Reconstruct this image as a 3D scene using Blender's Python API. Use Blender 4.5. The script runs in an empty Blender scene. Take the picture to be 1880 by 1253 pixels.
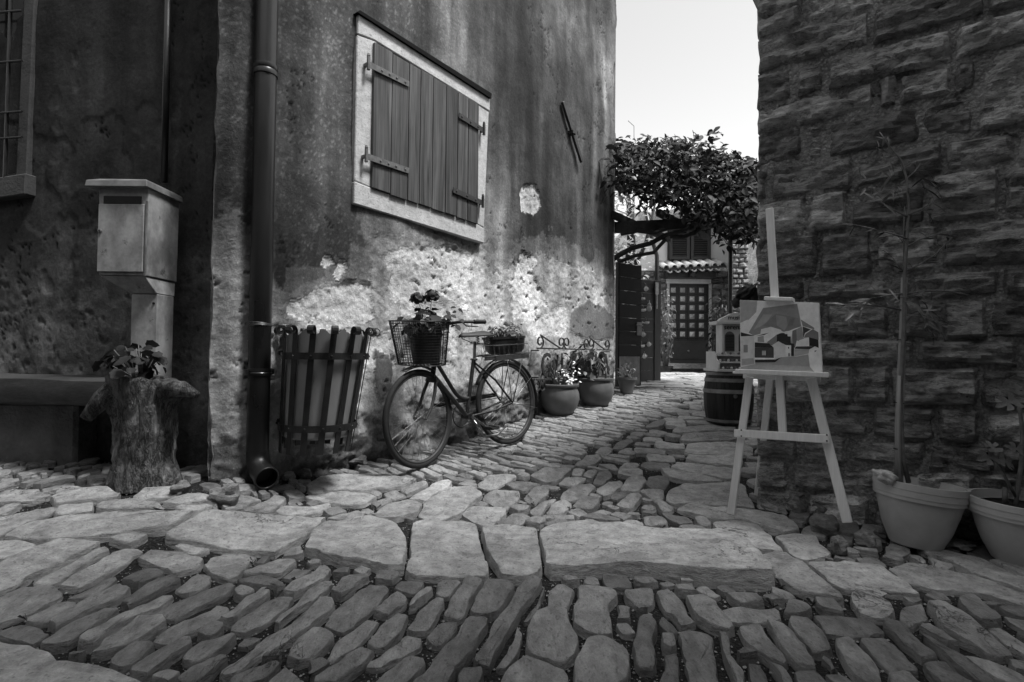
import bpy, bmesh, math, random
import numpy as np
from mathutils import Vector, Matrix, noise

RND = random.Random(11)
SC = bpy.context.scene
COL = SC.collection
V = Vector

# ---------------------------------------------------------------- camera
FPX, PW, PH = 1000.0, 1880.0, 1253.0          # focal length and size of the photograph in pixels
CAM = V((0.0, 0.0, 0.88))
PITCH, ROLL = math.radians(1.35), math.radians(0.6)
_f = V((0, math.cos(PITCH), math.sin(PITCH)))
_u0 = V((0, -math.sin(PITCH), math.cos(PITCH)))
_r0 = V((1, 0, 0))
_r = _r0 * math.cos(ROLL) + _u0 * math.sin(ROLL)
_u = _u0 * math.cos(ROLL) - _r0 * math.sin(ROLL)
cd = bpy.data.cameras.new('camera')
cam = bpy.data.objects.new('camera', cd)
COL.objects.link(cam)
cd.sensor_width = 36.0
cd.lens = 36.0 * FPX / PW
cd.clip_start, cd.clip_end = 0.05, 400.0
cam.matrix_world = Matrix(((_r.x, _u.x, -_f.x, CAM.x), (_r.y, _u.y, -_f.y, CAM.y), (_r.z, _u.z, -_f.z, CAM.z), (0, 0, 0, 1)))
SC.camera = cam

# ---------------------------------------------------------------- sky, sun, exposure
SUN_EL, SUN_AZ = math.radians(64.0), math.radians(117.0)    # azimuth from +Y (up the alley) towards +X
world = bpy.data.worlds.new('World')
SC.world = world
world.use_nodes = True
wn, wl = world.node_tree.nodes, world.node_tree.links
wn.clear()
sky = wn.new('ShaderNodeTexSky')
sky.sky_type = 'NISHITA'
sky.sun_disc = False
sky.sun_elevation, sky.sun_rotation = SUN_EL, SUN_AZ
sky.air_density, sky.dust_density, sky.ozone_density = 2.0, 1.0, 1.0
bw = wn.new('ShaderNodeRGBToBW')
bg = wn.new('ShaderNodeBackground')
bg.inputs['Strength'].default_value = 0.064
wo = wn.new('ShaderNodeOutputWorld')
wl.new(sky.outputs[0], bw.inputs[0])
wl.new(bw.outputs[0], bg.inputs['Color'])
wl.new(bg.outputs[0], wo.inputs['Surface'])
sd = bpy.data.lights.new('sun', 'SUN')
sd.energy = 1.5
sd.angle = math.radians(13.0)
sd.color = (1.0, 1.0, 1.0)
sun = bpy.data.objects.new('sun', sd)
COL.objects.link(sun)
_sdir = V((math.sin(SUN_AZ) * math.cos(SUN_EL), math.cos(SUN_AZ) * math.cos(SUN_EL), math.sin(SUN_EL)))
sun.rotation_euler = _sdir.to_track_quat('Z', 'Y').to_euler()
sun.location = _sdir * 20
SC.view_settings.view_transform = 'Standard'
SC.view_settings.look = 'None'
SC.view_settings.gamma = 1.0
SC.view_settings.use_curve_mapping = False
SC.view_settings.exposure = 2.0

# ---------------------------------------------------------------- pixels to places
def ray(px, py):
    return _f + _r * ((px - PW / 2) / FPX) - _u * ((py - PH / 2) / FPX)

def hit(px, py, p0, n):
    d = ray(px, py)
    return CAM + d * ((p0 - CAM).dot(n) / d.dot(n))

def at_y(px, py, y):
    d = ray(px, py)
    return CAM + d * ((y - CAM.y) / d.y)

def to_px(p):
    q = p - CAM
    z = q.dot(_f)
    if z < 0.05:
        return (-9e3, 9e3)
    return (PW / 2 + FPX * q.dot(_r) / z, PH / 2 - FPX * q.dot(_u) / z)

def sstep(a, b, x):
    t = min(1.0, max(0.0, (x - a) / (b - a)))
    return t * t * (3 - 2 * t)

# the side wall of the old house, its street front, and the right-hand house
SA, SD = V((-1.47, 3.2, 0)), V((0.620, 0.7846, 0)).normalized()
SN = V((SD.y, -SD.x, 0))
S_T0, S_T1 = -0.247, 4.41
FA, FD = V((-1.79, 3.32, 0)), V((-0.97, 0.243, 0)).normalized()
FN = V((-0.243, -0.97, 0)).normalized()
RA, RD = V((1.456, 3.25, 0)), V((0.80, -0.60, 0)).normalized()
RN = V((-0.60, -0.80, 0))

def d_side(x, y):
    return (x - SA.x) * SN.x + (y - SA.y) * SN.y
def d_front(x, y):
    return (x - FA.x) * FN.x + (y - FA.y) * FN.y
def d_right(x, y):
    return (x - RA.x) * RN.x + (y - RA.y) * RN.y
def softramp(x, k=0.18):
    return k * math.log1p(math.exp(min(40.0, x / k)))

def g(x, y):
    "height of the walked-on surface"
    z = 0.137 * (softramp(y - 3.3) - softramp(y - 6.75)) + 0.025 * softramp(y - 7.6)
    ds = d_side(x, y)
    z += 0.06 * sstep(0.7, 0.1, ds) * sstep(4.6, 3.4, y)
    if x < 0.0:
        z += 0.11 * sstep(1.25, 0.35, d_front(x, y)) * sstep(-1.1, -1.7, x)
    z += 0.012 * noise.noise(V((x * 1.3, y * 1.3, 3.0)))
    return z

def gnd(px, py, dz=0.0):
    d = ray(px, py)
    lo, hi = 0.3, 60.0
    s = 0.6
    while s < 40:
        p = CAM + d * s
        if p.z <= g(p.x, p.y) + dz:
            break
        s *= 1.02
    lo, hi = s / 1.02, s
    for _ in range(18):
        m = (lo + hi) / 2
        p = CAM + d * m
        if p.z <= g(p.x, p.y) + dz: hi = m
        else: lo = m
    return CAM + d * hi

def side(px, py, off=0.0):
    return hit(px, py, SA + SN * off, SN)
def front(px, py, off=0.0):
    return hit(px, py, FA + FN * off, FN)
def right(px, py, off=0.0):
    return hit(px, py, RA + RN * off, RN)

# ---------------------------------------------------------------- mesh builder
ORI = {}

class MB:
    def __init__(s):
        s.v, s.f = [], []
    def add(s, vs, fs):
        o = len(s.v)
        s.v += [V(p) for p in vs]
        s.f += [tuple(i + o for i in f) for f in fs]
        return s
    def box(s, c, ax, ay, az):
        c, ax, ay, az = V(c), V(ax), V(ay), V(az)
        vs = [c + ax * i + ay * j + az * k for k in (-1, 1) for j in (-1, 1) for i in (-1, 1)]
        fs = [(0, 2, 3, 1), (4, 5, 7, 6), (0, 1, 5, 4), (2, 6, 7, 3), (0, 4, 6, 2), (1, 3, 7, 5)]
        if ax.cross(ay).dot(az) < 0:
            fs = [f[::-1] for f in fs]
        return s.add(vs, fs)
    def beam(s, p0, p1, w, h, ref=(0, 0, 1)):
        "w across ref, h along ref"
        p0, p1, ref = V(p0), V(p1), V(ref)
        a = (p1 - p0)
        t = a.normalized()
        b = t.cross(ref).normalized()
        c = b.cross(t).normalized()
        return s.box((p0 + p1) / 2, a / 2, b * (w / 2), c * (h / 2))
    def tube(s, pts, r, n=8, closed=False, cap=True, flat=None):
        pts = [V(p) for p in pts]
        m = len(pts)
        rr = r if isinstance(r, (list, tuple)) else [r] * m
        t0 = (pts[1] - pts[0]).normalized()
        up = V((0, 0, 1)) if abs(t0.z) < 0.9 else V((1, 0, 0))
        nrm = t0.cross(up).normalized()
        vs, rings = [], []
        for i, p in enumerate(pts):
            if closed:
                t = (pts[(i + 1) % m] - pts[i - 1]).normalized()
            else:
                t = (pts[min(i + 1, m - 1)] - pts[max(i - 1, 0)]).normalized()
            nrm = (nrm - t * nrm.dot(t))
            nrm = nrm.normalized() if nrm.length > 1e-6 else t.orthogonal().normalized()
            b = t.cross(nrm)
            k = flat or 1.0
            vs += [p + nrm * (math.cos(2 * math.pi * j / n) * rr[i]) + b * (math.sin(2 * math.pi * j / n) * rr[i] * k) for j in range(n)]
        fs = []
        for i in range(m if closed else m - 1):
            a, c = i * n, ((i + 1) % m) * n
            fs += [(a + j, a + (j + 1) % n, c + (j + 1) % n, c + j) for j in range(n)]
        if cap and not closed:
            fs += [tuple(range(n))[::-1], tuple((m - 1) * n + j for j in range(n))]
        return s.add(vs, fs)
    def lathe(s, prof, c, n=24, axis=(0, 0, 1), sx=1.0, cap=True, ref=None):
        c, az = V(c), V(axis).normalized()
        ax = (V(ref) if ref else (V((1, 0, 0)) if abs(az.x) < 0.9 else V((0, 1, 0))))
        ax = (ax - az * ax.dot(az)).normalized()
        ay = az.cross(ax)
        vs, fs = [], []
        for r, z in prof:
            vs += [c + az * z + ax * (math.cos(2 * math.pi * j / n) * r * sx) + ay * (math.sin(2 * math.pi * j / n) * r) for j in range(n)]
        for i in range(len(prof) - 1):
            a, b = i * n, (i + 1) * n
            fs += [(a + j, a + (j + 1) % n, b + (j + 1) % n, b + j) for j in range(n)]
        if cap:
            if prof[0][0] > 1e-4: fs.append(tuple(range(n))[::-1])
            if prof[-1][0] > 1e-4: fs.append(tuple((len(prof) - 1) * n + j for j in range(n)))
        return s.add(vs, fs)
    def prism(s, poly, off):
        poly, off = [V(p) for p in poly], V(off)
        m = len(poly)
        nn = V((0, 0, 0))
        for i in range(m):
            nn += (poly[i] - poly[0]).cross(poly[(i + 1) % m] - poly[0])
        if nn.dot(off) > 0:
            poly = poly[::-1]
        vs = poly + [p + off for p in poly]
        fs = [tuple(range(m)), tuple(range(m, 2 * m))[::-1]]
        fs += [((i + 1) % m, i, i + m, (i + 1) % m + m) for i in range(m)]
        return s.add(vs, fs)
    def ring(s, c, axis, R, r, n=32, m=8, flat=None, h=None):
        "torus; with h a flat hoop of height h and thickness r"
        c, az = V(c), V(axis).normalized()
        ax = az.orthogonal().normalized()
        ay = az.cross(ax)
        if h is None:
            return s.tube([c + ax * (R * math.cos(2 * math.pi * i / n)) + ay * (R * math.sin(2 * math.pi * i / n)) for i in range(n)], r, m, closed=True)
        prof = [(R, -h / 2), (R + r, -h / 2), (R + r, h / 2), (R, h / 2), (R, -h / 2)]
        return s.lathe(prof, c, n, axis, cap=False)
    def blob(s, c, r, seed=0, amp=0.25, fr=1.6, nu=12, nv=8, rot=None, flatbottom=False):
        c = V(c)
        r = V(r) if not isinstance(r, (int, float)) else V((r, r, r))
        vs, fs = [], []
        for i in range(nv + 1):
            th = math.pi * i / nv
            for j in range(nu):
                ph = 2 * math.pi * j / nu
                d = V((math.sin(th) * math.cos(ph), math.sin(th) * math.sin(ph), math.cos(th)))
                k = 1 + amp * noise.noise(d * fr + V((seed * 7.3, seed * 1.7, 0)))
                q = V((d.x * r.x, d.y * r.y, d.z * r.z)) * k
                if rot is not None: q = rot @ q
                vs.append(c + q)
        for i in range(nv):
            for j in range(nu):
                fs.append((i * nu + j, (i + 1) * nu + j, (i + 1) * nu + (j + 1) % nu, i * nu + (j + 1) % nu))
        return s.add(vs, fs)
    def build(s, name, mt, parent=None, smooth=False, bevel=0.0, auto=None, seg=1):
        me = bpy.data.meshes.new(name)
        o = V((0, 0, 0))
        if parent is not None:
            o = ORI[parent.name]
        me.from_pydata([tuple(p - o) for p in s.v], [], s.f)
        me.validate()
        if bevel:
            bm = bmesh.new()
            bm.from_mesh(me)
            bmesh.ops.bevel(bm, geom=list(bm.edges), offset=bevel, segments=seg, affect='EDGES', clamp_overlap=True)
            bm.to_mesh(me)
            bm.free()
        me.materials.append(mt)
        if smooth:
            me.shade_smooth() if auto is None else me.shade_smooth()
            if auto is not None:
                me.set_sharp_from_angle(angle=math.radians(auto))
        ob = bpy.data.objects.new(name, me)
        COL.objects.link(ob)
        if parent is not None:
            ob.parent = parent
        ORI[ob.name] = o
        return ob

def tag(o, label=None, cat=None, group=None, kind=None):
    if label: o['label'] = label
    if cat: o['category'] = cat
    if group: o['group'] = group
    if kind: o['kind'] = kind
    return o

def thing(name, label, cat, loc, group=None):
    o = bpy.data.objects.new(name, None)
    o.empty_display_size = 0.1
    COL.objects.link(o)
    o.location = loc
    ORI[o.name] = V(loc)
    return tag(o, label, cat, group)

def place(name, mesh, parent, loc, rot, scale):
    "a copy that shares mesh data, posed in the world, under a parent"
    ob = bpy.data.objects.new(name, mesh)
    COL.objects.link(ob)
    o = V((0, 0, 0))
    if parent is not None:
        ob.parent = parent
        o = ORI[parent.name]
    sc = scale if isinstance(scale, (tuple, list)) else (scale,) * 3
    ob.matrix_local = Matrix.Translation(V(loc) - o) @ rot.to_4x4() @ Matrix.Diagonal((*sc, 1.0))
    return ob

def frame_rot(zdir, xdir):
    z = V(zdir).normalized()
    x = V(xdir)
    x = (x - z * x.dot(z))
    x = x.normalized() if x.length > 1e-5 else z.orthogonal().normalized()
    y = z.cross(x)
    return Matrix((x, y, z)).transposed()

# ---------------------------------------------------------------- materials (all grey: the photograph is black and white)
class NT:
    def __init__(s, name):
        s.m = bpy.data.materials.new(name)
        s.m.use_nodes = True
        s.n, s.l = s.m.node_tree.nodes, s.m.node_tree.links
        s.b = s.n['Principled BSDF']
        s.out = s.n['Material Output']
        s.co = s.n.new('ShaderNodeTexCoord').outputs['Object']
    def map(s, sc=(1, 1, 1), rot=(0, 0, 0), co=None):
        m = s.n.new('ShaderNodeMapping')
        m.inputs['Scale'].default_value = sc
        m.inputs['Rotation'].default_value = rot
        s.l.new(co or s.co, m.inputs['Vector'])
        return m.outputs[0]
    def noise(s, scale, detail=5.0, rough=0.6, co=None, dist=0.0):
        t = s.n.new('ShaderNodeTexNoise')
        t.inputs['Scale'].default_value = scale
        t.inputs['Detail'].default_value = detail
        t.inputs['Roughness'].default_value = rough
        t.inputs['Distortion'].default_value = dist
        s.l.new(co or s.co, t.inputs['Vector'])
        return t.outputs[0]
    def vor(s, scale, feature='F1', co=None):
        t = s.n.new('ShaderNodeTexVoronoi')
        t.feature = feature
        t.inputs['Scale'].default_value = scale
        s.l.new(co or s.co, t.inputs['Vector'])
        return t.outputs['Distance']
    def rng(s, x, a, b, c, d, smooth=False):
        t = s.n.new('ShaderNodeMapRange')
        t.interpolation_type = 'SMOOTHSTEP' if smooth else 'LINEAR'
        s.l.new(x, t.inputs[0])
        for i, q in enumerate((a, b, c, d)):
            t.inputs[i + 1].default_value = q
        return t.outputs[0]
    def math(s, op, a, b=None):
        t = s.n.new('ShaderNodeMath')
        t.operation = op
        for i, q in enumerate((a, b)):
            if q is None: continue
            if isinstance(q, (int, float)): t.inputs[i].default_value = q
            else: s.l.new(q, t.inputs[i])
        return t.outputs[0]
    def mix(s, f, a, b):
        t = s.n.new('ShaderNodeMix')
        t.data_type = 'FLOAT'
        for i, q in ((0, f), (2, a), (3, b)):
            if isinstance(q, (int, float)): t.inputs[i].default_value = q
            else: s.l.new(q, t.inputs[i])
        return t.outputs[0]
    def rnd(s):
        return s.n.new('ShaderNodeObjectInfo').outputs['Random']
    def attr(s, name):
        t = s.n.new('ShaderNodeAttribute')
        t.attribute_name = name
        sp = s.n.new('ShaderNodeSeparateColor')
        s.l.new(t.outputs['Color'], sp.inputs[0])
        return sp.outputs
    def bump(s, h, strength=0.4, dist=0.01, prev=None):
        t = s.n.new('ShaderNodeBump')
        t.inputs['Strength'].default_value = strength
        t.inputs['Distance'].default_value = dist
        s.l.new(h, t.inputs['Height'])
        if prev is not None: s.l.new(prev, t.inputs['Normal'])
        return t.outputs[0]
    def done(s, col=None, rough=0.8, normal=None, metal=0.0, spec=0.3, coat=0.0):
        for k, q in (('Base Color', col), ('Roughness', rough), ('Metallic', metal), ('Specular IOR Level', spec), ('Coat Weight', coat)):
            if q is None: continue
            if isinstance(q, (int, float)):
                s.b.inputs[k].default_value = (q, q, q, 1) if k == 'Base Color' else q
            else:
                s.l.new(q, s.b.inputs[k])
        if normal is not None: s.l.new(normal, s.b.inputs['Normal'])
        return s.m

def mat(name, c, rough=0.8, var=0.3, scale=8, bump=0.3, bscale=60, stretch=(1, 1, 1), objvar=0.0, metal=0.0, spec=0.3, dist=0.003):
    t = NT(name)
    co = t.map(stretch)
    a = t.noise(scale, 6, 0.6, co)
    col = t.math('MULTIPLY', t.rng(a, 0.25, 0.75, 1 - var, 1 + var), c)
    if objvar:
        col = t.math('MULTIPLY', col, t.rng(t.rnd(), 0, 1, 1 - objvar, 1 + objvar))
    nb = t.bump(t.noise(bscale, 4, 0.6, co), bump, dist) if bump else None
    rg = t.rng(a, 0.3, 0.7, max(0.02, rough - 0.1), min(1, rough + 0.1))
    return t.done(col, rg, nb, metal, spec)

M = {}
def make_stone(name, base, objvar, var=0.35, layer=0.0, bump=0.5, rough=0.75, fine=1.0, xs=(1, 1), cracks=False, bed=False):
    t = NT(name)
    co = t.map((xs[0], xs[1], 1 + layer))
    big = t.noise(3.5, 4, 0.6)
    mid = t.noise(16, 7, 0.68, co)
    fin = t.noise(120, 4, 0.7, co)
    pit = t.rng(t.noise(55, 3, 0.5, co), 0.30, 0.42, 0.62, 1.0, True)
    spk = t.rng(t.noise(210, 2, 0.5), 0.66, 0.74, 1.0, 1.35, True)
    c = t.math('MULTIPLY', t.rng(big, 0.3, 0.7, 1 - var * 0.6, 1 + var * 0.6), t.rng(mid, 0.3, 0.7, 1 - var, 1 + var))
    c = t.math('MULTIPLY', c, t.rng(fin, 0.3, 0.7, 0.82, 1.18))
    c = t.math('MULTIPLY', t.math('MULTIPLY', c, pit), spk)
    c = t.math('MULTIPLY', c, t.rng(t.rnd(), 0, 1, base * (1 - objvar), base * (1 + objvar)))
    h = t.math('ADD', t.math('MULTIPLY', mid, 1.0), t.math('MULTIPLY', fin, 0.18 * fine))
    h = t.math('ADD', h, t.math('MULTIPLY', pit, 0.25))
    if cracks:
        ck = t.math('ABSOLUTE', t.math('SUBTRACT', t.noise(4.5, 5, 0.6, co, 0.8), 0.5))
        gate = t.rng(t.noise(2.3, 2, 0.5), 0.54, 0.66, 0.0, 1.0, True)
        line = t.math('MULTIPLY', t.rng(ck, 0.0, 0.012, 1.0, 0.0, True), gate)
        c = t.math('MULTIPLY', c, t.math('SUBTRACT', 1.0, t.math('MULTIPLY', line, 0.7)))
        h = t.math('SUBTRACT', h, t.math('MULTIPLY', line, 0.5))
    if bed:
        bd_ = t.math('ABSOLUTE', t.math('SUBTRACT', t.noise(5, 6, 0.65, t.map((1, 1, 3.0)), 0.2), 0.5))
        c = t.math('MULTIPLY', c, t.rng(bd_, 0.0, 0.025, 0.6, 1.0, True))
        h = t.math('ADD', h, t.math('MULTIPLY', t.rng(bd_, 0.0, 0.05, 0.0, 1.0, True), 0.22))
    nb = t.bump(h, bump, 0.02)
    M[name] = t.done(c, t.rng(mid, 0.3, 0.7, rough - 0.15, rough + 0.1), nb, 0, 0.35)

make_stone('cobble', 0.22, 0.38, var=0.45, layer=2.0, bump=0.7, rough=0.52, xs=(1.5, 0.7), cracks=True)
make_stone('flag', 0.34, 0.18, var=0.42, layer=2.0, bump=0.8, rough=0.68, cracks=True)
make_stone('wallstone', 0.36, 0.45, var=0.6, layer=1.5, bump=1.0, rough=0.6, fine=2.0, cracks=True, bed=True)
make_stone('rubble', 0.20, 0.3, var=0.45, layer=2.0, bump=0.8, rough=0.8)
make_stone('farstone', 0.22, 0.3, var=0.4, layer=2.0, bump=0.7, rough=0.85)
make_stone('palestone', 0.50, 0.1, var=0.22, layer=0.5, bump=0.3, rough=0.85)

t = NT('soil')
a, b2 = t.noise(9, 6, 0.65), t.vor(70)
c = t.math('MULTIPLY', t.rng(a, 0.3, 0.7, 0.015, 0.05), t.rng(b2, 0.0, 0.5, 1.4, 0.6))
sp = t.rng(t.noise(95, 2, 0.5), 0.62, 0.70, 0.0, 0.10, True)
M['soil'] = t.done(t.math('ADD', c, sp), 0.95, t.bump(t.math('ADD', b2, a), 0.9, 0.02))
M['gravel'] = mat('gravel', 0.34, 0.9, 0.5, 30, 0.3, 90)

def make_plaster(name, gain, speck, bumpk):
    t = NT(name)
    tone = t.attr('tone')
    fin = t.noise(45, 8, 0.7)
    mid = t.noise(7, 7, 0.65)
    pit = t.rng(t.noise(19, 6, 0.65), 0.24, 0.36, 0.6, 1.0, True)
    spk = t.rng(t.noise(75, 3, 0.55), 0.60, 0.72, 1.0, speck, True)
    c = t.math('MULTIPLY', tone[0], t.rng(fin, 0.25, 0.75, 0.62, 1.38))
    c = t.math('MULTIPLY', c, t.rng(mid, 0.25, 0.75, 0.70, 1.30))
    c = t.math('MULTIPLY', t.math('MULTIPLY', c, pit), spk)
    c = t.math('MULTIPLY', c, gain)
    h = t.math('ADD', t.math('MULTIPLY', fin, 0.55), t.math('ADD', t.math('MULTIPLY', mid, 0.9), t.math('MULTIPLY', pit, 0.5)))
    k = t.mix(tone[1], 0.35, 1.0)
    h = t.math('MULTIPLY', h, k)
    M[name] = t.done(c, 0.9, t.bump(h, bumpk, 0.018), 0, 0.2)
make_plaster('plaster', 1.0, 1.7, 0.75)
make_plaster('front_plaster', 1.0, 1.3, 0.6)

t = NT('mortar')
fin = t.noise(55, 6, 0.7)
v = t.vor(60)
c = t.math('MULTIPLY', t.rng(fin, 0.3, 0.7, 0.28, 0.85), t.rng(v, 0, 0.5, 1.15, 0.75))
c = t.math('MULTIPLY', c, t.rng(t.noise(6, 5, 0.65), 0.3, 0.7, 0.5, 1.4))
M['mortar'] = t.done(c, 0.95, t.bump(t.math('ADD', t.math('MULTIPLY', fin, 2.0), t.math('MULTIPLY', v, 0.8)), 1.0, 0.035))

def make_wood(name, c, var, rough, axis, objvar, freq=26, bump=0.25, knots=True):
    t = NT(name)
    sc = [1, 1, 1]
    sc[axis] = 0.045
    st = t.map(tuple(sc))
    a = t.noise(freq, 6, 0.62, st, 0.6)
    sc[axis] = 0.012
    fi = t.noise(freq * 6, 3, 0.6, t.map(tuple(sc)))
    big = t.noise(2.2, 3, 0.5)
    cc = t.math('MULTIPLY', t.rng(a, 0.28, 0.72, 1 - var, 1 + var), t.rng(fi, 0.3, 0.7, 1 - var * 0.5, 1 + var * 0.5))
    cc = t.math('MULTIPLY', cc, t.rng(big, 0.3, 0.7, 0.85, 1.15))
    cc = t.math('MULTIPLY', cc, t.rng(t.rnd(), 0, 1, c * (1 - objvar), c * (1 + objvar)))
    M[name] = t.done(cc, t.rng(a, 0.3, 0.7, rough - 0.1, rough + 0.1), t.bump(t.math('ADD', a, fi), bump, 0.004), 0, 0.3)
make_wood('shutter_wood', 0.062, 0.75, 0.6, 2, 0.22)
make_wood('pale_wood', 0.80, 0.10, 0.5, 2, 0.05, bump=0.08)
make_wood('dark_wood', 0.045, 0.45, 0.6, 0, 0.1)
make_wood('barrel_wood', 0.022, 0.4, 0.45, 2, 0.35)
make_wood('gate_wood', 0.009, 0.4, 0.6, 0, 0.25)
make_wood('bamboo', 0.33, 0.25, 0.45, 2, 0.05, bump=0.1)

M['iron'] = mat('iron', 0.016, 0.42, 0.5, 14, 0.25, 90, metal=0.0, spec=0.5)
M['iron_rust'] = mat('iron_rust', 0.03, 0.6, 0.6, 22, 0.4, 120, spec=0.4)
M['pipe'] = mat('pipe', 0.013, 0.33, 0.35, 5, 0.12, 40, (1, 1, 0.3), spec=0.55)
M['strap'] = mat('strap', 0.11, 0.45, 0.5, 25, 0.3, 120, spec=0.5)
M['liner'] = mat('liner', 0.22, 0.45, 0.35, 4, 0.12, 30, (1, 1, 0.35), spec=0.4)
M['bike_paint'] = mat('bike_paint', 0.014, 0.4, 0.6, 30, 0.25, 140, spec=0.5)
M['rubber'] = mat('rubber', 0.022, 0.75, 0.3, 20, 0.3, 180)
M['steel'] = mat('steel', 0.30, 0.36, 0.4, 25, 0.2, 120, metal=1.0)
M['tin'] = mat('tin', 0.20, 0.5, 0.5, 12, 0.25, 90, spec=0.5)
M['black_plastic'] = mat('black_plastic', 0.012, 0.42, 0.3, 5, 0.08, 40, spec=0.5)
M['cloth_black'] = mat('cloth_black', 0.008, 0.5, 0.5, 12, 0.5, 30, spec=0.4, dist=0.01)
M['terracotta'] = mat('terracotta', 0.50, 0.75, 0.22, 5, 0.25, 70)
M['clay_dark'] = mat('clay_dark', 0.10, 0.42, 0.35, 5, 0.2, 50, spec=0.5)
M['white_paint'] = mat('white_paint', 0.78, 0.6, 0.15, 6, 0.15, 60)
M['far_wall'] = mat('far_wall', 0.78, 0.9, 0.10, 2.5, 0.2, 30)
M['tile'] = mat('tile', 0.55, 0.85, 0.35, 14, 0.4, 50, objvar=0.25)
M['grey_paint'] = mat('grey_paint', 0.055, 0.5, 0.25, 8, 0.2, 60)
M['glass'] = mat('glass', 0.01, 0.12, 0.2, 5, 0, 10, spec=0.6)
M['mosaic'] = mat('mosaic', 0.5, 0.4, 0.4, 30, 0.2, 60, objvar=0.3)
M['soil_pot'] = mat('soil_pot', 0.04, 0.95, 0.5, 40, 0.9, 60, dist=0.01)
M['organ_paint'] = mat('organ_paint', 0.68, 0.5, 0.14, 10, 0.1, 50)
M['organ_grey'] = mat('organ_grey', 0.16, 0.55, 0.3, 14, 0.1, 50)
M['ink'] = mat('ink', 0.02, 0.7, 0.1, 10, 0, 10)
M['flower_dark'] = mat('flower_dark', 0.035, 0.7, 0.5, 30, 0.2, 80)
M['flower_white'] = mat('flower_white', 0.75, 0.7, 0.15, 30, 0.1, 80)
M['twig'] = mat('twig', 0.16, 0.7, 0.4, 30, 0.4, 90)
M['vine_wood'] = mat('vine_wood', 0.03, 0.85, 0.5, 20, 0.7, 60, dist=0.01)
M['ceramic'] = mat('ceramic', 0.5, 0.3, 0.3, 20, 0.05, 50, objvar=0.3, spec=0.5)

t = NT('bark')
st = t.map((1, 1, 0.35))
a = t.noise(14, 7, 0.7, st, 0.8)
f3 = t.noise(60, 5, 0.7, st)
rdg = t.math('ABSOLUTE', t.math('SUBTRACT', t.noise(15, 6, 0.7, t.map((1, 1, 0.3)), 0.3), 0.5))
c = t.math('MULTIPLY', t.rng(a, 0.3, 0.7, 0.07, 0.32), t.rng(rdg, 0.0, 0.05, 0.3, 1.0, True))
c = t.math('MULTIPLY', c, t.rng(f3, 0.3, 0.7, 0.6, 1.4))
h = t.math('ADD', t.rng(rdg, 0, 0.12, 0, 1), t.math('ADD', a, t.math('MULTIPLY', f3, 0.4)))
M['bark'] = t.done(c, 0.9, t.bump(h, 1.0, 0.025))

t = NT('painted_tin')         # the cream cabinet: stained paint
a = t.noise(6, 5, 0.6, t.map((1, 1, 0.6)))
f2 = t.noise(40, 4, 0.6)
c = t.math('MULTIPLY', t.rng(a, 0.35, 0.62, 0.15, 0.40), t.rng(f2, 0.25, 0.75, 0.85, 1.15))
rust = t.rng(t.noise(11, 6, 0.7), 0.60, 0.70, 1.0, 0.35, True)
M['painted_tin'] = t.done(t.math('MULTIPLY', c, rust), 0.55, t.bump(f2, 0.15, 0.003), 0, 0.35)

def make_leaf(name, c, var, rough=0.45, trans=0.25):
    t = NT(name)
    cc = t.math('MULTIPLY', t.rng(t.noise(18, 4, 0.6), 0.3, 0.7, 0.7, 1.3), t.rng(t.rnd(), 0, 1, c * (1 - var), c * (1 + var)))
    t.done(cc, rough, t.bump(t.noise(60, 3), 0.2, 0.002), 0, 0.4)
    tr = t.n.new('ShaderNodeBsdfTranslucent')
    t.l.new(t.math('MULTIPLY', cc, 1.2), tr.inputs['Color'])
    mx = t.n.new('ShaderNodeMixShader')
    mx.inputs[0].default_value = trans
    t.l.new(t.b.outputs[0], mx.inputs[1])
    t.l.new(tr.outputs[0], mx.inputs[2])
    t.l.new(mx.outputs[0], t.out.inputs['Surface'])
    M[name] = t.m
make_leaf('leaf_dark', 0.018, 0.6, 0.62)
make_leaf('leaf_mid', 0.09, 0.5)
make_leaf('leaf_pale', 0.17, 0.5)
make_leaf('leaf_bright', 0.32, 0.4)

# ---------------------------------------------------------------- leaf shapes (length 1 along +x, facing +z)
def leaf_mesh(name, outline, mt, fold=0.12, droop=0.1):
    vs = [(0, 0, 0)]
    for x, y in outline:
        vs.append((x, y, fold * abs(y) - droop * x * x))
    mid = [(0.33, 0, -droop * 0.11), (0.66, 0, -droop * 0.43)]
    n = len(outline)
    bm = bmesh.new()
    bv = [bm.verts.new(p) for p in vs]
    bmesh.ops.contextual_create(bm, geom=bv) if False else None
    c = bm.verts.new((0.45, 0, -droop * 0.2))
    for i in range(n + 1):
        a, b = bv[i], bv[(i + 1) % (n + 1)]
        bm.faces.new((c, a, b))
    me = bpy.data.meshes.new(name)
    bm.to_mesh(me)
    bm.free()
    me.shade_smooth()
    me.materials.append(mt)
    return me

OVAL = [(0.15, -0.13), (0.4, -0.24), (0.68, -0.2), (1.0, 0.0), (0.68, 0.2), (0.4, 0.24), (0.15, 0.13)]
SLIM = [(0.2, -0.06), (0.5, -0.085), (0.8, -0.05), (1.0, 0), (0.8, 0.05), (0.5, 0.085), (0.2, 0.06)]
ROUND = []
for i in range(1, 14):
    an = -math.pi + 2 * math.pi * i / 14
    rr = 0.5 * (1 + 0.08 * math.cos(7 * an))
    ROUND.append((0.5 + rr * math.cos(an), rr * math.sin(an)))
FIG = [(0.05, -0.14), (0.02, -0.38), (0.25, -0.46), (0.33, -0.2), (0.55, -0.42), (0.8, -0.36), (0.6, -0.12), (0.85, -0.13), (1.0, 0.0),
       (0.85, 0.13), (0.6, 0.12), (0.8, 0.36), (0.55, 0.42), (0.33, 0.2), (0.25, 0.46), (0.02, 0.38), (0.05, 0.14)]
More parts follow.
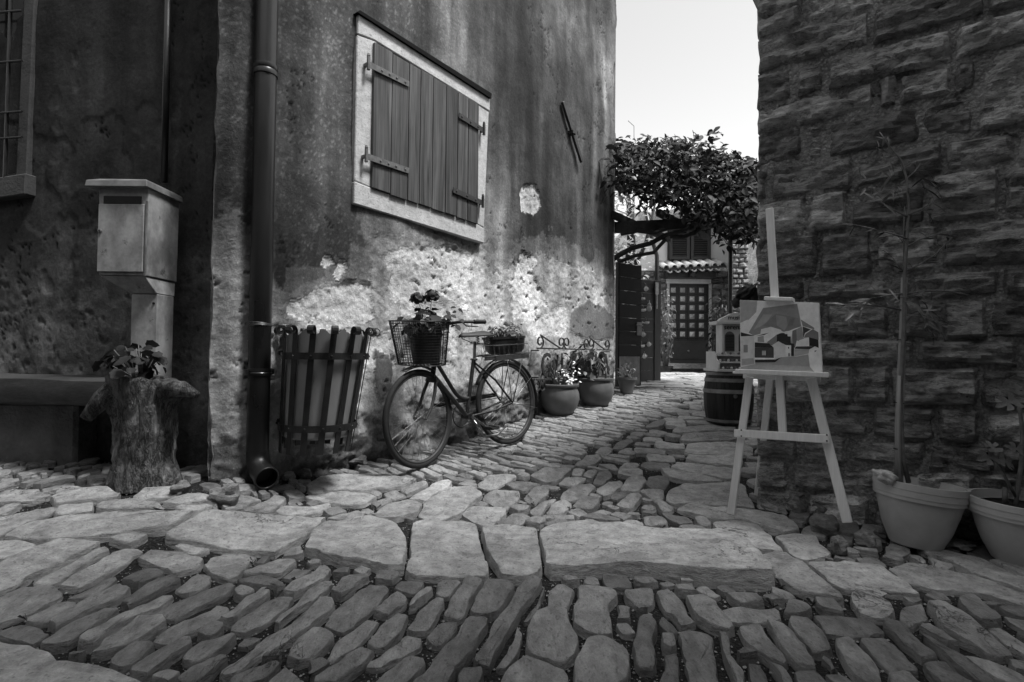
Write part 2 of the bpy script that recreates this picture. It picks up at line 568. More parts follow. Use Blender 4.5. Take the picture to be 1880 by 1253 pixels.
# ================================================================ THE SETTING: ground and paving
def axis_pts(lo, hi, fine0, fine1, step):
    a = list(np.arange(fine0, fine1 + 1e-6, step))
    left, x, s = [], fine0, step
    while x > lo:
        s *= 1.5; x -= s; left.append(max(x, lo))
    rightp, x, s = [], a[-1], step
    while x < hi:
        s *= 1.5; x += s; rightp.append(min(x, hi))
    return left[::-1] + a + rightp

gx = axis_pts(-60, 60, -3.9, 3.4, 0.045)
gy = axis_pts(-60, 90, 0.5, 9.0, 0.045)
vs, fs = [], []
for y in gy:
    for x in gx:
        yy = min(max(y, 0.0), 16.0)
        z = g(max(-4.5, min(4.5, x)), yy) - 0.027 + 0.009 * noise.noise(V((x * 6, y * 6, 0))) + 0.006 * noise.noise(V((x * 19, y * 19, 5)))
        vs.append((x, y, z))
nx = len(gx)
for j in range(len(gy) - 1):
    for i in range(nx - 1):
        a = j * nx + i
        fs.append((a, a + 1, a + nx + 1, a + nx))
ground = MB().add(vs, fs).build('ground', M['soil'], smooth=True)
tag(ground, 'gritty soil showing in the joints between the paving stones', None, None, 'structure')

# outlines read from the photograph, in the pixels of four enlargements: (origin x, origin y, scale)
ZA, ZB, ZC, ZD = (0, 880, 2.9375), (560, 860, 2.9375), (1180, 880, 2.6857), (860, 680, 3.357)
FLAGS = [
 (ZA, [(15,305),(140,235),(420,195),(950,175),(1045,185),(880,265),(690,280),(450,315),(250,330)]),
 (ZA, [(880,300),(1130,170),(1270,170),(1770,200),(1640,290),(1490,415),(1330,385),(1090,350),(940,335)]),
 (ZA, [(310,185),(330,145),(500,120),(490,175)]),
 (ZA, [(500,160),(560,130),(830,125),(915,170),(700,180)]),
 (ZA, [(-160,215),(180,170),(300,150),(230,190),(140,220),(0,300),(-160,340)]),
 (ZA, [(-150,320),(60,320),(185,345),(0,425),(-150,440)]),
 (ZA, [(590,320),(720,285),(800,300),(700,345)]),
 (ZA, [(-120,640),(-120,500),(0,460),(180,380),(330,325),(540,345),(430,410),(250,490),(120,530),(40,600)]),
 (ZA, [(185,555),(330,470),(560,355),(610,370),(460,450),(290,560)]),
 (ZA, [(320,575),(380,520),(600,375),(740,355),(790,375),(700,430),(560,510),(420,575)]),
 (ZA, [(730,415),(800,370),(950,390),(1080,440),(1060,470),(930,500),(830,455)]),
 (ZA, [(1090,460),(1150,420),(1310,385),(1400,410),(1330,450),(1250,520),(1170,500)]),
 (ZA, [(1320,510),(1380,460),(1500,425),(1590,445),(1500,505)]),
 (ZA, [(930,360),(980,350),(1150,365),(1050,400),(990,385)]),
 (ZA, [(925,165),(970,140),(1080,125),(1170,150),(1060,175)]),
 (ZA, [(0,130),(20,70),(200,50),(300,90),(160,130)]),
 (ZA, [(870,130),(960,90),(1100,80),(1200,100),(1180,150),(1090,125),(960,140)]),
 (ZA, [(1200,150),(1210,100),(1350,90),(1420,110),(1300,160)]),
 (ZA, [(1300,165),(1480,85),(1545,100),(1480,150),(1400,175)]),
 (ZA, [(1495,180),(1530,150),(1790,130),(1750,165),(1660,185)]),
 (ZA, [(250,100),(330,50),(560,60),(640,100),(450,120),(310,125)]),
 (ZB, [(0,430),(120,290),(350,265),(470,295),(540,410),(550,460),(540,540),(440,550),(350,520),(190,515),(0,450)]),
 (ZB, [(545,575),(580,400),(600,310),(700,295),(850,295),(905,320),(940,450),(970,530),(960,580)]),
 (ZB, [(970,345),(1060,330),(1230,345),(1255,480),(1255,585),(1180,600),(1080,590),(1060,540),(990,460)]),
 (ZB, [(610,240),(640,180),(760,105),(900,100),(945,130),(910,180),(830,240),(720,295),(620,270)]),
 (ZB, [(350,240),(430,190),(560,170),(630,185),(600,240),(480,260),(400,260)]),
 (ZB, [(570,155),(680,75),(780,60),(780,100),(650,170)]),
 (ZB, [(850,250),(910,205),(1070,220),(1060,260),(1000,315),(920,290)]),
 (ZB, [(0,150),(130,135),(320,130),(400,150),(300,190),(180,180)]),
 (ZB, [(0,90),(100,40),(380,30),(600,60),(480,105),(330,115),(150,110),(30,130)]),
 (ZC, [(350,230),(440,200),(570,225),(640,280),(690,350),(540,340),(450,300)]),
 (ZC, [(635,270),(730,260),(850,270),(930,360),(920,385),(800,395),(740,370)]),
 (ZC, [(560,370),(700,365),(780,410),(900,520),(1000,600),(790,560),(690,510)]),
 (ZC, [(815,405),(1000,410),(1180,435),(1280,510),(1380,575),(1200,560),(1000,545),(930,510)]),
 (ZC, [(1190,430),(1350,415),(1700,500),(2020,600),(2020,650),(1640,560),(1430,530),(1290,500)]),
 (ZC, [(1360,330),(1420,325),(1600,380),(2000,520),(2000,590),(1640,460),(1540,420)]),
 (ZC, [(1310,375),(1370,368),(1420,410),(1380,415)]),
 (ZC, [(1400,375),(1530,420),(1500,440),(1430,420)]),
 (ZC, [(1690,390),(1780,390),(2000,470),(1990,510),(1800,450)]),
 (ZC, [(120,110),(140,60),(220,20),(480,20),(540,100),(545,150),(420,140),(250,120),(150,125)]),
 (ZC, [(165,145),(220,125),(400,140),(560,160),(700,190),(760,240),(700,260),(560,220),(340,190)]),
 (ZC, [(1020,550),(1180,545),(1200,600),(1220,650),(1180,680),(1090,660),(1060,600)]),
 (ZD, [(1330,510),(1350,460),(1480,440),(1640,440),(1750,470),(1740,520),(1500,525)]),
 (ZD, [(1300,430),(1320,390),(1480,375),(1650,375),(1650,425),(1450,440),(1370,445)]),
 (ZD, [(1350,560),(1370,530),(1640,525),(1700,560),(1690,590),(1500,575)]),
 (ZD, [(1245,600),(1280,570),(1400,575),(1620,600),(1620,665),(1440,640),(1300,610)]),
 (ZD, [(1200,610),(1300,620),(1560,680),(1400,680),(1260,660)]),
 (ZD, [(1260,380),(1290,350),(1500,345),(1640,355),(1640,370),(1400,385)]),
 (ZA, [(-300,1250),(-300,800),(0,870),(180,910),(400,980),(560,1030),(760,1110),(900,1250)]),
 ((0, 0, 1), [(992,975),(1060,962),(1150,970),(1200,982),(1330,985),(1380,1005),(1432,1075),(1300,1068),(1180,1053),(1100,1050),(1005,1052)]),
]
COBBLES = [
 (ZA, [(-60,780),(-60,660),(130,595),(270,585),(310,620),(180,690),(80,740)]),
 (ZA, [(660,545),(800,480),(870,480),(880,510),(740,580)]),
 (ZA, [(640,670),(700,640),(920,520),(975,545),(800,640),(680,695)]),
 (ZA, [(930,580),(1060,515),(1115,520),(1110,545),(1010,600)]),
 (ZA, [(250,775),(400,690),(640,560),(730,570),(620,640),(400,760),(280,810)]),
 (ZA, [(430,880),(560,790),(870,600),(940,610),(850,680),(620,810),(490,890)]),
 (ZA, [(830,710),(920,650),(1050,620),(1240,545),(1280,560),(1220,620),(1020,720),(930,755)]),
 (ZA, [(1250,600),(1290,570),(1350,575),(1370,600),(1300,635)]),
 (ZA, [(1280,545),(1400,525),(1540,580),(1490,600),(1340,565)]),
 (ZA, [(1180,750),(1290,670),(1430,580),(1480,600),(1400,660),(1240,770)]),
 (ZA, [(1240,800),(1370,690),(1510,620),(1590,625),(1560,680),(1420,760),(1310,820)]),
 (ZA, [(1480,780),(1520,720),(1700,590),(1780,545),(1800,570),(1640,690),(1510,790)]),
 (ZA, [(460,950),(560,860),(740,740),(880,740),(910,770),(740,860),(560,930)]),
 (ZA, [(815,855),(930,770),(1150,645),(1240,650),(1260,690),(1060,800),(900,880)]),
 (ZA, [(615,970),(720,890),(810,860),(830,890),(740,960),(660,1000)]),
 (ZA, [(1055,840),(1080,800),(1140,770),(1200,790),(1130,855)]),
 (ZA, [(715,1020),(780,960),(1000,840),(1060,850),(1040,890),(900,960),(780,1040)]),
 (ZA, [(980,960),(1080,880),(1250,815),(1290,840),(1200,910),(1060,990)]),
 (ZA, [(1170,1040),(1230,970),(1480,800),(1720,640),(1790,640),(1780,690),(1600,820),(1400,960),(1240,1050)]),
 (ZA, [(1530,970),(1570,890),(1700,800),(1790,810),(1800,840),(1720,940),(1600,990)]),
 (ZA, [(0,830),(100,800),(240,790),(300,820),(170,890),(60,870)]),
 (ZA, [(940,1090),(1010,1020),(1200,940),(1250,950),(1100,1060),(1040,1100)]),
 (ZA, [(1250,1100),(1320,1040),(1500,990),(1520,1010),(1420,1090)]),
 (ZA, [(160,740),(330,650),(400,650),(230,760)]),
 (ZA, [(370,630),(560,520),(640,510),(480,610)]),
 (ZA, [(1540,610),(1650,520),(1700,460),(1760,450),(1790,480),(1760,520),(1640,590),(1580,620)]),
 (ZB, [(0,740),(0,680),(80,620),(150,610),(140,650),(60,710)]),
 (ZB, [(130,650),(230,590),(330,570),(350,580),(250,650),(190,675)]),
 (ZB, [(105,830),(150,770),(290,640),(340,600),(430,600),(460,630),(400,700),(270,830),(200,860)]),
 (ZB, [(0,860),(0,760),(100,700),(150,700),(120,760)]),
 (ZB, [(370,770),(440,700),(500,660),(545,680),(530,730),(440,790)]),
 (ZB, [(480,640),(520,595),(620,600),(600,660),(530,660)]),
 (ZB, [(545,750),(600,690),(660,640),(690,640),(670,690),(600,750)]),
 (ZB, [(690,665),(730,600),(820,590),(840,600),(770,685)]),
 (ZB, [(755,780),(790,720),(850,620),(880,590),(950,600),(920,660),(840,780),(810,800)]),
 (ZB, [(895,760),(930,690),(990,610),(1080,610),(1110,640),(1060,730),(1000,780),(930,775)]),
 (ZB, [(545,850),(590,770),(650,700),(720,690),(750,710),(710,800),(640,860),(580,865)]),
 (ZB, [(340,930),(420,830),(500,770),(570,780),(500,880),(420,960)]),
 (ZB, [(100,1010),(180,910),(330,800),(400,810),(330,880),(210,980),(150,1020)]),
 (ZB, [(0,1020),(0,900),(60,860),(150,870),(150,920),(80,990)]),
 (ZB, [(0,1140),(0,1040),(100,1020),(140,1040),(60,1110)]),
 (ZB, [(40,1160),(120,1080),(290,960),(370,950),(380,970),(250,1080),(160,1160)]),
 (ZB, [(340,1050),(420,980),(540,890),(610,900),(600,940),(500,1010),(400,1060)]),
 (ZB, [(330,1210),(440,1080),(560,1000),(630,1000),(640,1040),(560,1110),(450,1210)]),
 (ZB, [(560,1200),(760,960),(880,810),(980,810),(990,850),(920,950),(830,1070),(720,1210)]),
 (ZB, [(915,1040),(960,930),(1060,780),(1180,620),(1230,590),(1280,610),(1230,700),(1140,830),(1040,1000),(990,1070)]),
 (ZB, [(1010,1070),(1080,960),(1150,840),(1170,880),(1150,990),(1080,1070)]),
 (ZB, [(1160,815),(1250,700),(1295,620),(1270,720),(1200,815)]),
 (ZB, [(1280,740),(1320,660),(1390,620),(1450,640),(1460,680),(1400,750)]),
 (ZB, [(1190,980),(1220,860),(1260,780),(1330,760),(1420,780),(1425,830),(1450,920),(1430,1000),(1370,1050),(1250,1010)]),
 (ZB, [(1440,840),(1460,700),(1490,640),(1640,645),(1670,680),(1665,830),(1660,910),(1560,890)]),
 (ZB, [(1430,1200),(1480,1010),(1530,910),(1600,910),(1700,960),(1730,1010),(1710,1200)]),
 (ZB, [(1720,650),(1860,645),(1880,740),(1790,740)]),
 (ZB, [(1000,1210),(1120,1060),(1190,1010),(1280,1040),(1430,1120),(1420,1210)]),
 (ZB, [(670,900),(740,820),(820,810),(820,850),(740,930),(690,930)]),
 (ZC, [(75,560),(120,535),(180,570),(220,640),(265,710),(190,720),(110,650)]),
 (ZC, [(205,565),(300,570),(350,620),(430,740),(340,720),(270,690)]),
 (ZC, [(75,660),(120,660),(165,740),(140,750),(80,710)]),
 (ZC, [(-25,670),(50,650),(65,780),(75,940),(-20,930)]),
 (ZC, [(80,770),(150,760),(170,830),(130,845),(85,820)]),
 (ZC, [(180,750),(270,740),(340,760),(380,880),(420,1050),(230,1050),(215,910),(230,880)]),
 (ZC, [(95,850),(170,850),(190,1050),(100,1050)]),
 (ZC, [(370,740),(420,760),(440,830),(500,1040),(430,1040)]),
 (ZC, [(490,715),(570,705),(620,760),(700,900),(610,880),(530,830)]),
 (ZC, [(620,700),(690,720),(800,830),(830,920),(770,900),(690,820)]),
 (ZC, [(740,680),(820,690),(870,750),(910,830),(840,850),(800,790)]),
 (ZC, [(380,625),(500,615),(660,625),(660,670),(560,690),(430,680)]),
 (ZC, [(840,660),(930,655),(1120,680),(1190,740),(1080,755),(890,740)]),
 (ZC, [(705,650),(730,595),(800,610),(830,650),(780,660)]),
 (ZC, [(855,590),(940,585),(1000,655),(880,630)]),
 (ZC, [(1270,690),(1310,620),(1370,610),(1390,660),(1330,725)]),
 (ZC, [(1060,780),(1190,765),(1270,810),(1370,930),(1230,930),(1130,850)]),
 (ZC, [(1180,690),(1270,700),(1380,790),(1460,870),(1370,880),(1260,810)]),
 (ZC, [(970,780),(1020,770),(1100,860),(1200,1020),(1150,1040),(1060,960)]),
 (ZC, [(1400,610),(1480,600),(1580,670),(1720,780),(1810,860),(1700,870),(1550,790)]),
 (ZC, [(1570,590),(1620,580),(1720,650),(1750,690),(1670,690)]),
 (ZC, [(1700,730),(1760,730),(1950,840),(1950,890),(1780,800)]),
 (ZC, [(1340,750),(1430,770),(1620,900),(1760,1030),(1660,1030),(1480,870)]),
 (ZC, [(1570,835),(1650,840),(1950,1000),(1950,1060),(1740,960)]),
 (ZC, [(1370,890),(1500,900),(1660,1030),(1480,1030)]),
 (ZC, [(1200,950),(1320,950),(1420,1040),(1210,1040)]),
 (ZC, [(520,890),(590,880),(680,1040),(550,1040)]),
 (ZC, [(620,900),(680,920),(740,1040),(690,1040)]),
 (ZC, [(760,930),(860,940),(960,1040),(800,1040)]),
 (ZC, [(880,860),(940,890),(980,950),(920,930)]),
 (ZC, [(1750,650),(1960,700),(1960,770),(1810,700)]),
 (ZC, [(1800,880),(1960,890),(1960,950),(1830,930)]),
 (ZC, [(100,165),(200,180),(240,210),(180,215)]),
 (ZC, [(85,240),(150,235),(260,260),(250,290),(140,280)]),
 (ZC, [(0,180),(80,175),(110,215),(40,225)]),
 (ZC, [(255,190),(310,185),(340,215),(290,225)]),
 (ZC, [(170,225),(290,230),(370,255),(300,255)]),
 (ZD, [(380,650),(460,600),(640,610),(560,680),(480,685)]),
 (ZD, [(640,640),(660,605),(710,605),(690,650)]),
 (ZD, [(700,645),(740,610),(795,610),(760,655)]),
 (ZD, [(760,690),(800,625),(860,615),(880,640),(830,700)]),
 (ZD, [(550,690),(600,655),(730,655),(640,700)]),
 (ZD, [(560,790),(640,710),(740,690),(770,715),(700,770),(620,805)]),
 (ZD, [(790,750),(860,680),(940,670),(945,695),(870,770),(830,780)]),
 (ZD, [(945,740),(990,665),(1080,655),(1090,680),(1030,745)]),
 (ZD, [(1085,710),(1120,665),(1220,660),(1220,700),(1180,740)]),
 (ZD, [(870,790),(930,750),(980,755),(910,810)]),
 (ZD, [(925,830),(980,770),(1050,755),(1070,790),(980,850)]),
 (ZD, [(640,840),(720,770),(810,790),(760,860)]),
 (ZD, [(470,880),(510,820),(600,795),(640,820),(560,885)]),
 (ZD, [(390,870),(450,810),(530,780),(530,800),(430,900)]),
 (ZD, [(350,800),(420,720),(490,715),(480,760),(400,820)]),
 (ZD, [(90,790),(160,725),(300,735),(300,800),(240,855),(170,830)]),
 (ZD, [(210,700),(290,670),(450,680),(430,720),(340,740)]),
 (ZD, [(60,700),(140,640),(300,640),(270,680),(140,720)]),
 (ZD, [(1060,740),(1190,750),(1190,800),(1270,860),(1200,870),(1120,790)]),
 (ZD, [(440,910),(460,890),(640,890),(640,915)]),
 (ZD, [(670,900),(760,880),(940,910),(940,930)]),
 (ZD, [(650,580),(720,530),(800,515),(820,545),(740,585)]),
 (ZD, [(790,505),(830,475),(880,485),(850,520)]),
 (ZD, [(880,475),(930,440),(1000,420),(1020,440),(940,480)]),
 (ZD, [(1000,400),(1040,375),(1100,380),(1060,410)]),
 (ZD, [(1090,355),(1140,320),(1200,305),(1215,325),(1150,360)]),
 (ZD, [(800,580),(900,580),(930,625),(860,600)]),
 (ZD, [(920,600),(970,570),(1050,570),(1030,600),(970,610)]),
 (ZD, [(1060,580),(1080,560),(1230,570),(1240,600),(1120,595)]),
]

GR = 0.0125
GX0, GY0, GNX, GNY = -4.2, 1.0, 640, 1000
OCC = np.zeros((GNY, GNX), bool)

def cells(poly):
    xs = [p[0] for p in poly]; ys = [p[1] for p in poly]
    i0, i1 = int((min(xs) - GX0) / GR), int((max(xs) - GX0) / GR) + 2
    j0, j1 = int((min(ys) - GY0) / GR), int((max(ys) - GY0) / GR) + 2
    i0, j0, i1, j1 = max(i0, 0), max(j0, 0), min(i1, GNX), min(j1, GNY)
    if i1 <= i0 or j1 <= j0:
        return None
    X, Y = np.meshgrid(GX0 + (np.arange(i0, i1) + .5) * GR, GY0 + (np.arange(j0, j1) + .5) * GR)
    ins = np.zeros(X.shape, bool)
    n = len(poly)
    for k in range(n):
        x1, y1 = poly[k]; x2, y2 = poly[(k + 1) % n]
        if y1 == y2: continue
        c = ((y1 > Y) != (y2 > Y)) & (X < (x2 - x1) * (Y - y1) / (y2 - y1) + x1)
        ins ^= c
    return (slice(j0, j1), slice(i0, i1)), ins

def area(p):
    return 0.5 * abs(sum(p[i][0] * p[(i + 1) % len(p)][1] - p[(i + 1) % len(p)][0] * p[i][1] for i in range(len(p))))

STONES = []            # (polygon on the ground, style)
def try_stone(poly, style, limit=0.04):
    cc = cells(poly)
    if cc is None: return False
    sl, ins = cc
    tot = ins.sum()
    if tot < 4: return False
    if (OCC[sl] & ins).sum() > limit * tot:
        return False
    OCC[sl] |= ins
    STONES.append((poly, style))
    return True

for style, src in (('flag', FLAGS), ('cobble', COBBLES)):
    for (ox, oy, s), pts in src:
        poly = []
        for x, y in pts:
            q = gnd(ox + x / s, oy + y / s)
            poly.append((q.x, q.y))
        cx = sum(p[0] for p in poly) / len(poly); cy = sum(p[1] for p in poly) / len(poly)
        poly = [(cx + (p[0] - cx) * .985, cy + (p[1] - cy) * .985) for p in poly]
        try_stone(poly, style, 0.16)
NDIG = len(STONES)

def free_ground(x, y):
    if d_side(x, y) < 0.03 and (x - SA.x) * SD.x + (y - SA.y) * SD.y < S_T1 and x > -1.75: return False
    if x < -1.6 and d_front(x, y) < 0.05: return False
    rt = (x - RA.x) * RD.x + (y - RA.y) * RD.y
    if d_right(x, y) < 0.04 and rt > -0.02: return False
    if y > 12.85: return False
    px, py = to_px(V((x, y, g(x, y))))
    return -170 < px < 2050 and py < 1420

def zone(x, y):
    "direction of the long axis, length range, width range, style"
    al = math.atan2(SD.y, SD.x)
    if y < 2.35:
        return math.pi / 2 + 0.12 * x, (0.18, 0.38), (0.085, 0.12), 'cobble'
    if y < 2.9 and x < 0.9:
        return 0.2, (0.28, 0.5), (0.16, 0.26), 'flag'
    if y < 3.45:
        return al, (0.14, 0.24), (0.09, 0.12), 'cobble'
    if y > 6.9:
        return -0.12, (0.45, 0.9), (0.22, 0.38), 'flag'
    # the line of long stones up the middle divides thin setts from broader ones
    q0, q1 = DR0, DR1
    sgn = (x - q0.x) * (q1.y - q0.y) - (y - q0.y) * (q1.x - q0.x)
    if sgn < 0:
        return al - math.pi / 2 + 0.12, (0.16, 0.36), (0.055, 0.085), 'cobble'
    return -0.22, (0.3, 0.6), (0.11, 0.18), 'flag'
DR0, DR1 = gnd(1000, 945), gnd(1240, 745)

def sett(x, y, th, L, W):
    c, s = math.cos(th), math.sin(th)
    out = []
    for a, b in ((-.5, -.46), (-.1, -.5), (.5, -.46), (.5, .46), (.1, .5), (-.5, .46)):
        a2 = (a + RND.uniform(-.05, .05)) * L; b2 = (b + RND.uniform(-.05, .07)) * W
        out.append((x + a2 * c - b2 * s, y + a2 * s + b2 * c))
    return out

# rows first, then smaller stones into what is left
for zid, (ya, yb, xa, xb) in enumerate(((1.05, 2.35, -2.6, 2.6), (2.35, 2.9, -3.4, 1.0), (2.3, 3.5, -1.6, 2.4), (3.3, 7.0, -1.6, 2.6), (3.3, 7.0, 0.0, 4.0), (6.85, 12.8, 0.8, 4.0))):
    mid = {0: (0, 1.5), 1: (-1, 2.6), 2: (0.3, 3.2), 3: (DR0.x - 0.5, DR0.y + 0.5), 4: (DR1.x + 0.6, DR1.y), 5: (2, 9)}[zid]
    th, LR, WR, st = zone(*mid)
    c, s = math.cos(th), math.sin(th)
    vmin, vmax = -8.0, 14.0
    v = vmin
    while v < vmax:
        w = RND.uniform(*WR)
        u = -8.0 + RND.uniform(0, 0.3)
        while u < 14:
            L = RND.uniform(*LR)
            x, y = (u + L / 2) * c - (v + w / 2) * s, (u + L / 2) * s + (v + w / 2) * c
            if xa < x < xb and ya < y < yb and free_ground(x, y):
                th2, L2, W2, st2 = zone(x, y)
                if abs(th2 - th) < 0.5 and st2 == st:
                    gap = 0.014 if st == 'cobble' else 0.016
                    if not try_stone(sett(x, y, th, L - gap, w - gap), st, 0.03):
                        for k in (-.3, .3):
                            x3, y3 = x + k * L * c, y + k * L * s
                            try_stone(sett(x3, y3, th, L * .42, w - gap), st, 0.03)
            u += L
        v += w
for k in range(16000):
    x = RND.uniform(-3.4, 2.6); y = RND.uniform(1.05, 6.8)
    if k % 3: y = RND.uniform(1.05, 3.4); x = RND.uniform(-1.1, 1.1) * y
    if not free_ground(x, y): continue
    th, LR, WR, st = zone(x, y)
    f = RND.choice((1.0, 0.8, 0.6, 0.45, 0.35, 0.28, 0.22))
    try_stone(sett(x, y, th + RND.uniform(-.25, .25), RND.uniform(*LR) * f, RND.uniform(*WR) * (0.5 + 0.5 * f)), 'cobble', 0.0)

def outline(poly, detail):
    P = [V((p[0], p[1])) for p in poly]
    if sum(P[i].x * P[(i + 1) % len(P)].y - P[(i + 1) % len(P)].x * P[i].y for i in range(len(P))) < 0:
        P = P[::-1]
    Q = []
    for i in range(len(P)):                                  # cut the corners once
        a, b = P[i], P[(i + 1) % len(P)]
        Q += [a * 0.93 + b * 0.07, a * 0.07 + b * 0.93]
    P = Q
    per = [(P[(i + 1) % len(P)] - P[i]).length for i in range(len(P))]
    tot = sum(per)
    n = max(10, min(64, int(tot / detail)))
    B, k, acc = [], 0, 0.0
    for i in range(n):
        s = tot * i / n
        while acc + per[k] < s - 1e-9:
            acc += per[k]; k += 1
        B.append(P[k].lerp(P[(k + 1) % len(P)], (s - acc) / max(per[k], 1e-6)))
    return B

def normals_in(B):
    n = len(B)
    N = []
    for i in range(n):
        tv = (B[(i + 1) % n] - B[i - 1])
        N.append(V((-tv.y, tv.x)).normalized() if tv.length > 1e-7 else V((0, 0)))
    return N

def off_wall(x, y):
    if x > -1.75 and d_side(x, y) < 0.02 and y < 6.7: return False
    if x < -1.6 and d_front(x, y) < 0.03: return False
    if d_right(x, y) < 0.03 and (x - RA.x) * RD.x + (y - RA.y) * RD.y > -0.02: return False
    return True

# fit the stones together: each outline gives way where it runs into a neighbour and grows until the joint is thin
LBL = np.full((GNY, GNX), -1, np.int32)
def lab(x, y):
    i, j = int((x - GX0) / GR), int((y - GY0) / GR)
    return LBL[j, i] if 0 <= i < GNX and 0 <= j < GNY else -1
OUTL = []
for i, (poly, st) in enumerate(STONES):
    cx = sum(p[0] for p in poly) / len(poly); cy = sum(p[1] for p in poly) / len(poly)
    OUTL.append(outline(poly, 0.018 * max(1.0, math.hypot(cx, cy) / 2.2)))
    cc = cells([(p.x, p.y) for p in OUTL[-1]])
    if cc is not None:
        sl, ins = cc
        sub_ = LBL[sl]
        sub_[ins & (sub_ < 0)] = i
for rnd_pass in (0, 1):
    for i in range(len(STONES)):
        B = OUTL[i]
        N = normals_in(B)
        n = len(B)
        mx = (0.008, 0.008)[rnd_pass] if i < NDIG else (0.014, 0.016)[rnd_pass]
        J = 0.017 if B[0].y < 2.7 else 0.012
        gr_ = []
        for p, nn in zip(B, N):
            q = p - nn * J
            k = 0.0
            if lab(q.x, q.y) not in (-1, i):
                while k > -0.05:
                    k -= 0.003
                    q = p - nn * (J + k)
                    if lab(q.x, q.y) in (-1, i): break
            else:
                while k < mx:
                    q = p - nn * (J + k + 0.003)
                    if lab(q.x, q.y) not in (-1, i) or not off_wall(q.x, q.y): break
                    k += 0.003
            gr_.append(k)
        lo = [min(gr_[j - 1], gr_[j], gr_[(j + 1) % n]) for j in range(n)]
        lo = [sum(lo[(j + q) % n] for q in (-3, -2, -1, 0, 1, 2, 3)) / 7 for j in range(n)]
        NB = [B[j] - N[j] * min(lo[j], gr_[j] + 0.004) for j in range(n)]
        OUTL[i] = NB
        cc = cells([(p.x, p.y) for p in NB])
        if cc is not None:
            sl, ins = cc
            sub_ = LBL[sl]
            sub_[ins & (sub_ < 0)] = i
OCC = LBL >= 0

def stone_geo(B, style, idx):
    "a worn block: rounded edges, uneven top, its own tilt"
    n = len(B)
    poly = [(p.x, p.y) for p in B]
    c = sum(B, V((0, 0))) / n
    tot = sum((B[(i + 1) % n] - B[i]).length for i in range(n))
    size = math.sqrt(area(poly))
    jit = 0.006 + 0.012 * min(1, size / 0.6)
    NRM = normals_in(B)
    B = [B[i] + NRM[i] * (0.4 * jit * noise.fractal(V((B[i].x * 14, B[i].y * 14, idx * .7)), .8, 2.2, 2) - 0.002) for i in range(n)]
    wid = 2 * area(poly) / tot if tot else 0.05
    flag = style == 'flag'
    e = min(0.008 if flag else 0.009, wid * 0.2)
    lift = (RND.uniform(-0.010, 0.010) if not flag else RND.uniform(-0.002, 0.010))
    if flag and size > 0.55 and 2.2 < c.y < 2.7 and c.x > 0.2: lift = 0.040
    elif flag and 2.3 < c.y < 2.75 and abs(c.x) < 0.9: lift += 0.014
    tx, ty = RND.uniform(-.05, .05), RND.uniform(-.05, .05)
    if flag: tx, ty = tx * .5, ty * .5
    dome = (0.0 if flag else 0.003) * min(1, wid / 0.1)
    rough = 0.010 if flag else 0.010
    def top(q, k):
        dx, dy = q.x - c.x, q.y - c.y
        nz = rough * noise.fractal(V((q.x * 9, q.y * 9, idx * .37)), 0.8, 2.0, 3) if rough else 0
        return g(q.x, q.y) + lift + tx * dx + ty * dy + dome * (1 - k) + nz * (1.0)
    vs, rings = [], []
    spec = [(-0.010, -0.10, 1), (0.0, -e * 1.15, 1), (e * 0.28, -e * 0.38, 1), (e, -0.001, 1)]
    for ins, dz, kk in spec:
        rings.append(len(vs))
        for i in range(n):
            q = B[i] + NRM[i] * ins
            vs.append((q.x, q.y, top(q, 1) + dz))
    I = [B[i] + NRM[i] * e for i in range(n)]
    for kk in ((0.72, 0.42, 0.18) if size > 0.2 else (0.5,)):
        rings.append(len(vs))
        for i in range(n):
            q = c + (I[i] - c) * kk
            vs.append((q.x, q.y, top(q, kk * kk)))
    vs.append((c.x, c.y, top(c, 0)))
    fs = []
    for r in range(len(rings) - 1):
        a, b = rings[r], rings[r + 1]
        fs += [(a + i, a + (i + 1) % n, b + (i + 1) % n, b + i) for i in range(n)]
    last = rings[-1]
    fs += [(last + i, last + (i + 1) % n, len(vs) - 1) for i in range(n)]
    return vs, fs

street = thing('street', None, None, (0, 0, 0))
tag(street, 'worn stone paving of the little square in front of the old house', None, None, 'structure')
alley = thing('alley_paving', None, None, (0, 0, 0))
tag(alley, 'stone paving climbing the alley between the two houses', None, None, 'structure')
rank = {'street': [], 'alley': []}
for i, (poly, st) in enumerate(STONES):
    cx = sum(p[0] for p in poly) / len(poly); cy = sum(p[1] for p in poly) / len(poly)
    px, py = to_px(V((cx, cy, g(cx, cy))))
    dist = math.hypot(cx, cy)
    seen = area(poly) * 0.88 / dist ** 3
    if not (-40 < px < 1920 and py < 1290): seen *= 0.02
    rank['street' if cy < 2.62 else 'alley'].append((-seen, i, dist))
for key, root in (('street', street), ('alley', alley)):
    lst = sorted(rank[key])
    rest = {'cobble': MB(), 'flag': MB()}
    for k, (s, i, dist) in enumerate(lst):
        poly, st = STONES[i]
        vs, fs = stone_geo(OUTL[i], st, i)
        if k < 295:
            o = MB().add(vs, fs).build('paving_stone', M[st], root, smooth=True, auto=44)
        else:
            rest[st].add(vs, fs)
    for st in rest:
        if rest[st].v:
            tag(rest[st].build('small_paving_stones', M[st], root, smooth=True, auto=44), kind='stuff')

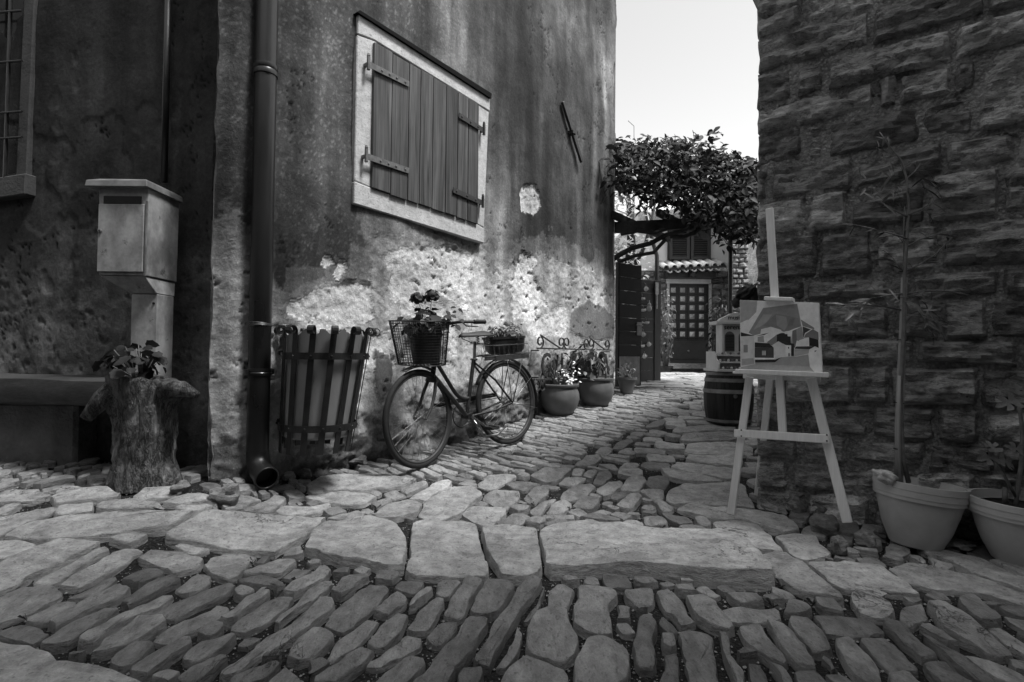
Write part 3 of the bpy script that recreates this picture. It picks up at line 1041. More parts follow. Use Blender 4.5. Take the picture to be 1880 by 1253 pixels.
# grit and small pebbles caught in the joints
mb = MB()
OCT = [(1, 0, 0), (-1, 0, 0), (0, 1, 0), (0, -1, 0), (0, 0, 1), (0, 0, -1)]
OCF = [(0, 2, 4), (2, 1, 4), (1, 3, 4), (3, 0, 4), (2, 0, 5), (1, 2, 5), (3, 1, 5), (0, 3, 5)]
for k in range(16000):
    y = 1.05 + 3.6 * RND.random() ** 1.5
    x = RND.uniform(-1.0, 1.0) * y
    i, j = int((x - GX0) / GR), int((y - GY0) / GR)
    if not (0 <= i < GNX and 0 <= j < GNY) or OCC[j, i] or not free_ground(x, y): continue
    r = 0.0022 + 0.0045 * RND.random() ** 3
    z = g(x, y) - 0.023
    a = RND.uniform(0, 6.28)
    mb.add([(x + r * (p[0] * math.cos(a) - p[1] * math.sin(a)) * RND.uniform(.7, 1.4), y + r * (p[0] * math.sin(a) + p[1] * math.cos(a)) * RND.uniform(.7, 1.4), z + p[2] * r * RND.uniform(.6, 1)) for p in OCT], OCF)
gr = mb.build('grit', M['gravel'])
mb = MB()
for k in range(420):
    y = 1.2 + 4.6 * RND.random(); x = RND.uniform(-1.0, 0.9) * y
    i, j = int((x - GX0) / GR), int((y - GY0) / GR)
    if not (0 <= i < GNX and 0 <= j < GNY) or OCC[j, i] or not free_ground(x, y): continue
    if noise.noise(V((x * 2.1, y * 2.1, 40))) < 0.05: continue
    for q in range(RND.randint(4, 9)):
        a = RND.uniform(0, 6.28); l = RND.uniform(.012, .035); w = .003
        c, s_ = math.cos(a), math.sin(a)
        z = g(x, y) - .018
        mb.add([(x - s_ * w, y + c * w, z), (x + s_ * w, y - c * w, z), (x + c * l * .6, y + s_ * l * .6, z + l * .8), (x + c * l * .9, y + s_ * l * .9, z + l * .7)], [(0, 1, 2), (1, 3, 2)])
wd = mb.build('weeds', M['leaf_mid'])
tag(wd, 'tiny tufts of weed rooted in the paving joints', 'weeds', None, 'stuff')
tag(gr, 'pale grit and tiny pebbles lying in the paving joints', 'grit', None, 'stuff')

# ================================================================ walls
def pip(poly, X, Y):
    ins = np.zeros(X.shape, bool)
    n = len(poly)
    for k in range(n):
        x1, y1 = poly[k]; x2, y2 = poly[(k + 1) % n]
        if y1 == y2: continue
        ins ^= ((y1 > Y) != (y2 > Y)) & (X < (x2 - x1) * (Y - y1) / (y2 - y1) + x1)
    return ins

def vnoise(X, Y, seed):
    "value noise on arrays"
    xi, yi = np.floor(X).astype(np.int64), np.floor(Y).astype(np.int64)
    fx, fy = X - xi, Y - yi
    fx, fy = fx * fx * (3 - 2 * fx), fy * fy * (3 - 2 * fy)
    def h(a, b):
        k = (a * 374761393 + b * 668265263 + seed * 974634777) & 0xffffffff
        k = ((k ^ (k >> 13)) * 1274126177) & 0xffffffff
        return ((k ^ (k >> 16)) & 0xffff) / 32767.5 - 1
    return (h(xi, yi) * (1 - fx) + h(xi + 1, yi) * fx) * (1 - fy) + (h(xi, yi + 1) * (1 - fx) + h(xi + 1, yi + 1) * fx) * fy
def fbm(X, Y, seed, oct=5, gain=0.55):
    s, a, f = 0, 1.0, 1.0
    for o in range(oct):
        s = s + a * vnoise(X * f, Y * f, seed + o * 17)
        a *= gain; f *= 2.03
    return s
def np_ss(a, b, x):
    t = np.clip((x - a) / (b - a), 0, 1)
    return t * t * (3 - 2 * t)

def wall_px(A, D, T, Z):
    "photo pixels of the points of a wall"
    X = A.x + D.x * T - CAM.x; Y = A.y + D.y * T - CAM.y; Zz = Z - CAM.z
    q = X * _f.x + Y * _f.y + Zz * _f.z
    q = np.maximum(q, 0.1)
    return PW / 2 + FPX * (X * _r.x + Y * _r.y + Zz * _r.z) / q, PH / 2 - FPX * (X * _u.x + Y * _u.y + Zz * _u.z) / q

def wall_sheet(name, A, D, N, t0, t1, z0, z1, st, sz, field, mt, parent):
    T, Z = np.meshgrid(np.arange(t0, t1 + st * .5, st), np.arange(z0, z1, sz))
    T[:, -1] = t1
    tone, rg, rel = field(T, Z)
    ny, nx = T.shape
    o = ORI[parent.name]
    X = A.x + D.x * T + N.x * rel - o.x; Y = A.y + D.y * T + N.y * rel - o.y
    co = np.stack([X, Y, Z - o.z], -1).reshape(-1, 3)
    idx = np.arange(ny * nx).reshape(ny, nx)
    a, b, c, d = idx[:-1, :-1], idx[:-1, 1:], idx[1:, 1:], idx[1:, :-1]
    if D.cross(V((0, 0, 1))).dot(N) > 0:
        q = np.stack([a, b, c, d], -1)
    else:
        q = np.stack([a, d, c, b], -1)
    q = q.reshape(-1, 4)
    me = bpy.data.meshes.new(name)
    me.vertices.add(len(co)); me.vertices.foreach_set('co', co.ravel())
    me.loops.add(q.size); me.loops.foreach_set('vertex_index', q.ravel().astype(np.int32))
    me.polygons.add(len(q)); me.polygons.foreach_set('loop_start', (np.arange(len(q)) * 4).astype(np.int32))
    me.update(calc_edges=True)
    at = me.color_attributes.new('tone', 'FLOAT_COLOR', 'POINT')
    col = np.stack([tone, rg, rel * 0, np.ones_like(tone)], -1).reshape(-1).astype(np.float32)
    at.data.foreach_set('color', col)
    me.validate()
    me.shade_smooth()
    me.materials.append(mt)
    ob = bpy.data.objects.new(name, me)
    COL.objects.link(ob)
    ob.parent = parent
    ORI[ob.name] = o
    return ob

house = thing('old_house', 'old two-sided house with peeling dark plaster and wooden shutters', 'house', (SA.x, SA.y, 0.0))

Z4, Z5 = (480, 470, 2.913), (820, 470, 4.042)
def pxp(z, pts):
    return [(z[0] + x / z[2], z[1] + y / z[2]) for x, y in pts]
I1 = (0, 0, 1)
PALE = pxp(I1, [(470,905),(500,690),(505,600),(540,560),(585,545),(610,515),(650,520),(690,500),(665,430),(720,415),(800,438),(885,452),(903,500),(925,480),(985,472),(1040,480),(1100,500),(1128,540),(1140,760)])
LIT_STRIP = pxp(I1, [(370,480),(440,420),(470,480),(505,560),(500,910),(370,915)])  # lit strip at the house corner, painted in as pale plaster
WHITE = [pxp(Z4, [(650,20),(740,-60),(1000,-40),(1140,0),(1140,100),(1090,200),(1110,270),(1050,280),(960,200),(940,250),(830,240),(700,250),(710,100)]),
         pxp(Z4, [(150,250),(330,150),(560,140),(610,170),(600,330),(540,370),(330,380),(140,330)]),
         pxp(Z4, [(380,90),(420,10),(450,10),(460,90),(410,130)]),
         pxp(Z4, [(300,20),(350,0),(390,20),(340,50)]),
         pxp(Z5, [(440,190),(480,130),(540,150),(690,250),(690,440),(600,440),(500,480),(480,370),(500,320)]),
         pxp(Z5, [(560,440),(690,440),(900,380),(900,560),(700,620),(600,560)]),
         pxp(Z4, [(740,230),(960,260),(1040,420),(1050,560),(960,480),(900,330),(740,330)]),
         pxp(I1, [(955,345),(985,347),(992,380),(978,396),(956,388)]),
         pxp(I1, [(940,520),(960,465),(985,470),(980,500),(1010,560),(950,560)]),
         pxp(I1, [(505,640),(530,600),(545,600),(530,700),(500,720)]),
         pxp(I1, [(655,640),(720,610),(735,680),(700,720),(680,830),(640,830),(660,720)])]
GREY = [pxp(Z5, [(950,400),(1060,330),(1170,390),(1240,470),(1230,620),(1000,620),(920,560),(920,430)]),
        pxp(Z5, [(180,930),(210,900),(270,900),(260,980),(190,980)]),
        pxp(I1, [(690,640),(722,655),(728,720),(700,740),(688,690)]),
        pxp(I1, [(860,700),(890,690),(890,720),(868,724)])]

def side_field(T, Z):
    n1, n2 = fbm(T * 5, Z * 5, 3, 6), fbm(T * 5, Z * 5, 40, 6)
    PX, PY = wall_px(SA, SD, T + 0.035 * n1, Z + 0.035 * n2)
    P0X, P0Y = wall_px(SA, SD, T, Z)
    fine = fbm(T * 30, Z * 30, 77, 4)
    big = fbm(T * 1.3, Z * 0.9, 5, 5)
    streak = fbm(T * 9, Z * 0.8, 21, 5)
    streak2 = fbm(T * 3.2, Z * 0.5, 23, 4)
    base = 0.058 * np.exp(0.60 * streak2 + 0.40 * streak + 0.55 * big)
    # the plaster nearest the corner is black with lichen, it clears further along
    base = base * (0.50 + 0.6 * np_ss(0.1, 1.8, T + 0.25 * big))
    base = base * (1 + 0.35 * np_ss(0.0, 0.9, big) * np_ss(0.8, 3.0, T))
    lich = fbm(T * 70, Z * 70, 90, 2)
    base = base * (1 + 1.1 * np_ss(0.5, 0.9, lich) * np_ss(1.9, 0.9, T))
    tone, rel, rg = base, 0.004 * n1, 0.35 + 0 * T
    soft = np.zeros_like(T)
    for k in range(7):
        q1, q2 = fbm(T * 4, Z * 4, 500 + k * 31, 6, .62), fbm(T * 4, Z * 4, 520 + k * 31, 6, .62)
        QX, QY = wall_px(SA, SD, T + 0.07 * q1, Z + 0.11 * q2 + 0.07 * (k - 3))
        soft = soft + (pip(PALE, QX, QY) | pip(LIT_STRIP, QX, QY)) / 7.0
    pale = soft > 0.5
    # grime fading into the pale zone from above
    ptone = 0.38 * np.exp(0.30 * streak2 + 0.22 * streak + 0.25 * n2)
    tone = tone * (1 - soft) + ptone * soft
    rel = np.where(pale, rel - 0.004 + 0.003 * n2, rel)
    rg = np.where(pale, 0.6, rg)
    for k, w in enumerate(WHITE):
        m = pip(w, PX, PY)
        tone = np.where(m, 0.25 * tone + 0.48 * np.exp(0.2 * n2 + 0.12 * streak), tone)
        rel = np.where(m, -0.013 + 0.006 * n2 + 0.003 * fine, rel)
        rg = np.where(m, 1.0, rg)
    for w in GREY:
        m = pip(w, PX, PY)
        tone = np.where(m, 0.17 * np.exp(0.2 * n2), tone)
        rel = np.where(m, 0.006 + 0.001 * n2, rel)
        rg = np.where(m, 0.2, rg)
    # chips and hollows in the bare render
    chip = fbm(T * 13, Z * 21, 131, 5, .62)
    c = np_ss(0.85, 1.0, chip) * (pale | (rg > 0.9)) * np_ss(-.2, .5, fbm(T * 2, Z * 2, 137, 3))
    rel = rel - 0.016 * c
    tone = tone * (1 - 0.5 * c)
    tex = fbm(T * 26, Z * 34, 150, 4, .6)
    rel = rel + 0.0035 * tex * (rg > 0.55)
    # cracks
    cr = np.abs(fbm(T * 2.2, Z * 2.2, 61, 5))
    m = (cr < 0.012) & (fbm(T * 1.1, Z * 1.1, 62, 2) > 0.15)
    tone = np.where(m, tone * 0.35, tone); rel = np.where(m, rel - 0.008, rel)
    # rough stonework, darker towards the foot
    foot = Z - (0.10 + 0.137 * np.clip(SA.y + SD.y * T - 3.3, 0, 3.5))
    fm = np_ss(0.42, 0.10, foot + 0.12 * n1)
    stones = fbm(T * 7, Z * 9, 140, 4)
    rel = rel + fm * (0.03 * stones + 0.012)
    tone = tone * (1 - fm * 0.62) * np.exp(fm * 0.35 * stones)
    rg = np.maximum(rg, fm)
    # rounded, knocked corner and far edge
    rel = rel - 0.10 * np_ss(S_T0 + 0.16, S_T0, T) ** 2 - 0.05 * np_ss(S_T1 - 0.06, S_T1, T + 0.03 * n1)
    rel = rel + 0.02 * fbm(T * 1.1, Z * 1.1, 200, 3)
    return np.clip(tone, 0.012, 0.82), rg, rel
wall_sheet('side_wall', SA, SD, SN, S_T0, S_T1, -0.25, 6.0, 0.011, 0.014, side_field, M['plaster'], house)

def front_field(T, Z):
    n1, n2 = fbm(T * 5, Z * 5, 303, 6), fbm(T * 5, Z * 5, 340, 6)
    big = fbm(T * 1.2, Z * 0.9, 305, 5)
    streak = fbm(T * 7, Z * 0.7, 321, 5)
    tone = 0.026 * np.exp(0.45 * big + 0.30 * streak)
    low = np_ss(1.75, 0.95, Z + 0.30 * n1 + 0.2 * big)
    tone = tone * (1 + 2.2 * low)  # upper front kept darker: edge shading put into the plaster tone
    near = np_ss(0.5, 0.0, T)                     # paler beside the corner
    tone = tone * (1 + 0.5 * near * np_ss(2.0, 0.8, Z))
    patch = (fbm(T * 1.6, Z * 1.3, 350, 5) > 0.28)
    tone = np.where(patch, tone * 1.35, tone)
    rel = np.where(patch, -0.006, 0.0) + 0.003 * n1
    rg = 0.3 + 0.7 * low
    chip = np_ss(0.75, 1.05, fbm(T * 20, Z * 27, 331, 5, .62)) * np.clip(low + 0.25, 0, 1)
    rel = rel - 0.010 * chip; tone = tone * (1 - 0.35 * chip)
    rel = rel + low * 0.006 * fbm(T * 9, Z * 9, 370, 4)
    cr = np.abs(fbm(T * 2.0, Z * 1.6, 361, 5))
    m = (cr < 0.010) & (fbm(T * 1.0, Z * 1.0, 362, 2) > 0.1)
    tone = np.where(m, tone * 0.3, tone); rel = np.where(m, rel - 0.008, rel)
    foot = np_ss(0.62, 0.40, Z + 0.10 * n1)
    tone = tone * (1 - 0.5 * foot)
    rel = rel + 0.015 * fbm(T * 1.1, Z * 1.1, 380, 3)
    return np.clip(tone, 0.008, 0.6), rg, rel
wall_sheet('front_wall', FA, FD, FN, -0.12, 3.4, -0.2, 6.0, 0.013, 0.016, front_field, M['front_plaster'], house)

# the knocked corner between them
CA = SA + SD * S_T0 - SN * 0.09
CB = FA + FD * 0.0
CD_ = (CB - CA); CL = CD_.length; CD_.normalize()
CN = V((-CD_.y, CD_.x, 0))
if CN.dot(CAM - CA) < 0: CN = -CN
def corner_field(T, Z):
    n1, n2 = fbm(T * 6, Z * 5, 403, 6), fbm(T * 6, Z * 5, 440, 6)
    low = np_ss(2.2, 1.1, Z + 0.25 * n1)
    tone = 0.05 * np.exp(0.4 * n2) * (1 + 1.8 * low)  # paler low down: carries the lit corner strip on as tone
    rel = 0.008 * n1 + 0.02 * np_ss(0.9, 0.2, Z) * n2
    return np.clip(tone, 0.01, 0.6), 0.4 + 0.6 * low, rel
wall_sheet('corner_wall', CA, CD_, CN, -0.012, CL + 0.06, -0.2, 6.0, 0.014, 0.018, corner_field, M['plaster'], house)

# back walls, eaves and roof close the house
E0 = SA + SD * S_T1 - SN * 0.02
BK = [E0, E0 - SN * 4.2, FA + FD * 3.4 - FN * 3.0, FA + FD * 3.38]
mb = MB()
for a, b in zip(BK[:-1], BK[1:]):
    w = V((b.y - a.y, a.x - b.x, 0)).normalized() * 0.02
    mb.add([a + V((0, 0, -.2)), b + V((0, 0, -.2)), b + V((0, 0, 6)), a + V((0, 0, 6))], [(0, 1, 2, 3)])
mb.build('back_wall', M['far_wall'], house)
core = [SA + SD * 0.0 - SN * 0.2, SA + SD * (S_T1 - .15) - SN * 0.15, SA + SD * (S_T1 - .15) - SN * 4.0, FA + FD * 3.3 - FN * 2.8, FA + FD * 3.3 - FN * .1, FA + FD * .12 - FN * .12]
MB().prism([V((p.x, p.y, -.1)) for p in core], (0, 0, 6.0)).build('light_stop_core', M['mortar'], house)  # solid filler added inside to stop light leaking through the seams
ring = [SA + SD * S_T0, E0, BK[1], BK[2], BK[3], FA]
cen = sum(ring, V((0, 0, 0))) / len(ring)
outer = [cen + (p - cen) * (1 + 0.32 / (p - cen).length) for p in ring]
mb = MB()
k = len(ring)
vs = [V((p.x, p.y, 5.95)) for p in outer] + [V((p.x, p.y, 6.07)) for p in outer] + [V((cen.x, cen.y, 7.6))]
fs = [tuple(range(k))[::-1]] + [(i, (i + 1) % k, k + (i + 1) % k, k + i) for i in range(k)] + [(k + i, k + (i + 1) % k, 2 * k) for i in range(k)]
mb.add(vs, fs).build('roof', M['tile'], house)

# ---- right-hand house of rough stone courses
rhouse = thing('stone_house', 'house of big rough-faced dark stone blocks with crumbling pale mortar', 'house', (RA.x, RA.y, 0.0))
bk = MB()
c0 = RA - RN * 0.012 + RD * 0.02
P = [c0, c0 + RD * 4.2, c0 + RD * 4.2 - RN * 5, c0 - RN * 5 + RD * 0.0]
bk.prism([V((p.x, p.y, -0.3)) for p in P], (0, 0, 3.5))
bk.build('mortar_core', M['mortar'], rhouse)
P2 = [c0 - RD * .10 + RN * .10, c0 + RD * 4.3 + RN * .10, c0 + RD * 4.3 - RN * 5.1, c0 - RN * 5.1 - RD * .10]
MB().prism([V((p.x, p.y, 3.21)) for p in P2], (0, 0, 0.12)).build('roof', M['tile'], rhouse)
COURSE = [(-70,-220),(5,-130),(75,-60),(140,15),(200,75),(252,153),(310,236),(373,297),(440,390),(517,492),(556,548),(621,624),(668,675),(737,752),(790,823),(845,872),(897,930),(955,1010)]
JOINT = [[1530,1660,1800],[1476,1610,1734,1859],[1600,1811],[1457,1517,1752],[1610,1647,1752,1795],[1476,1517,1690,1792],[1412,1571,1733,1870],[1482,1559,1702,1840],
         [1503,1603,1727],[1479,1632,1670,1837],[1450,1514,1636,1728,1814],[1450,1680,1872],[1440,1568,1636,1798],[1480,1600,1720,1800],[1470,1560,1700,1830],[1450,1540,1680,1790],[1480,1600,1730,1830]]
def cy_at(k, x):
    a, b = COURSE[k]
    wob = 9 * noise.noise(V((x * 0.014, k * 3.3, 0))) + 4 * noise.noise(V((x * 0.05, k * 5.3, 2)))
    return a + (b - a) * (x - 1388) / 492.0 + wob * (0.3 if a < 0 else 1.0)
def rock_face(c00, c10, c11, c01, seed, proud, nu, nv, N, back=0.10, lay=1.0, ew=0.045):
    "a rough block face between four corners on a wall (counter-clockwise seen from outside)"
    vs, fs = [], []
    W = (c10 - c00).length; H = (c01 - c00).length
    for j in range(nv + 1):
        for i in range(nu + 1):
            u, v = i / nu, j / nv
            p = (c00 * (1 - u) + c10 * u) * (1 - v) + (c01 * (1 - u) + c11 * u) * v
            edge = min(u * W, (1 - u) * W, v * H, (1 - v) * H) + 0.008 * noise.noise(V((p.x * 12, p.y * 12, p.z * 12)))
            e = sstep(0.0, ew, edge)
            q = p * 1.0
            nz = noise.fractal(V((q.x * 5, q.y * 5, q.z * 13 * lay + seed)), 0.9, 2.1, 4)
            st = noise.noise(V((q.x * 3 + seed, q.y * 3, q.z * 30)))
            rg_ = 0.5 - abs(noise.noise(V((q.x * 2.5 + seed, q.y * 2.5, q.z * 11 + seed))))
            vd = noise.voronoi(V((q.x * 7 + seed, q.y * 7, q.z * 14)))[0]
            nq = nz * 2.6
            led = (math.floor(nq) + sstep(0.72, 1.0, nq - math.floor(nq))) / 2.6
            h = proud * (0.45 + 0.55 * e) + (0.045 * (0.45 - vd[0]) + 0.042 * led + 0.010 * st + 0.030 * rg_) * (0.30 + 0.70 * e) - 0.03 * (1 - e)
            jx = 0.014 * noise.noise(V((q.x * 11, q.z * 11, seed)))
            if e < 0.6: p = p + (c10 - c00).normalized() * jx + V((0, 0, 0.014 * noise.noise(V((q.z * 11, q.x * 11, seed + 5)))))
            vs.append(p + N * h)
    nn = nu + 1
    fs = [(j * nn + i, j * nn + i + 1, (j + 1) * nn + i + 1, (j + 1) * nn + i) for j in range(nv) for i in range(nu)]
    rim = [i for i in range(nn)] + [j * nn + nu for j in range(1, nv + 1)] + [nv * nn + i for i in range(nu - 1, -1, -1)] + [j * nn for j in range(nv - 1, 0, -1)]
    o = len(vs)
    for r in rim: vs.append(vs[r] - N * back)
    m = len(rim)
    fs += [(rim[(i + 1) % m], rim[i], o + i, o + (i + 1) % m) for i in range(m)]
    return vs, fs
si = 0
for k in range(len(COURSE) - 1):
    xs = [1388 + RND.uniform(-5, 4)] + JOINT[k] + [1960, 2060]
    for a, b in zip(xs[:-1], xs[1:]):
        gp = 2.5 + RND.random() ** 2 * 6
        a2, b2 = (a if a < 1395 else a + gp), b - gp
        gv = 2.0 + RND.random() ** 2 * 4
        cc = [right(a2, cy_at(k + 1, a2) - gv), right(b2, cy_at(k + 1, b2) - gv), right(b2, cy_at(k, b2) + gv), right(a2, cy_at(k, a2) + gv)]
        if cc[0].z < -0.15: cc = [V((c.x, c.y, max(c.z, -0.12))) for c in cc]
        W = (cc[1] - cc[0]).length; H = (cc[3] - cc[0]).length
        if H < 0.02 or W < 0.03: continue
        vs, fs = rock_face(*cc, si * 1.7, RND.uniform(0.0, 0.045), max(5, min(34, int(W / 0.018))), max(4, min(14, int(H / 0.016))), RN, 0.3 if a < 1395 else 0.12, ew=0.022)
        MB().add(vs, fs).build('wall_stone', M['wallstone'], rhouse, smooth=True, auto=30)
        si += 1
# crumbling mortar and small packing stones where the joints are wide
mb = MB()
for (cx, cyy, w, h, n) in ((1500,405,20,30,26),(1520,455,35,30,40),(1570,470,30,25,26),(1760,175,6,20,10),(1730,400,22,12,12),(1530,150,6,14,8),(1615,155,6,20,10),(1560,345,20,10,10),(1790,730,10,40,16),(1600,375,16,8,8),(1655,300,30,12,12),(1745,330,25,8,10),(1840,250,30,5,8),(1800,590,10,20,8)):
    for _ in range(n):
        p = right(cx + RND.gauss(0, w * .6), cyy + RND.gauss(0, h * .6), -0.002)
        mb.blob(p, V((RND.uniform(.004, .013), RND.uniform(.004, .013), RND.uniform(.003, .010))), RND.random() * 99, 0.9, 2, 6, 4)
tag(mb.build('mortar_crumbs', M['mortar'], rhouse, smooth=True), kind='stuff')
# ================================================================ fittings of the old house
UP = V((0, 0, 1))
def slab_px(quad, fn, off, thick, N):
    "a slab standing off a wall, its face outline given in photo pixels"
    return MB().prism([fn(x, y, off) for x, y in quad], -N * thick)

# stone window surround: lintel, two jambs, sill
sur = MB().build('window_surround', M['palestone'], house) if False else None
O = [(658, 25), (900, 178), (890, 447), (650, 372)]
I_ = [(688, 78), (880, 192), (878, 412), (683, 345)]
def edge_jit(q, s):
    return [(x + RND.uniform(-s, s), y + RND.uniform(-s, s)) for x, y in q]
slab_px([O[0], O[1], (900, 205), (688, 74), (657, 62)], side, 0.030, 0.12, SN).build('lintel', M['palestone'], house, bevel=0.006)
slab_px([(656, 64), (692, 77), (690, 349), (651, 331)], side, 0.026, 0.12, SN).build('jamb', M['palestone'], house, bevel=0.006)
slab_px([(874, 190), (898, 206), (889, 418), (874, 410)], side, 0.026, 0.12, SN).build('jamb', M['palestone'], house, bevel=0.006)
slab_px([(651, 333), (686, 347), (875, 411), (889, 420), (889, 447), (650, 374)], side, 0.034, 0.12, SN).build('window_sill', M['palestone'], house, bevel=0.006)
slab_px([(656, 22), (661, 19), (903, 172), (902, 181)], side, 0.050, 0.08, SN).build('drip_moulding', M['front_plaster'], house)
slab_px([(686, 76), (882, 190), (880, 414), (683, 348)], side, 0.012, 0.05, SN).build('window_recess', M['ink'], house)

def lerp2(a, b, k):
    return (a[0] + (b[0] - a[0]) * k, a[1] + (b[1] - a[1]) * k)
TL, TR, BR, BL = (688, 78), (880, 192), (878, 412), (683, 345)
def sh_pt(u, v, off=0.0):
    return side(*lerp2(lerp2(TL, TR, u), lerp2(BL, BR, u), v), off)
JU = [0.0, 0.175, 0.335, 0.445, 0.565, 0.69, 0.80, 0.90, 1.0]
for leaf in (0, 1):
    js = JU[0:5] if leaf == 0 else JU[4:9]
    root = MB()
    offs = 0.052
    a, b = js[0] + 0.006, js[-1] - 0.006
    # two hidden battens hold the boards: they make the leaf one thing
    root.prism([sh_pt(a, .02, .024), sh_pt(b, .02, .024), sh_pt(b, .98, .024), sh_pt(a, .98, .024)], -SN * 0.008)
    sh = root.build('shutter', M['shutter_wood'], house)
    for i in range(4):
        u0, u1 = js[i] + 0.0025, js[i + 1] - 0.0025
        o2 = offs + RND.uniform(-0.002, 0.002)
        dv = RND.uniform(-0.004, 0.004)
        MB().prism([sh_pt(u0, 0.0 + dv, o2), sh_pt(u1, 0.0 + dv, o2), sh_pt(u1, 1.0 + dv, o2), sh_pt(u0, 1.0 + dv, o2)], -SN * 0.026).build('board', M['shutter_wood'], sh, bevel=0.0025)
    straps = ([((676, 118), (751, 155)), ((672, 287), (751, 314))] if leaf == 0 else [((843, 212), (888, 240)), ((832, 349), (886, 373))])
    for (p, q) in straps:
        hm = MB()
        P, Q = side(*p, 0.066), side(*q, 0.062)
        hm.beam(P, Q, 0.042, 0.006, SN)
        pin = P if leaf == 0 else Q
        for k in (0.32, 0.5, 0.68, 0.9) if leaf == 0 else (0.1, 0.45, 0.75):
            c = P.lerp(Q, k) + SN * 0.004
            hm.lathe([(0.009, 0), (0.007, 0.004), (0.0, 0.006)], c, 8, SN)
        hm.tube([pin - UP * 0.04 + SN * 0.004, pin + UP * 0.05 + SN * 0.004], 0.013, 8)
        hm.beam(pin - SN * 0.08, pin + SN * 0.006, 0.02, 0.02)
        hm.lathe([(0.0, 0.0), (0.012, 0.006), (0.009, 0.022), (0.0, 0.028)], pin + UP * 0.05 + SN * 0.004, 8)
        hm.build('hinge', M['strap'] if leaf == 0 else M['iron_rust'], sh)

# iron wall tie
tie = MB()
a, b = side(1033, 187, 0.035), side(1068, 298, 0.035)
tie.beam(a, b, 0.045, 0.03, SN)
m_ = a.lerp(b, 0.5)
tie.box(m_ - SN * 0.02, SD * 0.03, SN * 0.05, UP * 0.02)
tie.build('wall_tie', M['iron_rust'], house, bevel=0.004)

# barred window on the street front
wm = slab_px([(46, -60), (66, -60), (48, 330), (28, 335)], front, 0.03, 0.2, FN).build('window_jamb', M['palestone'], house, bevel=0.008)
M['dull_stone'] = mat('dull_stone', 0.07, 0.85, 0.35, 9, 0.5, 60, dist=0.008)
wm.data.materials[0] = M['dull_stone']
slab_px([(-140, 345), (-140, 385), (45, 357), (47, 318)], front, 0.06, 0.2, FN).build('window_sill', M['dull_stone'], house, bevel=0.008)
slab_px([(-140, -60), (50, -60), (32, 334), (-140, 352)], front, 0.004, 0.01, FN).build('window_pane', M['glass'], house)
for x in (-20, 14):
    MB().tube([front(x + 8, -60, 0.05), front(x - 6, 345, 0.05)], 0.011, 8).build('window_bar', M['iron'], house)
for y in (20, 112, 205, 252):
    MB().tube([front(-120, y + 12, 0.055), front(40, y, 0.055)], 0.008, 8).build('window_bar', M['iron'], house)

# ================================================================ downpipe at the corner
def wall_base_t(px):
    return (side(px, 700) - SA).dot(SD)
pt = wall_base_t(482)
PB = SA + SD * (pt - 0.03) + SN * 0.085
pb0 = PB.copy()
dp = thing('downpipe', 'dark metal rain downpipe at the house corner with curved spout', 'downpipe', (PB.x, PB.y, g(PB.x, PB.y)))
ptop = at_y(491, 0, PB.y)
ztop = 5.9
slope = (ptop - at_y(473, 830, PB.y)) / (ptop.z - at_y(473, 830, PB.y).z)
base = at_y(473, 828, PB.y)
def pz(z):
    return base + slope * (z - base.z) * 0.35 + V((0, 0, (z - base.z) * 0.65 * 1.0)) if False else V((base.x + slope.x * (z - base.z), base.y, z))
MB().tube([pz(base.z), pz(1.2), pz(2.4), pz(3.6), pz(ztop)], 0.060, 24).build('pipe', M['pipe'], dp, smooth=True, auto=50)
for py, h in ((683, 0.02), (131, 0.03)):
    z = at_y(478, py, PB.y).z
    mbx = MB().lathe([(0.060, -h), (0.066, -h), (0.068, -h * .3), (0.064, 0), (0.068, h * .3), (0.066, h), (0.060, h)], pz(z), 24)
    if py > 600:
        mbx.beam(pz(z) + SD * 0.06, pz(z) + SD * 0.085, 0.02, 0.03)
        mbx.beam(pz(z) - SD * 0.06, pz(z) - SD * 0.085, 0.02, 0.03)
    mbx.build('collar', M['pipe'], dp, smooth=True, auto=40)
el = []
dirr = V((0.62, -0.62, 0)).normalized()
for i in range(9):
    an = math.radians(78) * i / 8
    Rb = 0.12
    el.append(pz(base.z) + dirr * (Rb * (1 - math.cos(an))) - UP * (Rb * math.sin(an)))
el.append(el[-1] + (el[-1] - el[-2]).normalized() * 0.05)
sp = MB().tube(el, [0.062] * 9 + [0.066], 24, cap=False)
sp.build('spout', M['pipe'], dp, smooth=True)
tn = (el[-1] - el[-2]).normalized()
MB().ring(el[-1], tn, 0.062, 0.005, 24, 6).build('spout_rim', M['pipe'], dp, smooth=True)
MB().lathe([(0.058, 0), (0.0, 0.001)], el[-3], 20, tn).build('spout_dark_disc', M['ink'], dp)  # black disc: the shade inside the spout put in as colour
wz = at_y(478, 597, PB.y).z
wire = MB()
for k in range(3):
    wire.ring(pz(wz + 0.008 * (k - 1)), V((0.06 * (k - 1), 0.1, 1)), 0.0625, 0.0018, 28, 5)
wire.tube([pz(wz) + SD * 0.06 + SN * .02, pz(wz) + SD * 0.13 + SN * 0.08 + UP * 0.005], 0.0022, 5)
wire.build('tie_wire', M['steel'], dp, smooth=True)

# black conduit up the street front
MB().tube([front(301, 335, 0.03), front(311, -80, 0.03)], 0.020, 10).build('conduit', M['iron'], house, smooth=True)

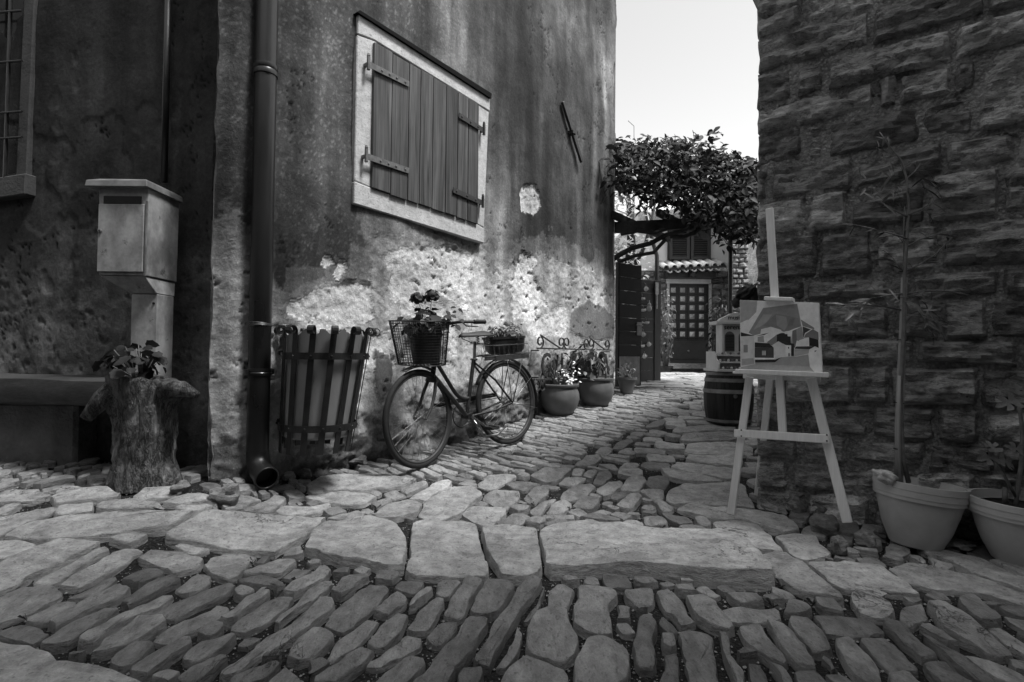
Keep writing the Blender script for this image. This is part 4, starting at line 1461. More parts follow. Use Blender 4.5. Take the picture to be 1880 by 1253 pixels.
# ================================================================ metal cabinet on a post
YB = 3.02
def cb(px, py, y=YB):
    return at_y(px, py, y)
x0, x1 = cb(180, 400).x, cb(272, 400).x
zt, zb = cb(225, 345).z, cb(225, 506).z
yd = 0.28
cl = V(((x0 + x1) / 2, YB + yd / 2, g((x0 + x1) / 2, YB + .1)))
cab = thing('meter_cabinet', 'stained cream metal meter cabinet with pitched lid on a square post', 'cabinet', cl)
body = MB()
tap = 0.012
def frustum(mb, a, b):
    "two rectangles (x0,x1,y0,y1,z)"
    v = []
    for (xa, xb, ya, yb, z) in (a, b):
        v += [(xa, ya, z), (xb, ya, z), (xb, yb, z), (xa, yb, z)]
    mb.add(v, [(3, 2, 1, 0), (4, 5, 6, 7), (0, 1, 5, 4), (1, 2, 6, 5), (2, 3, 7, 6), (3, 0, 4, 7)])
frustum(body, (x0 + tap, x1 - tap * .3, YB, YB + yd, zb), (x0, x1, YB, YB + yd, zt))
body.build('cabinet_body', M['painted_tin'], cab, bevel=0.004)
lid = MB()
lx0, lx1, ly0, ly1 = x0 - 0.05, x1 + 0.015, YB - 0.04, YB + yd + 0.015
frustum(lid, (lx0, lx1, ly0, ly1, zt - 0.004), (lx0 + .004, lx1 - .004, ly0 + .004, ly1 - .004, zt + 0.032))
frustum(lid, (lx0 + .006, lx1 - .006, ly0 + .006, ly1 - .006, zt + 0.033), (lx0 + .05, lx1 - .04, ly0 + .05, ly1 - .04, zt + 0.052))
lid.build('lid', M['tin'], cab, bevel=0.003)
dz1, dz0 = cb(225, 376).z, cb(225, 500).z
dr = MB().box((((x0 + x1) / 2) - 0.004, YB - 0.006, (dz0 + dz1) / 2), ((x1 - x0) / 2 - 0.013, 0, 0), (0, 0.006, 0), (0, 0, (dz1 - dz0) / 2)).build('door', M['painted_tin'], cab, bevel=0.003)
lk = V((x0 + 0.024, YB - 0.014, cb(188, 425).z))
MB().lathe([(0.011, 0), (0.011, 0.006), (0.006, 0.008), (0.006, 0.002), (0, 0.002)], lk, 12, (0, -1, 0)).build('lock', M['tin'], dr, smooth=True, auto=40)
sl = MB().box((((x0 + x1) / 2) - 0.004, YB - 0.0015, cb(225, 368).z), ((x1 - x0) / 2 - 0.035, 0, 0), (0, 0.003, 0), (0, 0, 0.022)).build('slot', M['iron'], cab)
MB().box((x1 - 0.006, YB - 0.004, (dz0 + dz1) / 2), (0.004, 0, 0), (0, 0.005, 0), (0, 0, (dz1 - dz0) / 2 + .02)).build('door_stop', M['tin'], cab)
px0, px1 = cb(242, 560, YB + 0.07).x, cb(290, 560, YB + 0.07).x
zf = cb(260, 537).z
fn_ = MB()
frustum(fn_, (px0, px1, YB + 0.06, YB + 0.22, zf), (x0 + tap + .004, x1 - tap, YB + .004, YB + yd - .004, zb - 0.004))
fn_.build('funnel', M['painted_tin'], cab, bevel=0.003)
MB().box(((px0 + px1) / 2, YB + 0.14, (zf + cl.z) / 2 - .03), ((px1 - px0) / 2, 0, 0), (0, 0.075, 0), (0, 0, (zf - cl.z) / 2 + .03 - 0.002)).build('post', M['painted_tin'], cab, bevel=0.004)
MB().lathe([(0.007, 0), (0.007, 0.006), (0, 0.007)], (px1 - 0.02, YB + 0.065, zf - 0.055), 8, (0, -1, 0)).build('bolt', M['iron'], cab)

# ================================================================ heavy timber bench against the front
bt = at_y(100, 692, 3.02).z
bx1 = at_y(197, 700, 3.02).x
bench = thing('timber_bench', 'heavy dark timber bench top on a plastered footing by the street front', 'bench', (-3.0, 3.2, g(-3.0, 3.2)))
bb = MB()
na, nb_ = 14, 8
L0, L1 = -3.95, bx1
vs = []
for i in range(na + 1):
    x = L0 + (L1 - L0) * i / na
    for j in range(12):
        an = 2 * math.pi * j / 12
        cx_, sx_ = math.cos(an), math.sin(an)
        yy = 0.20 * (abs(cx_) ** 0.35) * (1 if cx_ > 0 else -1)
        zz = 0.085 * (abs(sx_) ** 0.35) * (1 if sx_ > 0 else -1)
        k = 0.012 * noise.noise(V((x * 3, an * 2, 1)))
        vs.append((x, 3.22 + yy + k + (-0.25 * (x + 2.3) if x < -2.3 else 0) * .9, bt - 0.09 + zz + k))
fs = [(i * 12 + j, (i + 1) * 12 + j, (i + 1) * 12 + (j + 1) % 12, i * 12 + (j + 1) % 12) for i in range(na) for j in range(12)]
fs += [tuple(range(12)), tuple(na * 12 + j for j in range(12))[::-1]]
bb.add(vs, fs).build('bench_top', M['dark_wood'], bench, smooth=True, auto=45)
ft = MB()
fx1 = at_y(140, 800, 3.36).x
M['footing'] = mat('footing', 0.17, 0.92, 0.45, 7, 0.8, 30, dist=0.02)
frustum(ft, (-4.0, fx1, 3.36, 3.9, 0.0), (-4.0, fx1 - .02, 3.38, 3.9, bt - 0.18))
ft.build('footing', M['footing'], bench, bevel=0.02)

# ================================================================ tree stump used as a planter
sb = gnd(262, 908)
SX, SY = at_y(266, 800, 2.95).x, 2.95
SZ = g(SX, SY)
st_top = at_y(270, 693, 2.85).z
stump = thing('tree_stump', 'hollowed tree stump with thick cracked bark and broken side knots', 'tree stump', (SX, SY, SZ))
mb = MB()
NA, NZ = 44, 34
prof = []
vs = []
HT = st_top - SZ
for j in range(NZ + 1):
    v = j / NZ
    z = SZ - 0.03 + (HT + 0.03) * v
    for i in range(NA):
        an = 2 * math.pi * i / NA
        r = 0.142 + 0.035 * sstep(0.25, 0.0, v) + 0.02 * sstep(.6, 1.0, v)
        d = V((math.cos(an), math.sin(an), 0))
        r *= 1 + 0.10 * noise.noise(V((d.x * 1.3, d.y * 1.3, v * 2)))
        ridge = abs(noise.noise(V((d.x * 5.5, d.y * 5.5, v * 3.0 + 9))))
        r += 0.022 * ridge + 0.012 * noise.fractal(V((d.x * 8, d.y * 8, v * 9)), .8, 2, 3)
        # side knots: one low on the left, one sharp at the upper right
        for (ka, kv, kr, kw, kh) in ((math.pi * 1.03, 0.80, 0.08, 0.42, 0.13), (-0.12, 0.88, 0.12, 0.32, 0.07), (-0.3, 0.08, 0.06, 0.5, 0.12)):
            da = (an - ka + math.pi) % (2 * math.pi) - math.pi
            r += kr * math.exp(-(da / kw) ** 2 - ((v - kv) / kh) ** 2)
        lean = 0.02 * math.sin(v * 3.0) - 0.02 * v
        top = 0.025 * d.x * sstep(.8, 1, v)
        vs.append((SX + lean + d.x * r, SY + d.y * r * 0.82, z - top + (0.012 * noise.noise(V((an * 3, 2, 1))) if j == NZ else 0)))
# cut face sinking into the hollow
for (k, dz) in ((0.86, 0.004), (0.62, 0.0), (0.55, -0.03), (0.45, -0.10)):
    for i in range(NA):
        p = V(vs[NZ * NA + i])
        vs.append((SX - 0.02 + (p.x - SX + .02) * k, SY + (p.y - SY) * k, st_top + (p.z - st_top) * k + dz))
vs.append((SX - 0.02, SY, st_top - 0.11))
rows = NZ + 5
fs = [(j * NA + i, j * NA + (i + 1) % NA, (j + 1) * NA + (i + 1) % NA, (j + 1) * NA + i) for j in range(rows - 1) for i in range(NA)]
fs += [((rows - 1) * NA + i, (rows - 1) * NA + (i + 1) % NA, len(vs) - 1) for i in range(NA)]
mb.add(vs, fs).build('trunk', M['bark'], stump, smooth=True)
kn = MB()
kn.tube([V((SX + 0.13, SY - 0.05, st_top - 0.07)), V((SX + 0.24, SY - 0.07, st_top - 0.06)), V((SX + 0.33, SY - 0.09, st_top - 0.09))], [0.055, 0.042, 0.018], 10)
kn.build('broken_branch', M['bark'], stump, smooth=True)
kn = MB()
kn.tube([V((SX - 0.1, SY - 0.02, st_top - 0.04)), V((SX - 0.19, SY - 0.06, st_top - 0.12)), V((SX - 0.26, SY - 0.08, st_top - 0.22))], [0.07, 0.05, 0.03], 12)
kn.build('broken_branch', M['bark'], stump, smooth=True)

LF = {k: leaf_mesh('leaf_' + k, o, M[m], fo, dr_) for k, o, m, fo, dr_ in (
    ('geranium', ROUND, 'leaf_dark', 0.25, 0.15), ('geranium_pale', ROUND, 'leaf_mid', 0.25, 0.15), ('oval', OVAL, 'leaf_dark', 0.3, 0.25), ('oval_mid', OVAL, 'leaf_mid', 0.3, 0.25),
    ('slim', SLIM, 'leaf_mid', 0.2, 0.15), ('slim_pale', SLIM, 'leaf_pale', 0.2, 0.15), ('slim_dark', SLIM, 'leaf_dark', 0.2, 0.15), ('fig', FIG, 'leaf_pale', 0.25, 0.25), ('petal', OVAL, 'flower_white', 0.3, 0.2), ('petal_dark', ROUND, 'flower_dark', 0.5, 0.3), ('oval_bright', OVAL, 'leaf_bright', 0.3, 0.2))}

def bush(root, c, rx, ry, rz, n, kinds, size, stems=True, seed=1, up=0.5, origin=None, stem_mat='twig'):
    "leaves on short stems filling an ellipsoid; each leaf its own part"
    rnd = random.Random(seed)
    c = V(c)
    org = V(origin) if origin is not None else c - UP * rz
    sm = MB()
    for i in range(n):
        while True:
            d = V((rnd.uniform(-1, 1), rnd.uniform(-1, 1), rnd.uniform(-1, 1)))
            if 0.25 < d.length < 1: break
        p = c + V((d.x * rx, d.y * ry, d.z * rz))
        nz = (V((d.x, d.y, d.z * .6 + up)) + V((rnd.uniform(-.5, .5), rnd.uniform(-.5, .5), rnd.uniform(-.3, .5)))).normalized()
        xd = V((d.x, d.y, -0.2)) + V((rnd.uniform(-.6, .6), rnd.uniform(-.6, .6), 0))
        s = size * rnd.uniform(.6, 1.25)
        place('leaf', LF[rnd.choice(kinds)], root, p, frame_rot(nz, xd), s)
        if stems and i % 2 == 0:
            sm.tube([org + V((d.x * rx * .2, d.y * ry * .2, 0)), org.lerp(p, .6) + UP * 0.02, p], [0.004, 0.003, 0.002], 5)
    if sm.v:
        sm.build('stem', M[stem_mat], root, smooth=True)

pl = thing('geranium_plant', 'small dark geranium growing in the hollow of the stump', 'plant', (SX - 0.03, SY, st_top - 0.05))
bush(pl, (SX - 0.03, SY - 0.03, st_top + 0.085), 0.16, 0.12, 0.095, 46, ['geranium'], 0.060, seed=4, origin=(SX - .03, SY, st_top - .08))
for k, (px, py) in enumerate(((240, 662), (262, 640), (280, 650))):
    p = at_y(px, py, 2.88)
    place('leaf', LF['geranium'], pl, p, frame_rot((RND.uniform(-.3, .3), -0.5, .8), (1, 0, 0)), 0.05)

# ================================================================ wrought iron litter basket
bc = side(600, 700, 0.27)
BZ0, BZ1 = at_y(580, 822, bc.y).z, at_y(600, 612, bc.y).z
bc = V((bc.x, bc.y, BZ0))
bt_ = at_y(603, 612, bc.y); bb_ = at_y(580, 822, bc.y)
ax_lean = V((bt_.x - bb_.x, 0, bt_.z - bb_.z))
H_ = BZ1 - BZ0
RT, RB = 0.245, 0.200
litter = thing('litter_basket', 'round litter basket of riveted black iron straps with scrolled tops and grey liner', 'litter bin', (bb_.x, bc.y, BZ0))
def bp(an, v, r_off=0.0):
    r = RB + (RT - RB) * v + r_off
    return V((bb_.x, bc.y, BZ0)) + ax_lean * v + V((math.cos(an) * r, math.sin(an) * r, 0))
lin = MB()
NL = 64
vs = []
for v, ro in ((0.10, -0.035), (0.12, -0.012), (0.5, -0.012), (0.9, -0.012)):
    vs += [bp(2 * math.pi * i / NL, v, ro) for i in range(NL)]
for ro in (-0.012, -0.018):
    for i in range(NL):
        sc_ = abs(math.sin(7 * 2 * math.pi * i / NL))
        vs.append(bp(2 * math.pi * i / NL, 1.045 - 0.075 * sc_ ** 0.8, ro))
for v, ro in ((0.5, -0.020), (0.14, -0.024)):
    vs += [bp(2 * math.pi * i / NL, v, ro) for i in range(NL)]
fs = [(k * NL + i, k * NL + (i + 1) % NL, (k + 1) * NL + (i + 1) % NL, (k + 1) * NL + i) for k in range(7) for i in range(NL)]
fs += [tuple(range(NL))[::-1], tuple(7 * NL + i for i in range(NL))]
lin.add(vs, fs).build('liner', M['liner'], litter, smooth=True, auto=50)
for v in (0.80, 0.20):
    hp = MB()
    pts = [bp(2 * math.pi * i / 48, v, 0.006) for i in range(48)]
    vs, fs = [], []
    for i, p in enumerate(pts):
        o = V((math.cos(2 * math.pi * i / 48), math.sin(2 * math.pi * i / 48), 0)) * 0.006
        vs += [p - UP * 0.019, p + o - UP * 0.019, p + o + UP * 0.019, p + UP * 0.019]
    for i in range(48):
        a, b = i * 4, ((i + 1) % 48) * 4
        fs += [(a + k, b + k, b + (k + 1) % 4, a + (k + 1) % 4) for k in range(4)]
    hp.add(vs, fs)
    for i in range(14):
        an = 2 * math.pi * (i + .5) / 14
        hp.lathe([(0.007, 0), (0.005, 0.004), (0, 0.005)], bp(an, v, 0.012), 7, V((math.cos(an), math.sin(an), 0)))
    hp.build('hoop', M['iron'], litter)
def strap(path, w_dir, w, th, mb):
    "flat bar swept along a path; w_dir is the direction of its width"
    vs, fs = [], []
    w_dir = V(w_dir).normalized()
    m = len(path)
    for i, p in enumerate(path):
        tv = (path[min(i + 1, m - 1)] - path[max(i - 1, 0)]).normalized()
        nn = tv.cross(w_dir).normalized()
        vs += [p - w_dir * w / 2 - nn * th / 2, p + w_dir * w / 2 - nn * th / 2, p + w_dir * w / 2 + nn * th / 2, p - w_dir * w / 2 + nn * th / 2]
    for i in range(m - 1):
        a, b = i * 4, (i + 1) * 4
        fs += [(a + k, a + (k + 1) % 4, b + (k + 1) % 4, b + k) for k in range(4)]
    fs += [(3, 2, 1, 0), tuple((m - 1) * 4 + k for k in range(4))]
    mb.add(vs, fs)
for i in range(14):
    an = 2 * math.pi * (i + .5) / 14
    rd = V((math.cos(an), math.sin(an), 0))
    tg = V((-math.sin(an), math.cos(an), 0))
    path = [bp(an, v, 0.002) for v in (-0.015, 0.05, 0.3, 0.6, 0.9, 0.97)]
    c = bp(an, 1.0, 0.002) + rd * 0.030
    for k in range(11):
        a = math.pi - k * math.radians(36)
        rr = 0.030 - 0.0016 * k
        path.append(c + rd * (rr * math.cos(a)) + UP * (rr * math.sin(a) + 0.006))
    mb = MB()
    strap(path, tg, 0.034, 0.005, mb)
    mb.build('slat', M['iron'], litter)
# the bracket post beside it, scrolled at the top
wp = V((bb_.x, bc.y, BZ0)) - SD * 0.13 - SN * 0.17
lp0, lp1 = at_y(517, 815, bc.y + .02), at_y(527, 606, bc.y + .02)
path = [lp0.lerp(lp1, k / 6) for k in range(7)]
lft = V((-1, 0, 0))
c = lp1 + lft * 0.030
for k in range(1, 12):
    a = k * math.radians(32)
    rr = 0.030 - 0.0012 * k
    path.append(c + V((math.cos(a) * rr, 0, math.sin(a) * rr)))
mb = MB()
strap(path, (0, 1, 0), 0.034, 0.008, mb)
for v in (0.80, 0.20):
    q = bp(math.pi * 0.98, v, 0.0)
    pq = lp0.lerp(lp1, v)
    mb.beam(pq - V((0.03, 0, 0)), q, 0.03, 0.03)
    ww = pq - SN * ((pq - SA).dot(SN) + 0.02)
    mb.beam(pq, ww, 0.02, 0.02)
mb.build('bracket', M['iron'], litter)
# ================================================================ bicycle leaning by the wall
FG, RG_ = gnd(776, 862), gnd(938, 818)
bu = V((FG.x - RG_.x, FG.y - RG_.y, 0))
WB = bu.length
bu.normalize()
bw_ = V((bu.y, -bu.x, 0))                 # sideways; sign set so that it points away from the wall
if bw_.dot(SN) < 0: bw_ = -bw_
BS = 1.0
R_W = 0.335
lean = math.radians(5)
bv_ = (UP * math.cos(lean) - bw_ * math.sin(lean)).normalized()
slope_b = (g(FG.x, FG.y) - g(RG_.x, RG_.y)) / WB
bu3 = V((bu.x, bu.y, slope_b)).normalized()
bv_ = (bv_ - bu3 * bv_.dot(bu3)).normalized()
B0 = V((RG_.x, RG_.y, g(RG_.x, RG_.y) + 0.012))
def bk_(u, v, w=0.0):
    return B0 + bu3 * u + bv_ * v + bw_ * w
bike = thing('bicycle', 'rusty old step-through bicycle with wire basket, standing by the peeling wall', 'bicycle', B0)
steer = math.radians(10)
def make_wheel(cn, fwd, upv, R):
    axis = fwd.cross(upv).normalized()
    tyre = MB().ring(cn, axis, R - 0.018, 0.0185, 56, 10).build('wheel', M['rubber'], bike, smooth=True)
    rim = MB()
    Rr = R - 0.040
    prof = [(Rr - 0.008, -0.006), (Rr, -0.014), (Rr + 0.006, -0.013), (Rr + 0.006, 0.013), (Rr, 0.014), (Rr - 0.008, 0.006), (Rr - 0.008, -0.006)]
    rim.lathe(prof, cn, 56, axis, cap=False)
    rim.build('rim', M['iron_rust'], tyre, smooth=True, auto=40)
    hub = MB()
    hub.tube([cn - axis * 0.055, cn + axis * 0.055], 0.007, 8)
    hub.lathe([(0.012, -.04), (0.026, -.032), (0.026, -.028), (0.014, -.022), (0.014, .022), (0.026, .028), (0.026, .032), (0.012, .04)], cn, 14, axis)
    hub.lathe([(0.010, -.056), (0.010, -.048)], cn, 6, axis)
    hub.lathe([(0.010, .048), (0.010, .056)], cn, 6, axis)
    hub.build('hub', M['steel'], tyre, smooth=True, auto=40)
    spk = MB()
    for i in range(36):
        a = 2 * math.pi * i / 36
        sd_ = 1 if i % 2 else -1
        ah = a + (0.55 if (i // 2) % 2 else -0.55) * 2
        p = cn + fwd * (Rr * math.cos(a)) + upv * (Rr * math.sin(a))
        q = cn + fwd * (0.025 * math.cos(ah)) + upv * (0.025 * math.sin(ah)) + axis * (0.030 * sd_)
        spk.tube([q, p], 0.0013, 4, cap=False)
    spk.build('spokes', M['steel'], tyre, smooth=True)
    return tyre
RH = bk_(0, R_W)
FHc = bk_(WB, R_W)
make_wheel(RH, bu3, bv_, R_W)
# steering axis, tilted back
hb, ht = bk_(WB - 0.155, 0.60), bk_(WB - 0.205, 0.775)
sax = (ht - hb).normalized()
RS = Matrix.Rotation(steer if bw_.dot(bu.cross(UP)) < 0 else -steer, 3, sax)
def st_(p):
    return hb + RS @ (p - hb)
sgn_out = RS @ bu3
if sgn_out.dot(bw_) < 0:
    RS = RS.transposed()
ff = RS @ bu3; fu = RS @ bv_; fw = RS @ bw_
FH = st_(FHc)
make_wheel(FH, ff, fu, R_W)
paint = M['bike_paint']
BBp = bk_(0.44, 0.285)
seat_cl = bk_(0.315, 0.70)
fr = MB()
fr.tube([BBp, seat_cl], 0.0155, 10)
fr.tube([hb, ht], 0.019, 12)
fr.tube([hb + sax * 0.02, BBp], 0.0165, 10)                       # lower tube
crv = []
a_, b__ = hb.lerp(ht, 0.72), bk_(0.405, 0.415)
for k in range(11):
    s = k / 10
    p = a_.lerp(bk_(0.49, 0.40), s) if s < 0.8 else None
    crv.append(p) if p else None
e0 = crv[-1]
for k in range(1, 6):
    s = k / 5
    m1 = e0.lerp(bk_(0.49, 0.40), s); m2 = bk_(0.49, 0.40).lerp(b__, s)
    crv.append(m1.lerp(m2, s))
fr.tube(crv, 0.0145, 10)                                          # upper tube sweeping down to the seat tube
for s in (-1, 1):
    fr.tube([BBp + bw_ * 0.03 * s, bk_(0.2, 0.30, 0.055 * s), RH + bw_ * 0.062 * s], 0.009, 8)
    fr.tube([seat_cl + bw_ * 0.018 * s - bv_ * 0.03, bk_(0.16, 0.53, 0.055 * s), RH + bw_ * 0.064 * s], 0.008, 8)
fr.tube([BBp - bw_ * 0.04, BBp + bw_ * 0.04], 0.022, 12)
fr.build('frame', paint, bike, smooth=True, auto=60)
fk = MB()
crown = hb - sax * 0.02
for s in (-1, 1):
    pts = [crown + fw * 0.035 * s, crown.lerp(FH, .35) + fw * 0.052 * s - ff * 0.012, crown.lerp(FH, .7) + fw * 0.055 * s - ff * 0.022, FH + fw * 0.056 * s - ff * 0.018 + fu * 0.02, FH + fw * 0.056 * s]
    fk.tube(pts, [0.013, 0.012, 0.010, 0.008, 0.008], 8)
fk.tube([crown - fw * 0.05, crown + fw * 0.05], 0.016, 8)
fk.build('fork', M['iron_rust'], bike, smooth=True, auto=60)
# handlebar
hs = MB()
stt = ht + sax * 0.20
hs.tube([ht, stt, stt + ff * 0.03], 0.011, 8)
bar = []
for s in (-1, 1):
    hs.tube([stt + ff * 0.03, stt + ff * 0.06 + fw * 0.10 * s + fu * 0.01, stt + ff * 0.02 + fw * 0.22 * s + fu * 0.03, stt - ff * 0.09 + fw * 0.27 * s + fu * 0.03, stt - ff * 0.13 + fw * 0.275 * s + fu * 0.03], 0.011, 8)
hs.build('handlebar', M['iron_rust'], bike, smooth=True, auto=60)
for s in (-1, 1):
    p, q = stt - ff * 0.07 + fw * 0.264 * s + fu * 0.03, stt - ff * 0.18 + fw * 0.278 * s + fu * 0.03
    MB().lathe([(0.015, 0), (0.017, 0.01), (0.0155, 0.1), (0.018, 0.112), (0.0, 0.116)], p, 12, q - p).build('grip', M['black_plastic'], bike, smooth=True, auto=50)
    lv = MB()
    lv.tube([stt + ff * 0.01 + fw * 0.225 * s + fu * 0.025, stt - ff * 0.02 + fw * 0.235 * s + fu * 0.0, stt - ff * 0.12 + fw * 0.262 * s - fu * 0.005], [0.006, 0.006, 0.004], 6)
    lv.build('brake_lever', M['steel'], bike, smooth=True)
# mudguards
def guard(cn, fwd, upv, wd, R, a0, a1, name):
    vs, fs = [], []
    n = 26
    for i in range(n + 1):
        a = math.radians(a0 + (a1 - a0) * i / n)
        rd = fwd * math.cos(a) + upv * math.sin(a)
        for j in range(6):
            b = -1 + 2 * j / 5
            vs.append(cn + rd * (R + 0.012 * (1 - b * b)) + wd * (0.027 * b))
    for i in range(n):
        for j in range(5):
            a = i * 6 + j
            fs.append((a, a + 1, a + 7, a + 6))
    m0 = MB().add(vs, fs)
    o = m0.build(name, M['bike_paint'], bike, smooth=True)
    md = o.modifiers.new('thick', 'SOLIDIFY'); md.thickness = 0.0016
    return o
guard(RH, bu3, bv_, bw_, R_W + 0.014, 28, 205, 'mudguard')
guard(FH, ff, fu, fw, R_W + 0.016, 68, 118, 'mudguard')
sty = MB()
for s in (-1, 1):
    for an in (95, 150, 195):
        a = math.radians(an)
        MB().tube([RH + bw_ * 0.06 * s, RH + (bu3 * math.cos(a) + bv_ * math.sin(a)) * (R_W + .012) + bw_ * 0.025 * s], 0.0025, 5).build('mudguard_stay', M['steel'], bike, smooth=True)
# drive side
cr = MB()
for s in (0.055,):
    axis = bw_
    cr.ring(BBp + bw_ * s * -1, axis, 0.085, 0.004, 32, 6)
    for k in range(5):
        a = 2 * math.pi * k / 5
        cr.beam(BBp - bw_ * s, BBp - bw_ * s + (bu3 * math.cos(a) + bv_ * math.sin(a)) * 0.085, 0.012, 0.005, bw_)
cr.build('chainring', M['tin'], bike)
ch = MB()
cp = []
for k in range(14):
    a = math.radians(-80 + 160 * k / 13)
    cp.append(BBp - bw_ * 0.055 + bu3 * (0.088 * math.cos(a)) + bv_ * (0.088 * math.sin(a)))
for k in range(8):
    a = math.radians(100 + 160 * k / 7)
    cp.append(RH - bw_ * 0.055 + bu3 * (0.035 * math.cos(a)) + bv_ * (0.035 * math.sin(a)))
ch.tube(cp, 0.004, 6, closed=True)
ch.build('chain', M['iron_rust'], bike, smooth=True)
cg = MB()
cgp = [BBp - bw_ * .068 + bv_ * 0.105 + bu3 * 0.08, BBp - bw_ * .068 + bv_ * 0.112, RH - bw_ * .068 + bv_ * 0.06 + bu3 * .05]
for a, b in zip(cgp[:-1], cgp[1:]):
    cg.beam(a, b, 0.035, 0.002, bw_)
cg.build('chain_guard', M['bike_paint'], bike)
for s, a in ((1, math.radians(215)), (-1, math.radians(35))):
    d = bu3 * math.cos(a) + bv_ * math.sin(a)
    c0_ = BBp + bw_ * (0.055 * s)
    c1 = c0_ + d * 0.165
    ck = MB().tube([c0_, c1], [0.011, 0.008], 8).build('crank', M['steel'], bike, smooth=True, auto=50)
    pdl = MB()
    pc = c1 + bw_ * (0.055 * s)
    for k in (-1, 1):
        pdl.box(pc + bu3 * 0.028 * k, bw_ * 0.045, bu3 * 0.011, bv_ * 0.011)
    pdl.beam(c1, pc + bw_ * 0.045 * s, 0.012, 0.012)
    for k in (-1, 1):
        pdl.box(pc + bw_ * 0.043 * k, bw_ * 0.004, bu3 * 0.036, bv_ * 0.008)
    pdl.build('pedal', M['rubber'], ck)
ks = MB()
ks.tube([bk_(0.40, 0.26, 0.02), bk_(0.33, 0.12, 0.05), bk_(0.20, 0.115, 0.06), bk_(0.08, 0.17, 0.065)], [0.009, 0.008, 0.008, 0.006], 8)
ks.build('kickstand', M['steel'], bike, smooth=True)
# seat post and worn sprung saddle
sp_top = bk_(0.285, 0.835)
sp_ = MB()
sp_.tube([seat_cl - bv_ * .05, sp_top], 0.0125, 10)
sp_.tube([seat_cl - bw_ * .03, seat_cl + bw_ * 0.035], 0.009, 8)
sp_.build('seat_post', M['steel'], bike, smooth=True, auto=50)
sadl = MB()
sv = []
prof_s = [(-0.13, 0.085, 0.03), (-0.09, 0.10, 0.045), (-0.02, 0.075, 0.04), (0.05, 0.035, 0.036), (0.12, 0.022, 0.036), (0.145, 0.012, 0.02)]
for (u, w, z) in prof_s:
    for j in range(9):
        b = -1 + 2 * j / 8
        sv.append(sp_top + bu3 * u + bw_ * (w * b) + bv_ * (0.03 + z * (1 - 0.8 * abs(b) ** 2.5)))
sf = [(i * 9 + j, i * 9 + j + 1, (i + 1) * 9 + j + 1, (i + 1) * 9 + j) for i in range(5) for j in range(8)]
sdo = sadl.add(sv, sf).build('saddle', M['iron_rust'], bike, smooth=True)
sdo.modifiers.new('thick', 'SOLIDIFY').thickness = 0.006
spr = MB()
for s in (-1, 1):
    pts = []
    for k in range(40):
        a = k * 0.9
        pts.append(sp_top + bu3 * (-0.085 + 0.014 * math.cos(a)) + bw_ * (0.055 * s + 0.014 * math.sin(a)) + bv_ * (-0.02 + 0.07 * k / 39))
    spr.tube(pts, 0.003, 5)
    spr.tube([sp_top + bu3 * -0.09 + bw_ * .055 * s - bv_ * .015, sp_top - bv_ * 0.02, sp_top + bu3 * 0.13 + bv_ * 0.03], 0.004, 5)
spr.build('saddle_spring', M['steel'], bike, smooth=True)
# front basket of wire mesh
bkc = st_(bk_(WB - 0.055, 0.70))
def bsk(u, w, v):
    return bkc + ff * u + fw * w + fu * v
def bas_ring(v):
    k = v / 0.30
    a, b = 0.125 + 0.035 * k, 0.165 + 0.045 * k
    pts = []
    for i in range(40):
        t_ = 2 * math.pi * i / 40
        c_, s_ = math.cos(t_), math.sin(t_)
        pts.append(bsk(a * math.copysign(abs(c_) ** .7, c_), b * math.copysign(abs(s_) ** .7, s_), v))
    return pts
bask = MB()
bask.tube(bas_ring(0.30), 0.0045, 6, closed=True)
basket = bask.build('basket', M['iron'], bike, smooth=True)
ms = MB()
for k in range(1, 16):
    ms.tube(bas_ring(0.30 * k / 16), 0.0018, 3, closed=True)
r0, r1 = bas_ring(0.0), bas_ring(0.30)
MB().tube(r0, 0.004, 6, closed=True).build('base_ring', M['iron'], basket, smooth=True)
for i in range(40):
    ms.tube([r0[i], r1[i]], 0.0018, 3, cap=False)
    ms.tube([r0[i].lerp(r0[(i + 1) % 40], .5), r1[i].lerp(r1[(i + 1) % 40], .5)], 0.0018, 3, cap=False)
for i in range(-4, 5):
    ms.tube([bsk(-0.12, 0.035 * i, 0), bsk(0.12, 0.035 * i, 0)], 0.0013, 3, cap=False)
for i in range(-3, 4):
    ms.tube([bsk(0.035 * i, -0.16, 0), bsk(0.035 * i, 0.16, 0)], 0.0013, 3, cap=False)
ms.build('wire_mesh', M['iron'], basket)
br = MB()
br.beam(bsk(-0.16, 0, 0.25), stt, 0.02, 0.008)
br.beam(bsk(-0.12, 0, 0.0), hb, 0.02, 0.008)
br.build('basket_bracket', M['iron'], basket)
